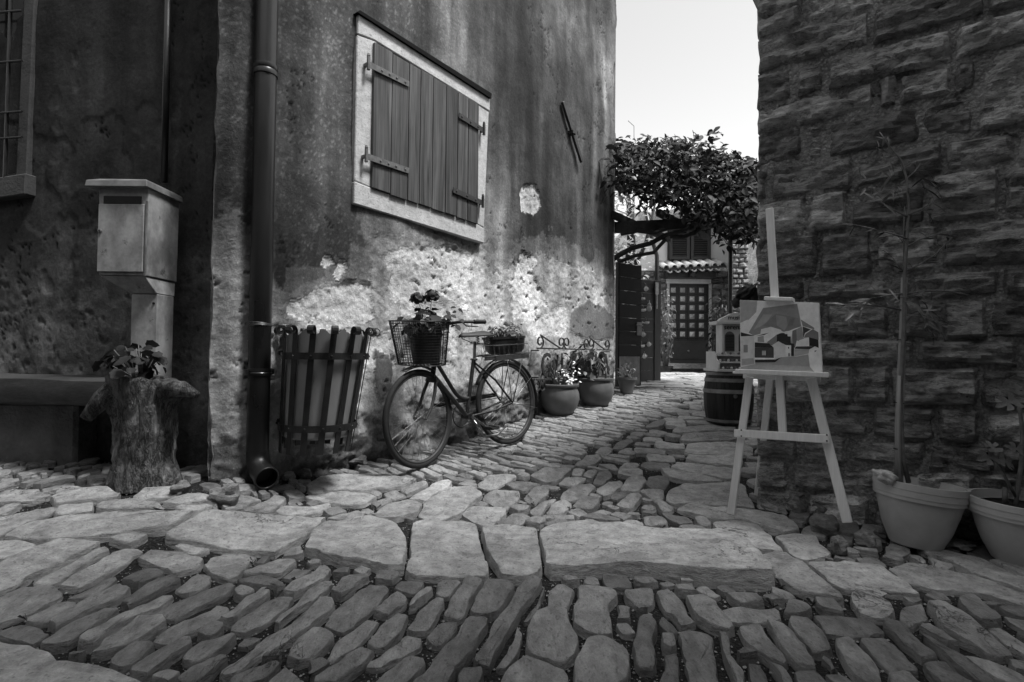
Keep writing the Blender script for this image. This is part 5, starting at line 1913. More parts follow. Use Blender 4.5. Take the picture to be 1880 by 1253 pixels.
# rear carrier with folding wire panniers
ca = MB()
cz = 0.715
def cr_(u, w, v=0.0):
    return bk_(-0.02 + u, cz + v, w)
for w in (-0.07, 0.07):
    ca.tube([cr_(0.28, w * .6), cr_(0.2, w), cr_(-0.24, w), cr_(-0.27, 0)], 0.005, 6)
for u in (0.16, 0.02, -0.12, -0.22):
    ca.tube([cr_(u, -0.07), cr_(u, 0.07)], 0.004, 6)
for s in (-1, 1):
    ca.tube([cr_(-0.16, 0.07 * s), RH + bw_ * 0.066 * s], 0.0045, 6)
carrier = ca.build('carrier', M['iron_rust'], bike, smooth=True)
for s, ua, ub in ((1, 0.30, -0.08), (-1, 0.12, -0.36)):
    pn = MB()
    wi, wo_ = 0.085 * s, 0.20 * s
    for z in (0.0, 0.085):
        pn.tube([cr_(ua, wi, z), cr_(ua, wo_, z), cr_(ub, wo_, z), cr_(ub, wi, z)], 0.0028, 5, closed=True)
    for k in range(8):
        u = ua + (ub - ua) * k / 7
        pn.tube([cr_(u, wi, 0.085), cr_(u, wi, 0), cr_(u, wo_, 0), cr_(u, wo_, 0.085)], 0.0018, 4)
    if s == 1:
        pn.beam(cr_(ua, wi, -0.012), cr_(ub, wi, -0.012), 0.004, 0.03)
        pn.beam(cr_(ua, wo_, -0.012), cr_(ub, wo_, -0.012), 0.004, 0.03)
    pn.build('pannier', M['iron_rust'], carrier, smooth=False)

# pot of geraniums standing in the front basket
fp = thing('basket_flowerpot', 'black plastic pot of geraniums with two dark flower heads in the bicycle basket', 'flower pot', bsk(-0.01, 0.03, 0.0))
pc = bsk(-0.01, 0.035, 0.006)
MB().lathe([(0.088, 0), (0.092, 0.004), (0.108, 0.145), (0.113, 0.147), (0.118, 0.185), (0.112, 0.187), (0.107, 0.165), (0.0, 0.160)], pc, 28, fu).build('pot', M['black_plastic'], fp, smooth=True, auto=40)
tp = pc + fu * 0.17
bush(fp, tp + fu * 0.11, 0.19, 0.15, 0.10, 60, ['geranium', 'geranium', 'geranium_pale'], 0.070, seed=9, origin=tp)
rgd = random.Random(5)
for (px, py, yo) in ((766, 548, 0.0), (793, 543, 0.02)):
    hd = at_y(px, py, pc.y + yo)
    MB().tube([tp, tp.lerp(hd, .5) + V((0.01, 0, .02)), hd], 0.0028, 5).build('stem', M['twig'], fp, smooth=True)
    fl = MB().blob(hd, 0.035, px, 0.5, 2.5, 10, 8).build('flower_head', M['flower_dark'], fp, smooth=True)
    for k in range(26):
        d = V((rgd.gauss(0, 1), rgd.gauss(0, 1), rgd.gauss(0.2, .8))).normalized()
        place('petal', LF['petal_dark'], fl, hd + V((d.x * .045, d.y * .045, d.z * .036)), frame_rot(d + V((0, 0, .3)), V((rgd.uniform(-1, 1), rgd.uniform(-1, 1), 0))), 0.030)
for k in range(16):           # the looser shoots towards the handlebar
    p = at_y(815 + RND.uniform(-30, 30), 583 + RND.uniform(-18, 22), pc.y + RND.uniform(-.08, .05))
    place('leaf', LF['geranium'], fp, p, frame_rot((RND.uniform(-.6, .6), -0.5, .7), (RND.uniform(-1, 1), 0, RND.uniform(-.5, .5))), RND.uniform(.03, .055))

# trough planter on the rear carrier
tc = cr_(0.0, -0.005, 0.012)
tb = thing('trough_planter', 'long black plastic trough of small leafy plants on the bicycle carrier', 'planter', tc)
tr = MB()
def trough(L, W, z, rows):
    pts = []
    for i in range(28):
        t_ = 2 * math.pi * i / 28
        c_, s_ = math.cos(t_), math.sin(t_)
        pts.append(tc + bu3 * (-0.03 + L * math.copysign(abs(c_) ** .45, c_)) + bw_ * (W * math.copysign(abs(s_) ** .45, s_)) + bv_ * z)
    return pts
lv_ = [trough(0.16, 0.05, 0.0, 0), trough(0.185, 0.068, 0.03, 0), trough(0.20, 0.078, 0.115, 0), trough(0.208, 0.085, 0.117, 0), trough(0.208, 0.085, 0.135, 0), trough(0.198, 0.076, 0.135, 0), trough(0.19, 0.07, 0.115, 0)]
vs = [p for l in lv_ for p in l]
fs = [(k * 28 + i, k * 28 + (i + 1) % 28, (k + 1) * 28 + (i + 1) % 28, (k + 1) * 28 + i) for k in range(6) for i in range(28)]
fs += [tuple(range(28))[::-1], tuple(6 * 28 + i for i in range(28))]
tr.add(vs, fs).build('trough', M['black_plastic'], tb, smooth=True, auto=40)
tcc = tc + bv_ * 0.17 - bu3 * 0.03
bush(tb, tcc, 0.16, 0.15, 0.055, 130, ['oval_mid', 'oval', 'slim_pale', 'oval_mid'], 0.040, seed=21, origin=tc + bv_ * .11)
for k in range(22):
    p = tc + bu3 * RND.uniform(-.22, .02) + bw_ * RND.uniform(-.07, .07) + bv_ * (0.19 + RND.uniform(0, .06))
    place('leaf', LF['oval'], tb, p, frame_rot((RND.uniform(-.6, .6), RND.uniform(-.6, .2), .8), (RND.uniform(-1, 1), RND.uniform(-1, 1), .3)), RND.uniform(.03, .05))
# ================================================================ iron gallery sign on the wall
sg0, sg1 = side(986, 640, 0.11), side(1122, 640, 0.11)
zt_, zb_ = side(990, 640, 0.11).z, side(1000, 674, 0.11).z
sign = thing('iron_sign', 'rusty wrought iron gallery sign with scrolls and cut letters', 'sign', sg0)
SL = (sg1 - sg0).dot(SD)
def sgp(t, z, w=0.0):
    return sg0 + SD * t + V((0, 0, z - sg0.z)) + SN * w
zb_ = zt_ - 0.30
frm = MB()
frm.beam(sgp(0, zt_), sgp(SL, zt_), 0.014, 0.014)
frm.beam(sgp(0, zb_), sgp(SL, zb_), 0.014, 0.014)
for t_ in (0.03, SL - 0.03):
    frm.beam(sgp(t_, zb_), sgp(t_, zt_), 0.012, 0.012)
    for z in (zt_ - .02, zb_ + .02):
        frm.beam(sgp(t_, z), sgp(t_, z, -0.14), 0.012, 0.012)
frm.build('sign_frame', M['iron_rust'], sign)
def text_mesh(txt, size, name, mt, parent, origin, xdir, ydir, ext=0.004, align='LEFT', sx=1.0):
    cu = bpy.data.curves.new(name, 'FONT')
    cu.body = txt
    cu.size = size
    cu.extrude = ext
    cu.align_x = align
    cu.resolution_u = 3
    ob = bpy.data.objects.new(name + '_curve', cu)
    COL.objects.link(ob)
    dg = bpy.context.evaluated_depsgraph_get()
    me = bpy.data.meshes.new_from_object(ob.evaluated_get(dg))
    bpy.data.objects.remove(ob)
    bpy.data.curves.remove(cu)
    me.name = name
    me.materials.clear()
    me.materials.append(mt)
    x, y = V(xdir).normalized(), V(ydir).normalized()
    z = x.cross(y)
    rot = Matrix((x * sx, y, z)).transposed()
    return place(name, me, parent, origin, rot, 1.0)
for i, ch_ in enumerate('GALERIJA'):
    text_mesh(ch_, 0.34, 'letter', M['iron_rust'], sign, sgp(0.06 + (SL - 0.10) * i / 8, zb_ + 0.025, 0.002), SD, UP, 0.006, sx=0.72)
def scroll(c, r, turns, a0, sgn, mb, n=18):
    path = []
    for k in range(n + 1):
        a = a0 + sgn * turns * 2 * math.pi * k / n
        rr = r * (1 - 0.6 * k / n)
        path.append(c + SD * (math.cos(a) * rr) + UP * (math.sin(a) * rr))
    strap(path, SN, 0.016, 0.008, mb)
for t_, up in ((0.05, 1), (0.42, 1), (0.52, 1), (0.92, 1), (1.02, 1), (1.38, 1), (0.0, 0), (0.1, 0), (1.35, 0)):
    mb = MB()
    if t_ > SL: t_ = SL
    scroll(sgp(t_, zt_ + 0.065 if up else zb_ - 0.06), 0.062, 1.2, -math.pi / 2 if up else math.pi / 2, 1 if int(t_ * 100) % 4 else -1, mb)
    mb.build('scroll', M['iron_rust'], sign)
mb = MB()
for a, b in ((0.05, 0.42), (0.98, 1.34)):
    mb.beam(sgp(a, zt_ + 0.13), sgp(min(b, SL), zt_), 0.012, 0.012)
    mb.build('stay', M['iron_rust'], sign); mb = MB()

# ================================================================ round clay pots
def round_pot(name, label, px0, px1, pyb, y, mt, plant):
    cx = (px0 + px1) / 2
    p = gnd(cx, pyb)
    R_ = (px1 - px0) / 2 / FPX * p.y
    p = V((p.x, p.y + R_ * .45, 0)); p.z = g(p.x, p.y)
    t_ = thing(name, label, 'flower pot', p)
    prof = [(R_ * .55, 0), (R_ * .62, 0.005), (R_ * .85, R_ * .35), (R_ * .98, R_ * .75), (R_ * .97, R_ * 1.05), (R_ * .88, R_ * 1.3), (R_ * .86, R_ * 1.36), (R_ * .96, R_ * 1.42), (R_ * .97, R_ * 1.5), (R_ * .90, R_ * 1.53), (R_ * .80, R_ * 1.46), (R_ * .80, R_ * 1.3), (0, R_ * 1.3)]
    MB().lathe(prof, p - UP * 0.006, 40).build('pot', mt, t_, smooth=True, auto=50)
    return t_, p, R_
pA, cA, rA = round_pot('clay_pot', 'round-bellied clay pot with white blossom beside the bicycle wheel', 992, 1066, 764, 0, M['clay_dark'], 1)
zA = cA.z + rA * 1.4
bush(pA, (cA.x - .03, cA.y + .05, zA + 0.17), 0.19, 0.16, 0.19, 110, ['oval', 'oval', 'oval_mid'], 0.065, seed=31, origin=(cA.x, cA.y, zA - .05))
rg3 = random.Random(3)
for k in range(60):
    p = V((cA.x + 0.09 + rg3.gauss(0, .055), cA.y - .06 + rg3.gauss(0, .05), zA + 0.10 + rg3.gauss(0, .06)))
    place('blossom', LF['petal'], pA, p, frame_rot((rg3.uniform(-.5, .5), -.6, .6), (rg3.uniform(-1, 1), rg3.uniform(-1, 1), .2)), rg3.uniform(.02, .036))
pB, cB, rB = round_pot('clay_pot', 'round-bellied dark clay pot of broad-leaved plants below the iron sign', 1062, 1130, 748, 0, M['clay_dark'], 2)
zB = cB.z + rB * 1.4
bush(pB, (cB.x - .08, cB.y - .02, zB + 0.19), 0.20, 0.16, 0.21, 120, ['geranium', 'geranium_pale', 'geranium', 'oval_mid'], 0.072, seed=37, origin=(cB.x - .05, cB.y, zB - .05))
MB().tube([V((cB.x + .08, cB.y - .05, zB - .04)), V((cB.x + .10, cB.y - .08, zB + .06)), V((cB.x + .07, cB.y - .06, zB + .16)), V((cB.x + .02, cB.y - .05, zB + .20))], [.012, .011, .009, .005], 7).build('woody_stem', M['twig'], pB, smooth=True)
p = SA + SD * 4.32 + SN * 0.20
p.z = g(p.x, p.y)
pC = thing('leafy_pot', 'small pot of fine leaves at the foot of the gate post', 'flower pot', p)
MB().lathe([(0.07, 0), (0.11, 0.16), (0.12, 0.16), (0.12, 0.19), (0.10, 0.19), (0.1, 0.15), (0, 0.15)], p, 20).build('pot', M['clay_dark'], pC, smooth=True, auto=40)
bush(pC, p + UP * 0.26, 0.13, 0.13, 0.12, 80, ['oval_mid', 'slim'], 0.040, seed=41)

# ================================================================ gate
def gate_leaf(name, label, quad, ya, yb):
    "quad: tl, tr, br, bl in pixels; the leaf stands between distances ya (left) and yb (right)"
    c = [at_y(*quad[0], ya), at_y(*quad[1], yb), at_y(*quad[2], yb), at_y(*quad[3], ya)]
    zt = (c[0].z + c[1].z) / 2; zb = (c[2].z + c[3].z) / 2
    A, B = V((c[3].x, c[3].y, zb)), V((c[2].x, c[2].y, zb))
    t_ = thing(name, label, 'gate', A)
    return t_, A, B, zb, zt
gl, A, B, zb, zt = gate_leaf('gate_leaf', 'black boarded gate leaf with chequered metal kick plate', [(1137, 488), (1176, 484), (1176, 708), (1134, 708)], 6.78, 7.05)
gd = (B - A).normalized(); gn = V((gd.y, -gd.x, 0)); GW = (B - A).length
if gn.dot(CAM - A) < 0: gn = -gn
nb = 9
for i in range(nb):
    z0, z1 = zb + (zt - zb) * i / nb, zb + (zt - zb) * (i + 1) / nb
    MB().box(A + gd * GW / 2 + V((0, 0, (z0 + z1) / 2 - zb)), gd * (GW / 2 - .005), gn * 0.014, UP * ((z1 - z0) / 2 - 0.003)).build('board', M['gate_wood'], gl, bevel=0.003)
fm_ = MB()
for t_ in (0.02, GW - 0.02):
    fm_.box(A + gd * t_ + V((0, 0, (zt - zb) / 2)) - gn * .02, gd * 0.022, gn * 0.022, UP * ((zt - zb) / 2 + .01))
    fm_.build('stile', M['iron'], gl); fm_ = MB()
kp = MB()
kz = (zt - zb) * 0.235
kp.box(A + gd * GW * .46 + UP * (kz / 2 + .005) + gn * 0.019, gd * GW * .44, gn * 0.002, UP * kz / 2)
plate = kp.build('kick_plate', M['tin'], gl)
dm = MB()
for i in range(13):
    for j in range(18):
        c = A + gd * (GW * (.05 + .82 * (i + .5) / 13)) + UP * (.01 + kz * (j + .5) / 18) + gn * 0.0215
        s = 1 if (i + j) % 2 else -1
        dm.beam(c - gd * .007 - UP * .006 * s, c + gd * .007 + UP * .006 * s, 0.004, 0.003, gn)
tag(dm.build('tread_pattern', M['tin'], plate), kind='stuff')
hl = MB()
hc = A + gd * GW * .88 + UP * ((zt - zb) * .47) + gn * 0.02
hl.box(hc, gd * 0.045, gn * 0.005, UP * 0.085)
hl.tube([hc + UP * .04, hc + UP * .04 + gn * .05, hc + UP * .045 + gn * .05 - gd * .12], 0.009, 8)
hl.build('handle', M['tin'], gl, smooth=True, auto=40)

gl2, A2, B2, zb2, zt2 = gate_leaf('gate_leaf', 'dark wooden gate leaf hung with small ceramic ornaments', [(1172, 514), (1211, 516), (1211, 703), (1172, 706)], 8.1, 8.3)
gd2 = (B2 - A2).normalized(); gn2 = V((gd2.y, -gd2.x, 0)); GW2 = (B2 - A2).length
if gn2.dot(CAM - A2) < 0: gn2 = -gn2
HH = zt2 - zb2
M['gate_grey'] = mat('gate_grey', 0.045, 0.6, 0.3, 9, 0.3, 70, (1, 1, 0.2))
for i in range(8):
    z0, z1 = HH * i / 8, HH * (i + 1) / 8
    MB().box(A2 + gd2 * (GW2 * .35) + UP * ((z0 + z1) / 2), gd2 * (GW2 * .35), gn2 * 0.012, UP * ((z1 - z0) / 2 - .003)).build('board', M['gate_grey'], gl2, bevel=0.003)
MB().box(A2 + gd2 * (GW2 * .85) + UP * HH / 2, gd2 * (GW2 * .15), gn2 * 0.025, UP * (HH / 2 + .005)).build('stile', M['gate_grey'], gl2, bevel=0.004)
ORL = ['round dark jug, topmost of the ornaments on the gate leaf', 'pale bird hanging just under the topmost jug on the gate', 'pale fiddle-shaped ornament hanging on the dark gate leaf', 'small bird hanging beside the fiddle-shaped ornament',
       'wide-winged pale bird hanging below the fiddle on the gate', 'jug hanging just below the wide-winged bird', 'jug hung near the stile of the gate leaf', 'small bird hanging close to the jug near the gate stile', 'lowest jug of the ornaments on the gate leaf', 'long pale paddle hanging on the stile of the gate leaf']
orn = [(1186, 530, 'jug'), (1179, 549, 'bird'), (1192, 563, 'fiddle'), (1181, 570, 'bird'), (1187, 593, 'bird'), (1181, 614, 'jug'), (1191, 632, 'jug'), (1178, 636, 'bird'), (1183, 654, 'jug'), (1206, 530, 'paddle')]
OL = {'jug': ('hanging_jug', 'small glazed jug hanging on the dark gate leaf', 'ornament'), 'bird': ('hanging_bird', 'small ceramic bird ornament hanging on the dark gate leaf', 'ornament'),
      'fiddle': ('hanging_fiddle', 'pale fiddle-shaped ornament hanging on the dark gate leaf', 'ornament'), 'paddle': ('hanging_paddle', 'long pale paddle hanging at the edge of the dark gate leaf', 'ornament')}
for (px, py, kd), lab_ in zip(orn, ORL):
    p = hit(px, py, A2 + gn2 * 0.05, gn2)
    o = thing(OL[kd][0], lab_, OL[kd][2], p, 'ornaments hung on the gate leaf')
    MB().tube([p + UP * .03, p + UP * .07, p + UP * .085 - gn2 * .035], 0.004, 5).build('hook', M['tin'], o, smooth=True)
    if kd == 'jug':
        b_ = MB().lathe([(0.012, -.04), (0.028, -.025), (0.034, 0), (0.022, .02), (0.014, .028), (0.017, .036), (0.0, .036)], p, 12)
        b_.ring(p + gd2 * .036, gn2, 0.016, 0.004, 12, 6)
    elif kd == 'bird':
        b_ = MB().blob(p, V((0.045, 0.022, 0.02)), px, 0.2, 2, 12, 8)
        b_.blob(p + gd2 * .04 + UP * .014, 0.015, 2, .1, 2, 10, 6)
        b_.prism([p - gd2 * .04 + gn2 * .01, p - gd2 * .09 + UP * .02 + gn2 * .01, p - gd2 * .09 - UP * .015 + gn2 * .01], -gn2 * .01)
    elif kd == 'fiddle':
        b_ = MB().blob(p - UP * .03, V((0.04, 0.02, 0.045)), 1, .05, 2, 12, 8)
        b_.blob(p + UP * .02, V((0.03, 0.018, 0.035)), 1, .05, 2, 12, 8)
        b_.beam(p + UP * .03, p + UP * .09, 0.012, 0.012, gn2)
    else:
        b_ = MB().box(p, gd2 * .028, gn2 * .008, UP * .09)
        b_.box(p - UP * .2, gd2 * .009, gn2 * .007, UP * .11)
    b_.build({'jug': 'jug_body', 'bird': 'bird_body', 'fiddle': 'fiddle_body', 'paddle': 'paddle_body'}[kd], M['ceramic'], o, smooth=True, auto=60)

# ================================================================ pergola with a leafy climber
YP = 7.0
pb_a, pb_b = at_y(1118, 419, 6.72), at_y(1420, 404, 7.15)
perg = thing('pergola', 'dark timber pergola beam and post spanning the alley', 'pergola', V((at_y(1341, 580, 7.1).x, 7.1, g(2.8, 7.1))))
MB().beam(pb_a, pb_b, 0.10, 0.13).build('beam', M['vine_wood'], perg, bevel=0.008)
pq = at_y(1341, 415, 7.1)
MB().tube([V((pq.x, 7.1, g(pq.x, 7.1) - .02)), V((pq.x, 7.1, pq.z))], 0.027, 12).build('post', M['iron'], perg, smooth=True, auto=50)
for k, dx in enumerate((0.15, 0.7, 1.25, 1.8)):
    q = pb_a.lerp(pb_b, dx / 2.1) + UP * 0.11
    MB().beam(q - SD * 0.25, q + SD * 1.5, 0.06, 0.08).build('rafter', M['vine_wood'], perg)
vine = thing('climbing_vine', 'dense dark leafy climber sprawling over the pergola', 'climber', pb_a - UP * 2.0)
tr_ = MB()
def vpx(pts, y):
    return [at_y(px, py, y + dy) for px, py, dy in pts]
tr_.tube(vpx([(1120, 480, .30), (1138, 468, .25), (1160, 456, .15), (1195, 447, .12), (1222, 432, .1), (1250, 425, .05), (1290, 412, 0)], 6.75), [.034, .034, .032, .030, .030, .026, .018], 10)
tr_.build('trunk', M['vine_wood'], vine, smooth=True)
for pts, r in (([(1134, 482, .1), (1165, 470, .05), (1200, 464, .05), (1222, 440, .1)], .024), ([(1140, 430, .1), (1170, 424, .0), (1200, 428, .0), (1225, 420, .1)], .026), ([(1230, 434, .1), (1252, 436, .1), (1275, 428, .1), (1295, 410, .1)], .028), ([(1195, 385, -.2), (1210, 350, -.25), (1225, 348, -.25), (1245, 349, -.3)], .006), ([(1228, 365, -.3), (1234, 356, -.3), (1246, 349, -.3)], .005), ([(1153, 222, .3), (1164, 232, .3), (1164, 252, .3), (1170, 275, .3)], .004)):
    MB().tube(vpx(pts, 6.75), r, 7).build('branch', M['vine_wood'] if r > .01 else M['twig'], vine, smooth=True)
OUT = [(1093, 335), (1096, 290), (1110, 268), (1145, 260), (1175, 262), (1205, 258), (1232, 256), (1252, 262), (1270, 258), (1290, 268), (1312, 276), (1340, 284), (1365, 292), (1395, 302), (1400, 430), (1378, 436), (1350, 432), (1330, 418), (1300, 414), (1262, 412), (1255, 384), (1235, 368), (1205, 374), (1185, 364), (1160, 350), (1130, 352), (1105, 352)]
def inpoly(x, y, P):
    r = False
    for i in range(len(P)):
        x1, y1 = P[i]; x2, y2 = P[i - 1]
        if (y1 > y) != (y2 > y) and x < (x2 - x1) * (y - y1) / (y2 - y1) + x1: r = not r
    return r
rv = random.Random(77)
pts = []
while len(pts) < 5600:
    px, py = rv.uniform(1090, 1402), rv.uniform(240, 445)
    if not inpoly(px + rv.gauss(0, 8), py + rv.gauss(0, 7), OUT): continue
    p = at_y(px, py, 6.2 + 1.9 * rv.random())
    t_ = (p - SA).dot(SD)
    if t_ < S_T1 + .03 and (p - SA).dot(SN) < 0.05: continue
    if (p - RA).dot(RN) < 0.1 and (p - RA).dot(RD) > -0.05: continue
    pts.append(p)
for (px, py, n) in ((1290, 250, 8), (1310, 246, 8), (1325, 248, 6), (1262, 258, 8), (1336, 452, 10), (1345, 432, 14), (1318, 430, 12), (1380, 438, 12), (1175, 378, 14), (1215, 388, 12), (1240, 380, 14), (1285, 405, 16)):
    for _ in range(n):
        pts.append(at_y(px + rv.gauss(0, 9), py + rv.gauss(0, 7), 6.5 + rv.random() * .6))
pts.sort(key=lambda p: p.y)
rest = MB()
mo = LF['oval']
for i, p in enumerate(pts):
    nz = V((rv.gauss(0, .5), -0.45 + rv.gauss(0, .4), 0.65 + rv.gauss(0, .3)))
    xd = V((rv.gauss(0, 1), rv.gauss(0, .5), -0.5 + rv.gauss(0, .4)))
    R3 = frame_rot(nz, xd)
    s = rv.uniform(0.055, 0.14)
    if i < 298:
        place('leaf', LF['oval_mid'] if rv.random() < .18 else mo, vine, p, R3, s)
    else:
        rest.add([p + R3 @ (v.co * s) for v in mo.vertices], [tuple(f.vertices) for f in mo.polygons])
tag(rest.build('foliage', M['leaf_dark'], vine, smooth=True), kind='stuff')

# ================================================================ the house at the head of the alley
YH = 12.9
def hp(px, py, dy=0.0):
    return at_y(px, py, YH + dy)
far = thing('far_house', 'pale rendered house with louvred shutters, tiled porch and studded door', 'house', V((hp(1265, 670).x, YH, g(4, YH))))
def fbox(name, px0, py0, px1, py1, d0, d1, mt, parent=None, bevel=0.0):
    a, b = hp(px0, py1), hp(px1, py0)
    return MB().box(((a.x + b.x) / 2, YH + (d0 + d1) / 2, (a.z + b.z) / 2), ((b.x - a.x) / 2, 0, 0), (0, (d1 - d0) / 2, 0), (0, 0, (b.z - a.z) / 2)).build(name, mt, parent or far, bevel=bevel)
fbox('wall', 1168, 396, 1348, 497, 0.0, 6.0, M['far_wall'])
fbox('lower_wall', 1090, 497, 1348, 700, 0.02, 6.0, M['mortar'])
fbox('side_wing', 1340, 330, 1700, 700, -0.9, 5.0, M['mortar'])
rnk = random.Random(8)
def stone_rows(px0, px1, py0, py1, dep, rowh, lw, skip=None):
    y = py0
    while y < py1 - 2:
        h = rnk.uniform(*rowh)
        x = px0 + rnk.uniform(-4, 0)
        while x < px1:
            w = rnk.uniform(*lw)
            xa, xb = max(x, px0), min(x + w, px1)
            if xb - xa > 3 and not (skip and skip(xa, xb, y, y + h)):
                a, b = at_y(xa + .4, min(y + h, py1) - .4, YH + dep), at_y(xb - .4, y + .4, YH + dep)
                c0, c1, c2, c3 = V((a.x, a.y, a.z)), V((b.x, a.y, a.z)), V((b.x, a.y, b.z)), V((a.x, a.y, b.z))
                vs, fs = rock_face(c0, c1, c2, c3, rnk.random() * 90, rnk.uniform(.03, .05), 6, 4, V((0, -1, 0)), 0.10, 0.5, 0.02)
                MB().add(vs, fs).build('stone', M['farstone'], far, smooth=True, auto=28)
            x += w
        y += h
stone_rows(1168, 1224, 499, 690, -0.005, (9, 14), (14, 30))
stone_rows(1304, 1341, 499, 668, -0.005, (9, 14), (14, 30))
stone_rows(1343, 1374, 380, 600, -0.91, (7, 12), (7, 18))
fbox('corner_strip', 1374, 380, 1380, 560, -0.94, -0.8, M['white_paint'])
fbox('pane', 1381, 400, 1420, 560, -0.92, -0.86, M['glass'])
# window with louvred shutters
fbox('window_frame', 1225, 408, 1304, 479, -0.05, 0.03, M['grey_paint'])
for x0_, x1_ in ((1227, 1264), (1266, 1302)):
    shl = MB()
    a, b = hp(x0_, 478), hp(x1_, 410)
    cxm, czm = (a.x + b.x) / 2, (a.z + b.z) / 2
    hw, hh = (b.x - a.x) / 2, (b.z - a.z) / 2
    shl.box((cxm, YH - .06, czm), (hw, 0, 0), (0, .008, 0), (0, 0, hh))
    sho = shl.build('shutter', M['ink'], far)
    for s in (-1, 1):
        MB().box((cxm + s * (hw - .035), YH - .085, czm), (.035, 0, 0), (0, .018, 0), (0, 0, hh)).build('stile', M['grey_paint'], sho)
        MB().box((cxm, YH - .086, czm + s * (hh - .035)), (hw - .072, 0, 0), (0, .016, 0), (0, 0, .035)).build('rail', M['grey_paint'], sho)
    for k in range(14):
        z = czm - hh + .09 + (2 * hh - .16) * k / 14
        MB().box((cxm, YH - .085, z), (hw - .073, 0, 0), (0, .014, .012), (0, .003, -.004)).build('slat', M['grey_paint'], sho)
# roof edge
rb = MB()
a, b = hp(1168, 403, -.35), hp(1350, 386, -.35)
rb.beam(a, b, 0.35, 0.10)
rb.build('eave', M['white_paint'], far)
for k in range(17):
    c = a.lerp(b, (k + .5) / 17) + UP * .09
    MB().lathe([(0.07, -.25), (0.075, .8)], c, 10, (0, 1, .25)).build('roof_tile', M['tile'], far, smooth=True, auto=50)
rfm = MB()
rfm.prism([a + UP * .06, b + UP * .06, b + V((0, 4.5, 1.6)), a + V((0, 4.5, 1.6))], UP * -.05)
rfm.build('roof', M['tile'], far)
# porch of curved tiles
ta, tb_ = hp(1215, 497, -.55), hp(1334, 491, -.55)
porch = MB().prism([ta + UP * .06, tb_ + UP * .06, tb_ + V((0, .55, .20)), ta + V((0, .55, .20))], UP * -.06).build('porch', M['dull_stone'], far)
nt = 8
for k in range(nt):
    c = ta.lerp(tb_, (k + .5) / nt)
    w = (tb_ - ta).length / nt
    for kind in (0, 1):
        vs, fs = [], []
        cc = c + (V((w / 2, 0, -.015)) if kind else V((0, 0, .03)))
        for j in range(2):
            for i in range(9):
                an = math.pi * i / 8
                r1 = w * (.34 if not kind else .30)
                y_ = (-.06 if not kind else -.02) if j == 0 else .55
                z_ = math.sin(an) * r1 * (1 if not kind else -1)
                vs.append(cc + V((math.cos(an) * r1, y_, z_ + (0 if j == 0 else .2))))
        fs = [(i, i + 1, i + 10, i + 9) for i in range(8)]
        o = MB().add(vs, fs).build('roof_tile', M['tile'], porch, smooth=True)
        o.modifiers.new('thick', 'SOLIDIFY').thickness = 0.025
fbox('porch_beam', 1218, 503, 1306, 513, -.30, -.02, M['grey_paint'])
fbox('wall_lamp', 1257, 505, 1268, 513, -.42, -.31, M['iron'], bevel=.01)
fbox('door_lintel', 1222, 514, 1304, 521, -.06, .04, M['white_paint'])
for x0_, x1_ in ((1223, 1228), (1300, 1305)):
    fbox('door_jamb', x0_, 521, x1_, 672, -.06, .04, M['palestone'])
door = fbox('door', 1228, 522, 1300, 672, -.03, .03, M['grey_paint'])
for r in range(6):
    for c_ in range(4):
        p = hp(1236 + 17.3 * c_, 533 + 16.2 * r, -.035)
        mb = MB()
        h_ = 0.058
        mb.add([p + V((-h_, 0, -h_)), p + V((h_, 0, -h_)), p + V((h_, 0, h_)), p + V((-h_, 0, h_)), p + V((0, -.05, 0))], [(0, 1, 4), (1, 2, 4), (2, 3, 4), (3, 0, 4)])
        for q in ((-1, -1), (1, -1), (1, 1), (-1, 1)):
            pass
        mb.build('stud', M['mosaic'], door)
for r in range(7):
    p = hp(1264, 525 + 16.2 * r, -.036)
    MB().box(p, (.44, 0, 0), (0, .006, 0), (0, 0, .012)).build('rail', M['iron'], door)
for x_ in (1229.5, 1245, 1262, 1279.5, 1298):
    p = hp(x_, 574, -.037)
    MB().box(p, (.012, 0, 0), (0, .007, 0), (0, 0, .66)).build('muntin', M['iron'], door)
fbox('lower_panel', 1233, 628, 1296, 660, -.045, -.031, M['grey_paint'], door, .006)
kp_ = hp(1264, 645, -.05)
MB().blob(kp_, .03, 1, 0, 1, 10, 8).build('knob', M['steel'], door, smooth=True)
fbox('threshold', 1212, 668, 1315, 676, -.35, .0, M['farstone'])
# slanting rainwater pipe on the left of the far house
gp = MB().tube([at_y(1184, 380, 11.5), at_y(1197, 440, 11.5), at_y(1206, 470, 11.5), at_y(1206, 640, 11.5)], .045, 8)
gpo = gp.build('rain_pipe', M['iron'], smooth=True)
gpt = tag(gpo, 'thin dark slanting rain pipe between ivy and the far house', 'pipe')

# climbing plant in a small tub left of the far door, dark shrub right of it
def tub_plant(name, label, px, pyb, y, h, w, kinds, n, size, seed, stem_mat='twig'):
    p = at_y(px, pyb, y); p.z = g(p.x, p.y)
    t_ = thing(name, label, 'plant', p)
    MB().lathe([(w * .55, 0), (w * .7, .25), (w * .75, .25), (w * .75, .3), (w * .6, .3), (w * .6, .24), (0, .24)], p, 18).build('tub', M['black_plastic'], t_, smooth=True, auto=40)
    bush(t_, p + UP * (.3 + h / 2), w, w, h / 2, n, kinds, size, seed=seed, origin=p + UP * .2, stem_mat=stem_mat)
    return t_
tub_plant('climber_pot', 'tall thin climber with pale small leaves in a tub left of the studded door', 1222, 690, 12.3, 1.75, 0.22, ['oval_mid', 'oval_bright', 'oval'], 230, .085, 51)
tub_plant('conifer_shrub', 'dark bushy conifer in a tub right of the studded door', 1322, 680, 12.0, 1.6, 0.32, ['slim', 'oval', 'oval'], 290, .11, 53, 'vine_wood')
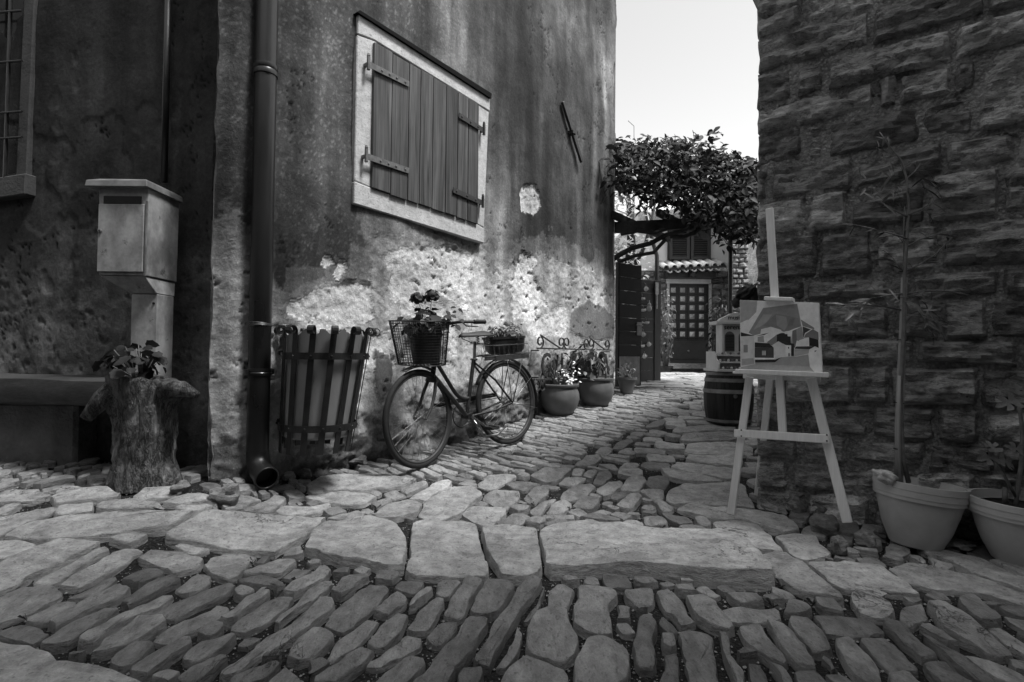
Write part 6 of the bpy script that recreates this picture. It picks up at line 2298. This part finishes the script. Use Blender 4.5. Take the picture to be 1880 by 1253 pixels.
# ivy-covered tree seen between the old house and the far house
ivy = thing('ivy_tree', 'sunlit ivy-clad tree behind the gate by the far house', 'tree', V((at_y(1150, 640, 10.5).x, 10.5, g(2.3, 10.5))))
it = at_y(1155, 440, 10.5)
MB().tube([V((it.x, 10.5, g(it.x, 10.5) - .05)), V((it.x - .1, 10.55, 1.6)), V((it.x + .05, 10.5, 3.0)), V((it.x, 10.6, 4.0))], [.13, .11, .09, .04], 9).build('trunk', M['vine_wood'], ivy, smooth=True)
for a_ in ((-.5, .3, 3.6), (.5, -.1, 3.9), (.2, .5, 4.2)):
    MB().tube([V((it.x, 10.5, 2.4)), V((it.x + a_[0] * .6, 10.5 + a_[1] * .6, 3.0)), V((it.x + a_[0], 10.5 + a_[1], a_[2]))], [.06, .04, .02], 6).build('limb', M['vine_wood'], ivy, smooth=True)
cr2 = MB()
lm = LF['oval_bright']
for k in range(1500):
    d = V((rv.gauss(0, .5), rv.gauss(0, .5), rv.gauss(0, .5)))
    if d.length > 1.0: continue
    p = V((it.x - .12 + d.x * .55, 10.5 + d.y * .6, 3.0 + d.z * 1.9))
    R3 = frame_rot((rv.gauss(0, .6), -.4, .7), (rv.gauss(0, 1), rv.gauss(0, .5), -.4))
    s = rv.uniform(.07, .13)
    cr2.add([p + R3 @ (v.co * s) for v in lm.vertices], [tuple(f.vertices) for f in lm.polygons])
tag(cr2.build('crown', M['leaf_bright'], ivy, smooth=True), kind='stuff')
# ================================================================ barrel and fairground organ
bp0 = gnd(1348, 783)
BR_ = 0.195
bcx = V((bp0.x, bp0.y + BR_ * .7, 0)); bcx.z = g(bcx.x, bcx.y)
sc_b = bcx.y / 1000
BRm = 43 * sc_b
BH = at_y(1348, 682, bcx.y).z - bcx.z
barrel = thing('wine_barrel', 'dark wooden barrel with pale metal hoops under the painted organ', 'barrel', bcx)
def br_r(v):
    return BRm * (0.83 + 0.17 * math.sin(math.pi * (0.08 + 0.84 * v)))
NS = 18
for i in range(NS):
    mb = MB()
    a0, a1 = 2 * math.pi * i / NS + .006, 2 * math.pi * (i + 1) / NS - .006
    vs = []
    for k in range(9):
        v = k / 8
        r = br_r(v)
        for a, rr in ((a0, r - .018), (a0, r), ((a0 + a1) / 2, r + .002), (a1, r), (a1, r - .018)):
            vs.append(bcx + V((math.cos(a) * rr, math.sin(a) * rr, v * BH)))
    fs = [(k * 5 + j, k * 5 + (j + 1) % 5, (k + 1) * 5 + (j + 1) % 5, (k + 1) * 5 + j) for k in range(8) for j in range(5)]
    fs += [(4, 3, 2, 1, 0), tuple(40 + j for j in range(5))]
    mb.add(vs, fs).build('stave', M['barrel_wood'], barrel)
for z in (.02, BH - .025):
    MB().lathe([(BRm * .84 - .02, 0), (BRm * .84 - .02, .015)], bcx + UP * z, 24).build('barrel_head', M['barrel_wood'], barrel)
for v0, v1 in ((.03, .085), (.93, .985), (.80, .87), (.585, .66)):
    hp_ = MB().lathe([(br_r(v0) + .002, v0 * BH), (br_r(v0) + .007, v0 * BH), (br_r(v1) + .007, v1 * BH), (br_r(v1) + .002, v1 * BH)], bcx, 40, cap=False)
    hp_.build('hoop', M['tin'], barrel, smooth=True, auto=40)
MB().lathe([(.018, 0), (.018, .008), (.008, .012), (0, .012)], bcx + V((-.12 * BRm, -br_r(.52) - .002, BH * .54)), 12, (0, -1, 0)).build('bung', M['steel'], barrel, smooth=True, auto=40)

OY = bcx.y - 0.02
def og(px, py, dy=0.0):
    return at_y(px, py, OY + dy)
oz0 = bcx.z + BH
osc = OY / 1000
ocx = og(1352, 640).x
organ = thing('toy_organ', 'white painted miniature organ with arched shutters and lettering on the barrel', 'organ', V((ocx, OY, oz0)))
def obox(name, hw, d0, d1, z0, z1, mt, parent=None, bevel=.003, dx=0.0):
    return MB().box((ocx + dx, OY + (d0 + d1) / 2, oz0 + (z0 + z1) / 2), (hw, 0, 0), (0, (d1 - d0) / 2, 0), (0, 0, (z1 - z0) / 2)).build(name, mt, parent or organ, bevel=bevel)
obox('base_board', .255, -.20, .16, 0.0, .022, M['organ_paint'])
obox('lower_step', .215, -.15, .14, .024, .075, M['organ_grey'])
obox('step_edge', .222, -.165, -.03, .077, .092, M['organ_paint'])
obox('upper_step', .205, -.08, .14, .094, .140, M['organ_grey'])
obox('step_edge', .212, -.095, .14, .142, .156, M['organ_paint'])
for s in (-1, 1):
    pr = [(-.19, .024), (-.19, .07), (-.165, .10), (-.12, .115), (-.10, .15), (-.07, .185), (.13, .185), (.13, .024)]
    MB().prism([V((ocx + s * .226, OY + a, oz0 + b)) for a, b in pr], V((s * .014, 0, 0))).build('side_cheek', M['organ_paint'], organ)
rgo = random.Random(2)
for row, (z, d) in enumerate(((.026, -.17), (.094, -.10), (.158, -.05))):
    for k in range(11):
        p = V((ocx - .19 + .38 * k / 10, OY + d, oz0 + z + .008))
        MB().blob(p, V((.012, .012, .012)), k, .3, 2, 8, 6).build('figure', M['organ_grey'] if k % 2 else M['organ_paint'], organ, smooth=True)
obox('cabinet', .145, .0, .13, .158, .44, M['organ_paint'])
for s in (-1, 1):
    vs = [V((ocx + s * .065 - .045, OY - .006, oz0 + .19)), V((ocx + s * .065 + .045, OY - .006, oz0 + .19))]
    for k in range(11):
        a = math.pi * k / 10
        vs.append(V((ocx + s * .065 + .045 * math.cos(a), OY - .006, oz0 + .325 + .05 * math.sin(a))))
    so = MB().prism(vs, V((0, .005, 0))).build('arched_shutter', M['organ_grey'], organ)
    for k in range(11):
        z = .195 + .16 * k / 11
        MB().box((ocx + s * .065, OY - .010, oz0 + z), (.040, 0, 0), (0, .003, .003), (0, .001, -.002)).build('slat', M['grey_paint'], so)
for s in (-1, 1):
    obox('pilaster', .012, -.02, .0, .158, .44, M['organ_paint'], dx=s * .133)
obox('cornice', .205, -.055, .15, .442, .470, M['organ_paint'])
pd_ = [(-.17, .472), (.17, .472), (.15, .495), (.10, .52), (.05, .545), (0, .555), (-.05, .545), (-.10, .52), (-.15, .495)]
MB().prism([V((ocx + a, OY + .0, oz0 + b)) for a, b in pd_], V((0, .05, 0))).build('pediment', M['organ_paint'], organ, bevel=.003)
text_mesh('musica', .060, 'lettering', M['ink'], organ, V((ocx, OY - .004, oz0 + .488)), (1, 0, 0), UP, .002, 'CENTER')
text_mesh('serenada', .066, 'lettering', M['ink'], organ, V((ocx - .002, OY - .005, oz0 + .395)), (1, 0, 0), UP, .002, 'CENTER')
# dark bundle thrown over the top
bd = thing('dark_cloth', 'crumpled shiny black cloth bundle heaped behind the organ top', 'cloth', V((og(1372, 552).x, OY + .1, oz0 + .46)))
cb_ = MB()
pc_ = og(1370, 538, .10)
rotb = Matrix.Rotation(math.radians(-38), 3, 'Y')
cb_.blob(pc_, V((.125, .085, .062)), 5, .45, 2.6, 26, 18, rotb)
cb_.build('bundle', M['cloth_black'], bd, smooth=True)
cb_ = MB()
cb_.blob(og(1352, 556, .09), V((.05, .06, .05)), 9, .4, 2.2, 16, 10)
cb_.blob(pc_ + V((.06, 0, -.08)), V((.06, .07, .12)), 8, .4, 2.2, 16, 10)
cb_.build('fold', M['cloth_black'], bd, smooth=True)

# ================================================================ easel with a painting
eL = gnd(1342, 946)
eR = at_y(1556, 960, 2.66)
eT = at_y(1415, 385, 3.00)
EN = (eR - eL).cross(eT - eL).normalized()
if EN.dot(CAM - eL) < 0: EN = -EN
def ez(px, py, off=0.0):
    return hit(px, py, eL + EN * off, EN)
easel = thing('easel', 'pale wooden studio easel on three legs by the stone corner', 'easel', eL)
ux = (ez(1520, 690) - ez(1352, 683)).normalized()
def plank(name, p, q, w, th, parent=None, off=0.0):
    a, b = p + EN * off, q + EN * off
    return MB().beam(a, b, w, th, EN).build(name, M['pale_wood'], parent or easel, bevel=.003)
mpx = 2.85 / 1000
plank('leg', ez(1376, 692), ez(1342, 946), 14 * mpx, .02)
plank('leg', ez(1489, 694), ez(1556, 960), 15.5 * mpx, .02)
plank('mast', ez(1415, 385), ez(1440, 806), 14 * mpx, .018, off=.0202)
plank('crossbar', ez(1353, 795), ez(1526, 806), 15 * mpx, .018, off=.0195 + .0195)
bl_f = gnd(1391, 912)
bl_t = ez(1424, 600, -.03)
bl_t2 = ez(1413, 690, -.06)
MB().beam(bl_f, bl_t, 14 * mpx, .018, EN).build('back_leg', M['pale_wood'], easel, bevel=.003)
tray = MB()
ta_, tb2 = ez(1350, 684, .055), ez(1522, 690, .055)
tray.beam(ta_, tb2, .085, .012, UP)
tray.build('tray', M['pale_wood'], easel, bevel=.003)
plank('tray_lip', ez(1350, 682, .095), ez(1522, 689, .095), .026, .010)
plank('rear_rail', ez(1362, 690), ez(1505, 696), .03, .016, off=-.022)
plank('clamp', ez(1405, 549, .05), ez(1457, 551, .05), .020, .05)
for px, py in ((1361, 790), (1361, 801), (1518, 799), (1518, 810)):
    MB().lathe([(.0045, 0), (.004, .002), (0, .003)], ez(px, py, .049), 8, EN).build('screw', M['iron'], easel)

# the canvas: a thin box; its picture is flat paint laid on the front
pq_ = [(1358, 551), (1503, 556), (1508, 685), (1358, 679)]
pic = thing('painting', 'canvas painted with angular pale houses below a faceted mountain, on the easel', 'painting', ez(1430, 684, .05))
def pp(x, y, off):
    "zoomed picture coordinates to the canvas plane"
    return ez(1340 + x / 6.963, 530 + y / 6.961, .042 + off)
CV = [(126, 148), (1133, 182), (1180, 1085), (135, 1030)]
GREYS = {}
def pm(v):
    if v not in GREYS:
        GREYS[v] = mat('paint_%d' % int(v * 1000), v, .6, .16, 30, .15, 120)
    return GREYS[v]
MB().prism([pp(x, y, 0) for x, y in CV], -EN * .022).build('canvas', M['white_paint'], pic, bevel=.002)
SH = [  # grey, outline; later ones lie on top
 (.85, [(128,150),(1131,184),(1176,1080),(137,1028)]),
 (.42, [(130,152),(350,160),(330,390),(220,400),(134,440)]),
 (.84, [(350,160),(860,178),(860,195),(430,250),(250,560),(134,560),(134,450),(240,400),(340,300)]),
 (.30, [(240,565),(425,250),(860,195),(900,390),(915,485),(800,520),(690,555),(525,490),(400,520),(390,580),(300,600)]),
 (.40, [(300,530),(430,330),(540,335),(470,430),(400,480)]),
 (.24, [(420,480),(590,320),(880,380),(905,480),(760,540),(690,552),(540,490)]),
 (.33, [(590,340),(720,360),(740,470),(700,540),(600,470)]),
 (.20, [(770,390),(830,380),(800,470),(735,480)]),
 (.26, [(905,395),(1075,500),(1080,525),(930,480)]),
 (.06, [(930,485),(1035,525),(960,570),(940,640)]),
 (.20, [(945,630),(970,580),(1060,520),(1130,560),(1135,655),(1000,625)]),
 (.34, [(800,540),(850,520),(920,485),(945,640),(1000,625),(880,670),(850,665),(835,760),(780,700)]),
 (.18, [(800,545),(850,520),(855,660),(830,760),(805,740)]),
 (.8, [(400,520),(525,490),(660,530),(640,575),(520,600),(400,600)]),
 (.85, [(315,640),(400,600),(520,560),(640,560),(600,590),(470,690),(315,690)]),
 (.36, [(355,620),(430,605),(440,690),(355,680)]),
 (.035, [(140,560),(320,605),(140,612)]),
 (.035, [(325,610),(500,565),(440,595)]),
 (.24, [(470,690),(600,590),(600,700),(540,730)]),
 (.03, [(600,590),(640,575),(665,568),(700,570),(702,582),(735,584),(738,612),(778,615),(780,700),(820,706),(820,868),(785,866),(780,725),(600,690)]),
 (.85, [(885,660),(1010,625),(1015,740),(885,735)]),
 (.02, [(1012,625),(1130,655),(1135,760),(1090,740),(1015,735)]),
 (.06, [(825,770),(850,742),(1090,738),(1015,778)]),
 (.44, [(825,778),(1015,780),(1018,830),(920,850),(825,868)]),
 (.85, [(1015,780),(1090,742),(1140,770),(1170,770),(1178,1078),(1090,1078),(1030,1000),(1005,840)]),
 (.02, [(1082,795),(1112,793),(1085,815)]),
 (.68, [(140,614),(305,610),(320,968),(140,1005)]),
 (.28, [(175,722),(228,720),(230,818),(175,818)]),
 (.40, [(150,900),(300,890),(315,965),(150,985)]),
 (.03, [(318,690),(500,702),(560,756),(318,752)]),
 (.07, [(318,754),(560,758),(562,888),(318,884)]),
 (.46, [(410,795),(462,795),(462,855),(410,853)]),
 (.015, [(462,795),(474,795),(474,858),(425,858),(425,854),(462,855)]),
 (.85, [(318,884),(562,888),(600,905),(318,910)]),
 (.03, [(322,910),(580,908),(655,880),(580,944),(322,946)]),
 (.04, [(620,672),(700,668),(782,725),(712,722)]),
 (.7, [(540,725),(620,674),(710,724),(712,868),(650,880),(570,905),(562,760)]),
 (.88, [(712,726),(784,728),(780,868),(712,868)]),
 (.01, [(745,748),(758,748),(758,768),(745,768)]),
 (.01, [(748,828),(764,826),(764,868),(748,868)]),
 (.36, [(322,948),(580,946),(655,880),(860,870),(1003,842),(1022,1000),(320,965)]),
 (.42, [(140,1006),(320,967),(1022,1000),(1090,1078),(140,1026)]),
]
mbs = {}
for i, (v, pts_) in enumerate(SH):
    o = MB().add([pp(x, y, .0012 + i * .00004) for x, y in pts_], [tuple(range(len(pts_)))])
    mbs.setdefault(v, MB()).add(o.v, o.f)
allv, allf, mats_, mi = [], [], [], []
for v, m0 in mbs.items():
    o = len(allv)
    allv += m0.v
    for f in m0.f:
        allf.append(tuple(i + o for i in f)); mi.append(len(mats_))
    mats_.append(pm(v))
pm0 = MB().add(allv, allf)
po = pm0.build('painted_picture', mats_[0], pic)
po.data.materials.clear()
for m_ in mats_: po.data.materials.append(m_)
for f, k in zip(po.data.polygons, mi): f.material_index = k

# ================================================================ tall cane plant in a terracotta pot
def tapered_pot(name, label, px, pyb, Y, R1, R0, H, lean_v):
    p = at_y(px, pyb, Y); p.z = g(p.x, p.y) - .01
    t_ = thing(name, label, 'flower pot', p)
    prof = [(R0 * .9, 0), (R0, .006), (R0 + (R1 - R0) * .45, H * .28), (R0 + (R1 - R0) * .75, H * .55), (R1 * .97, H * .74), (R1 * 1.03, H * .745), (R1 * 1.035, H * .80), (R1 * 1.05, H * .805), (R1 * 1.05, H * .90), (R1 * 1.065, H * .905), (R1 * 1.065, H), (R1 * .99, H), (R1 * .96, H * .86), (R1 * .9, H * .845), (0, H * .86)]
    MB().lathe(prof, p, 48, lean_v).build('pot', M['terracotta'], t_, smooth=True, auto=35)
    return t_, p
c1 = at_y(1672, 996, 2.60)
P1, q1 = tapered_pot('terracotta_pot', 'tilted ribbed-rim terracotta pot holding the tall cane plant', 1680, 997, 2.62, .178, .105, .30, (0.10, 0.02, 1))
soil1 = q1 + V((.03, .006, .255))
MB().lathe([(.165, 0), (.0, .01)], soil1 - UP * .006, 24, (0.1, .02, 1)).build('soil', M['soil_pot'], P1, smooth=True)
MB().blob(at_y(1626, 877, 2.58), V((.048, .04, .026)), 3, .8, 1.9, 18, 12, Matrix.Rotation(.5, 3, 'Y')).build('white_stone', M['palestone'], P1, smooth=True)
YC = 2.62
can = thing('cane_plant', 'tall thin oleander tied to a bamboo cane in the terracotta pot', 'plant', soil1)
def cp_(px, py, dy=0.0):
    return at_y(px, py, YC + dy)
cane = MB()
cpts = [cp_(1650, 888), cp_(1651, 780), cp_(1654, 690), cp_(1658, 590), cp_(1660, 510)]
cane.tube(cpts, [.019, .018, .017, .015, .013], 10)
for k in (.12, .3, .48, .66, .84):
    i = int(k * 4); f_ = k * 4 - i
    c = cpts[i].lerp(cpts[i + 1], f_)
    cane.ring(c, (0, 0, 1), .016, .003, 14, 5)
cane.build('bamboo_cane', M['bamboo'], can, smooth=True)
MB().tube([cp_(1653, 882, -.02), cp_(1650, 760, -.022), cp_(1651, 690, -.022)], .007, 8).build('bamboo_cane', M['bamboo'], can, smooth=True)
MB().tube([cp_(1668, 886, -.01), cp_(1657, 840, -.02), cp_(1653, 720, -.02), cp_(1660, 600, -.02), cp_(1661, 500, -.01), cp_(1665, 440, 0), cp_(1669, 380, 0), cp_(1665, 330, 0), cp_(1655, 295, 0), cp_(1630, 265, 0), cp_(1615, 243, 0)], [.011, .010, .009, .009, .008, .007, .006, .005, .004, .003, .002], 8).build('main_stem', M['twig'], can, smooth=True)
BRN = [[(1656, 570), (1620, 563), (1570, 558), (1530, 562)], [(1658, 540), (1640, 541), (1600, 548), (1575, 562)], [(1664, 540), (1695, 535), (1740, 535), (1800, 545), (1835, 560)], [(1664, 545), (1685, 545), (1700, 560), (1705, 575)],
       [(1660, 500), (1690, 485), (1715, 470), (1745, 440), (1770, 420)], [(1660, 500), (1652, 492), (1640, 475)], [(1668, 440), (1640, 430), (1600, 420), (1565, 412)], [(1666, 395), (1690, 385), (1715, 370)],
       [(1664, 330), (1680, 315), (1690, 300)], [(1668, 400), (1640, 385), (1615, 370)], [(1662, 455), (1690, 440), (1740, 425)], [(1665, 580), (1685, 570), (1700, 590), (1720, 610)], [(1660, 480), (1659, 420), (1661, 380)]]
rb_ = random.Random(14)
for bl in BRN:
    dys = rb_.uniform(-.12, .10)
    P_ = [cp_(x, y, dys * i / (len(bl) - 1)) for i, (x, y) in enumerate(bl)]
    MB().tube(P_, [.0045 - .003 * i / (len(P_) - 1) for i in range(len(P_))], 6).build('branch', M['twig'], can, smooth=True)
    for i in range(len(P_) - 1):
        for k in range(3):
            if i == 0 and k == 0: continue
            p = P_[i].lerp(P_[i + 1], rb_.random())
            d = (P_[i + 1] - P_[i]).normalized() + V((rb_.gauss(0, .5), rb_.gauss(0, .5), rb_.gauss(.1, .5)))
            place('leaf', LF['slim'] if bl[0][1] > 510 else LF['slim_dark'], can, p, frame_rot((rb_.gauss(0, .5), -.7, .6), d), rb_.uniform(.05, .095))  # upper leaves take a darker colour to offset the sun on them
for (px, py, n) in ((1705, 575, 16), (1720, 600, 12), (1690, 560, 10), (1612, 262, 10), (1640, 300, 10), (1690, 330, 8), (1600, 345, 10), (1710, 345, 8), (1650, 350, 8), (1560, 565, 6), (1625, 545, 5)):
    for _ in range(n):
        p = cp_(px + rb_.gauss(0, 12), py + rb_.gauss(0, 12), rb_.gauss(0, .05))
        place('leaf', LF['slim_pale'] if py > 500 and rb_.random() < .6 else (LF['slim_dark'] if py < 500 else LF['slim']), can, p, frame_rot((rb_.gauss(0, .5), -.7, .5), (rb_.gauss(0, .7), rb_.gauss(0, .3), rb_.gauss(-.4, .5))), rb_.uniform(.05, .09))
for py in (548, 625, 740, 825):
    c = cp_(1656 if py < 700 else 1650, py)
    MB().ring(c, (.1, 0, 1), .021, .0022, 16, 5).build('tie', M['iron'], can, smooth=True)

P2, q2 = tapered_pot('terracotta_pot', 'terracotta pot holding the young fig, beside the stone wall', 1893, 1030, 2.40, .212, .135, .27, (0.02, 0.0, 1))
MB().lathe([(.20, 0), (0, .01)], q2 + UP * .232, 24).build('soil', M['soil_pot'], P2, smooth=True)
fig = thing('young_fig', 'young fig with bare stems and a few broad lobed leaves', 'plant', q2 + UP * .23)
def fg_(px, py, dy=0.0):
    return at_y(px, py, 2.38 + dy)
for pts_, r in (([(1864, 938), (1868, 900), (1876, 850), (1878, 790), (1870, 740)], .009), ([(1866, 915), (1850, 885), (1838, 862), (1828, 845)], .006), ([(1846, 925), (1845, 895)], .012), ([(1872, 870), (1880, 830), (1895, 800)], .006)):
    MB().tube([fg_(x, y) for x, y in pts_], [r] * (len(pts_) - 1) + [r * .7], 7).build('stem', M['twig'], fig, smooth=True)
for (px, py, s, dx, dz) in ((1828, 838, .075, -1, -.15), (1829, 832, .06, -.1, 1), (1832, 842, .07, .8, -.4), (1868, 735, .08, -1, -.2), (1868, 725, .065, .3, 1), (1878, 830, .06, -.6, .5), (1882, 730, .08, 1, .1), (1895, 800, .08, 1, .4)):
    place('leaf', LF['fig'], fig, fg_(px, py, RND.uniform(-.04, .04)), frame_rot((RND.uniform(-.3, .3), -.75, .55), (dx, -.1, dz)), s * 1.15)

# ================================================================ loose rocks at the foot of the right-hand wall and of the old house
RK = [(1515, 962, 40, 34, 'blocky loose rock with a pale chipped top beside the easel leg'), (1462, 925, 26, 36, 'upright dark loose rock behind the easel'), (1510, 935, 34, 24, 'dark wedge of rock lying against the stone wall'), (1540, 1000, 26, 34, 'squared pale block standing in the gravel by the easel foot'),
      (1590, 990, 30, 30, 'long loose rock beside the squared pale block'), (1410, 912, 26, 18, 'flat loose rock at the house corner'), (1500, 902, 30, 22, 'rough rock wedged under the wall courses'), (1620, 975, 24, 20, 'small rock half under the tilted terracotta pot'),
      (1422, 935, 34, 12, 'low flat stone by the back leg of the easel'), (1760, 1000, 44, 10, 'thin flat stone between the two terracotta pots')]
for i, (px, py, w, h, lab) in enumerate(RK):
    p = gnd(px, py + h * .4)
    s = p.y / 1000
    r = tag(MB().blob(p + UP * (h * s * .30), V((w * s * .62, w * s * .5, h * s * .58)), i * 3 + 1, .55, 1.5, 16, 11, Matrix.Rotation(RND.uniform(-.4, .4), 3, 'Y') @ Matrix.Rotation(RND.uniform(0, 3), 3, 'Z')).build('loose_rock', M['rubble'], smooth=True, auto=32), lab, 'rock', 'rocks at the foot of the stone wall')
RK2 = [(655, 842, 36, 20, 'broken pale stone at the wall foot behind the front wheel'), (625, 832, 22, 26, 'upright pale stone under the litter basket edge'), (560, 868, 26, 16, 'small dark stone under the litter basket'), (585, 855, 24, 14, 'rounded stone below the litter basket liner'),
       (530, 872, 20, 16, 'stone lump beside the downpipe spout'), (690, 835, 30, 12, 'flat stone in the wall foot by the bicycle tyre'), (415, 905, 46, 34, 'broken stone at the foot of the house corner'), (330, 895, 30, 20, 'dark stone beside the tree stump')]
for i, (px, py, w, h, lab) in enumerate(RK2):
    p = gnd(px, py + h * .4)
    s = p.y / 1000
    tag(MB().blob(p + UP * (h * s * .25), V((w * s * .62, w * s * .45, h * s * .55)), i * 5 + 40, .55, 1.5, 14, 10, Matrix.Rotation(RND.uniform(0, 3), 3, 'Z')).build('loose_rock', M['rubble'], smooth=True, auto=32), lab, 'rock', 'stones at the foot of the old house')


# ================================================================ unseen houses added out of view to shade the square
nb_h = thing('right_shade_house', 'tall plain unseen house added on the right to shade the square', 'house', (5.6, 0.1, 0))
MB().box((5.6, -3.78, 6.45), (3.0, 0, 0), (0, 4.0, 0), (0, 0, 6.55)).build('wall', M['footing'], nb_h)
MB().prism([V((2.5, 0.28, 13.0)), V((2.5, -3.9, 14.4)), V((2.5, -8.0, 13.0))], V((6.2, 0, 0))).build('roof', M['tile'], nb_h)
for yy in (-1.6, -4.2, -6.6):
    for zz in (1.8, 4.8, 7.2):
        wf = MB().box((2.59, yy, zz), (.04, 0, 0), (0, .45, 0), (0, 0, .65)).build('window', M['white_paint'], nb_h)
        MB().box((2.545, yy, zz), (.01, 0, 0), (0, .37, 0), (0, 0, .57)).build('pane', M['glass'], wf)
opp = thing('rear_shade_house', 'plain unseen house added behind the camera to darken the foreground', 'house', (-3.0, -2.4, 0))  # added behind the camera to darken foreground and front-facing walls
MB().box((-3.2, -5.0, 2.4), (5.6, 0, 0), (0, 2.5, 0), (0, 0, 2.6)).build('wall', M['footing'], opp)
MB().prism([V((-9.0, -2.2, 5.0)), V((-9.0, -5.0, 6.4)), V((-9.0, -7.8, 5.0))], V((11.6, 0, 0))).build('roof', M['tile'], opp)
for x in (-6.5, -3.0, 0.4):
    wf = MB().box((x, -2.49, 3.7), (.5, 0, 0), (0, .04, 0), (0, 0, .7)).build('window', M['white_paint'], opp)
    MB().box((x, -2.445, 3.7), (.42, 0, 0), (0, .01, 0), (0, 0, .62)).build('pane', M['glass'], wf)
MB().box((-1.4, -2.49, 1.05), (.55, 0, 0), (0, .04, 0), (0, 0, 1.1)).build('door', M['dark_wood'], opp)
west = thing('left_shade_house', 'plain unseen house added on the left to shade the square', 'house', (-6.0, 1.0, 0))  # added out of frame to cut sky light from the left
MB().box((-8.0, 0.6, 3.3), (2.0, 0, 0), (0, 2.6, 0), (0, 0, 3.5)).build('wall', M['footing'], west)
MB().prism([V((-5.8, 3.4, 6.8)), V((-8.0, 3.4, 8.0)), V((-10.2, 3.4, 6.8))], V((0, -5.6, 0))).build('roof', M['tile'], west)
MB().box((-5.99, 0.8, 4.2), (.04, 0, 0), (0, .5, 0), (0, 0, .7)).build('window', M['glass'], west)
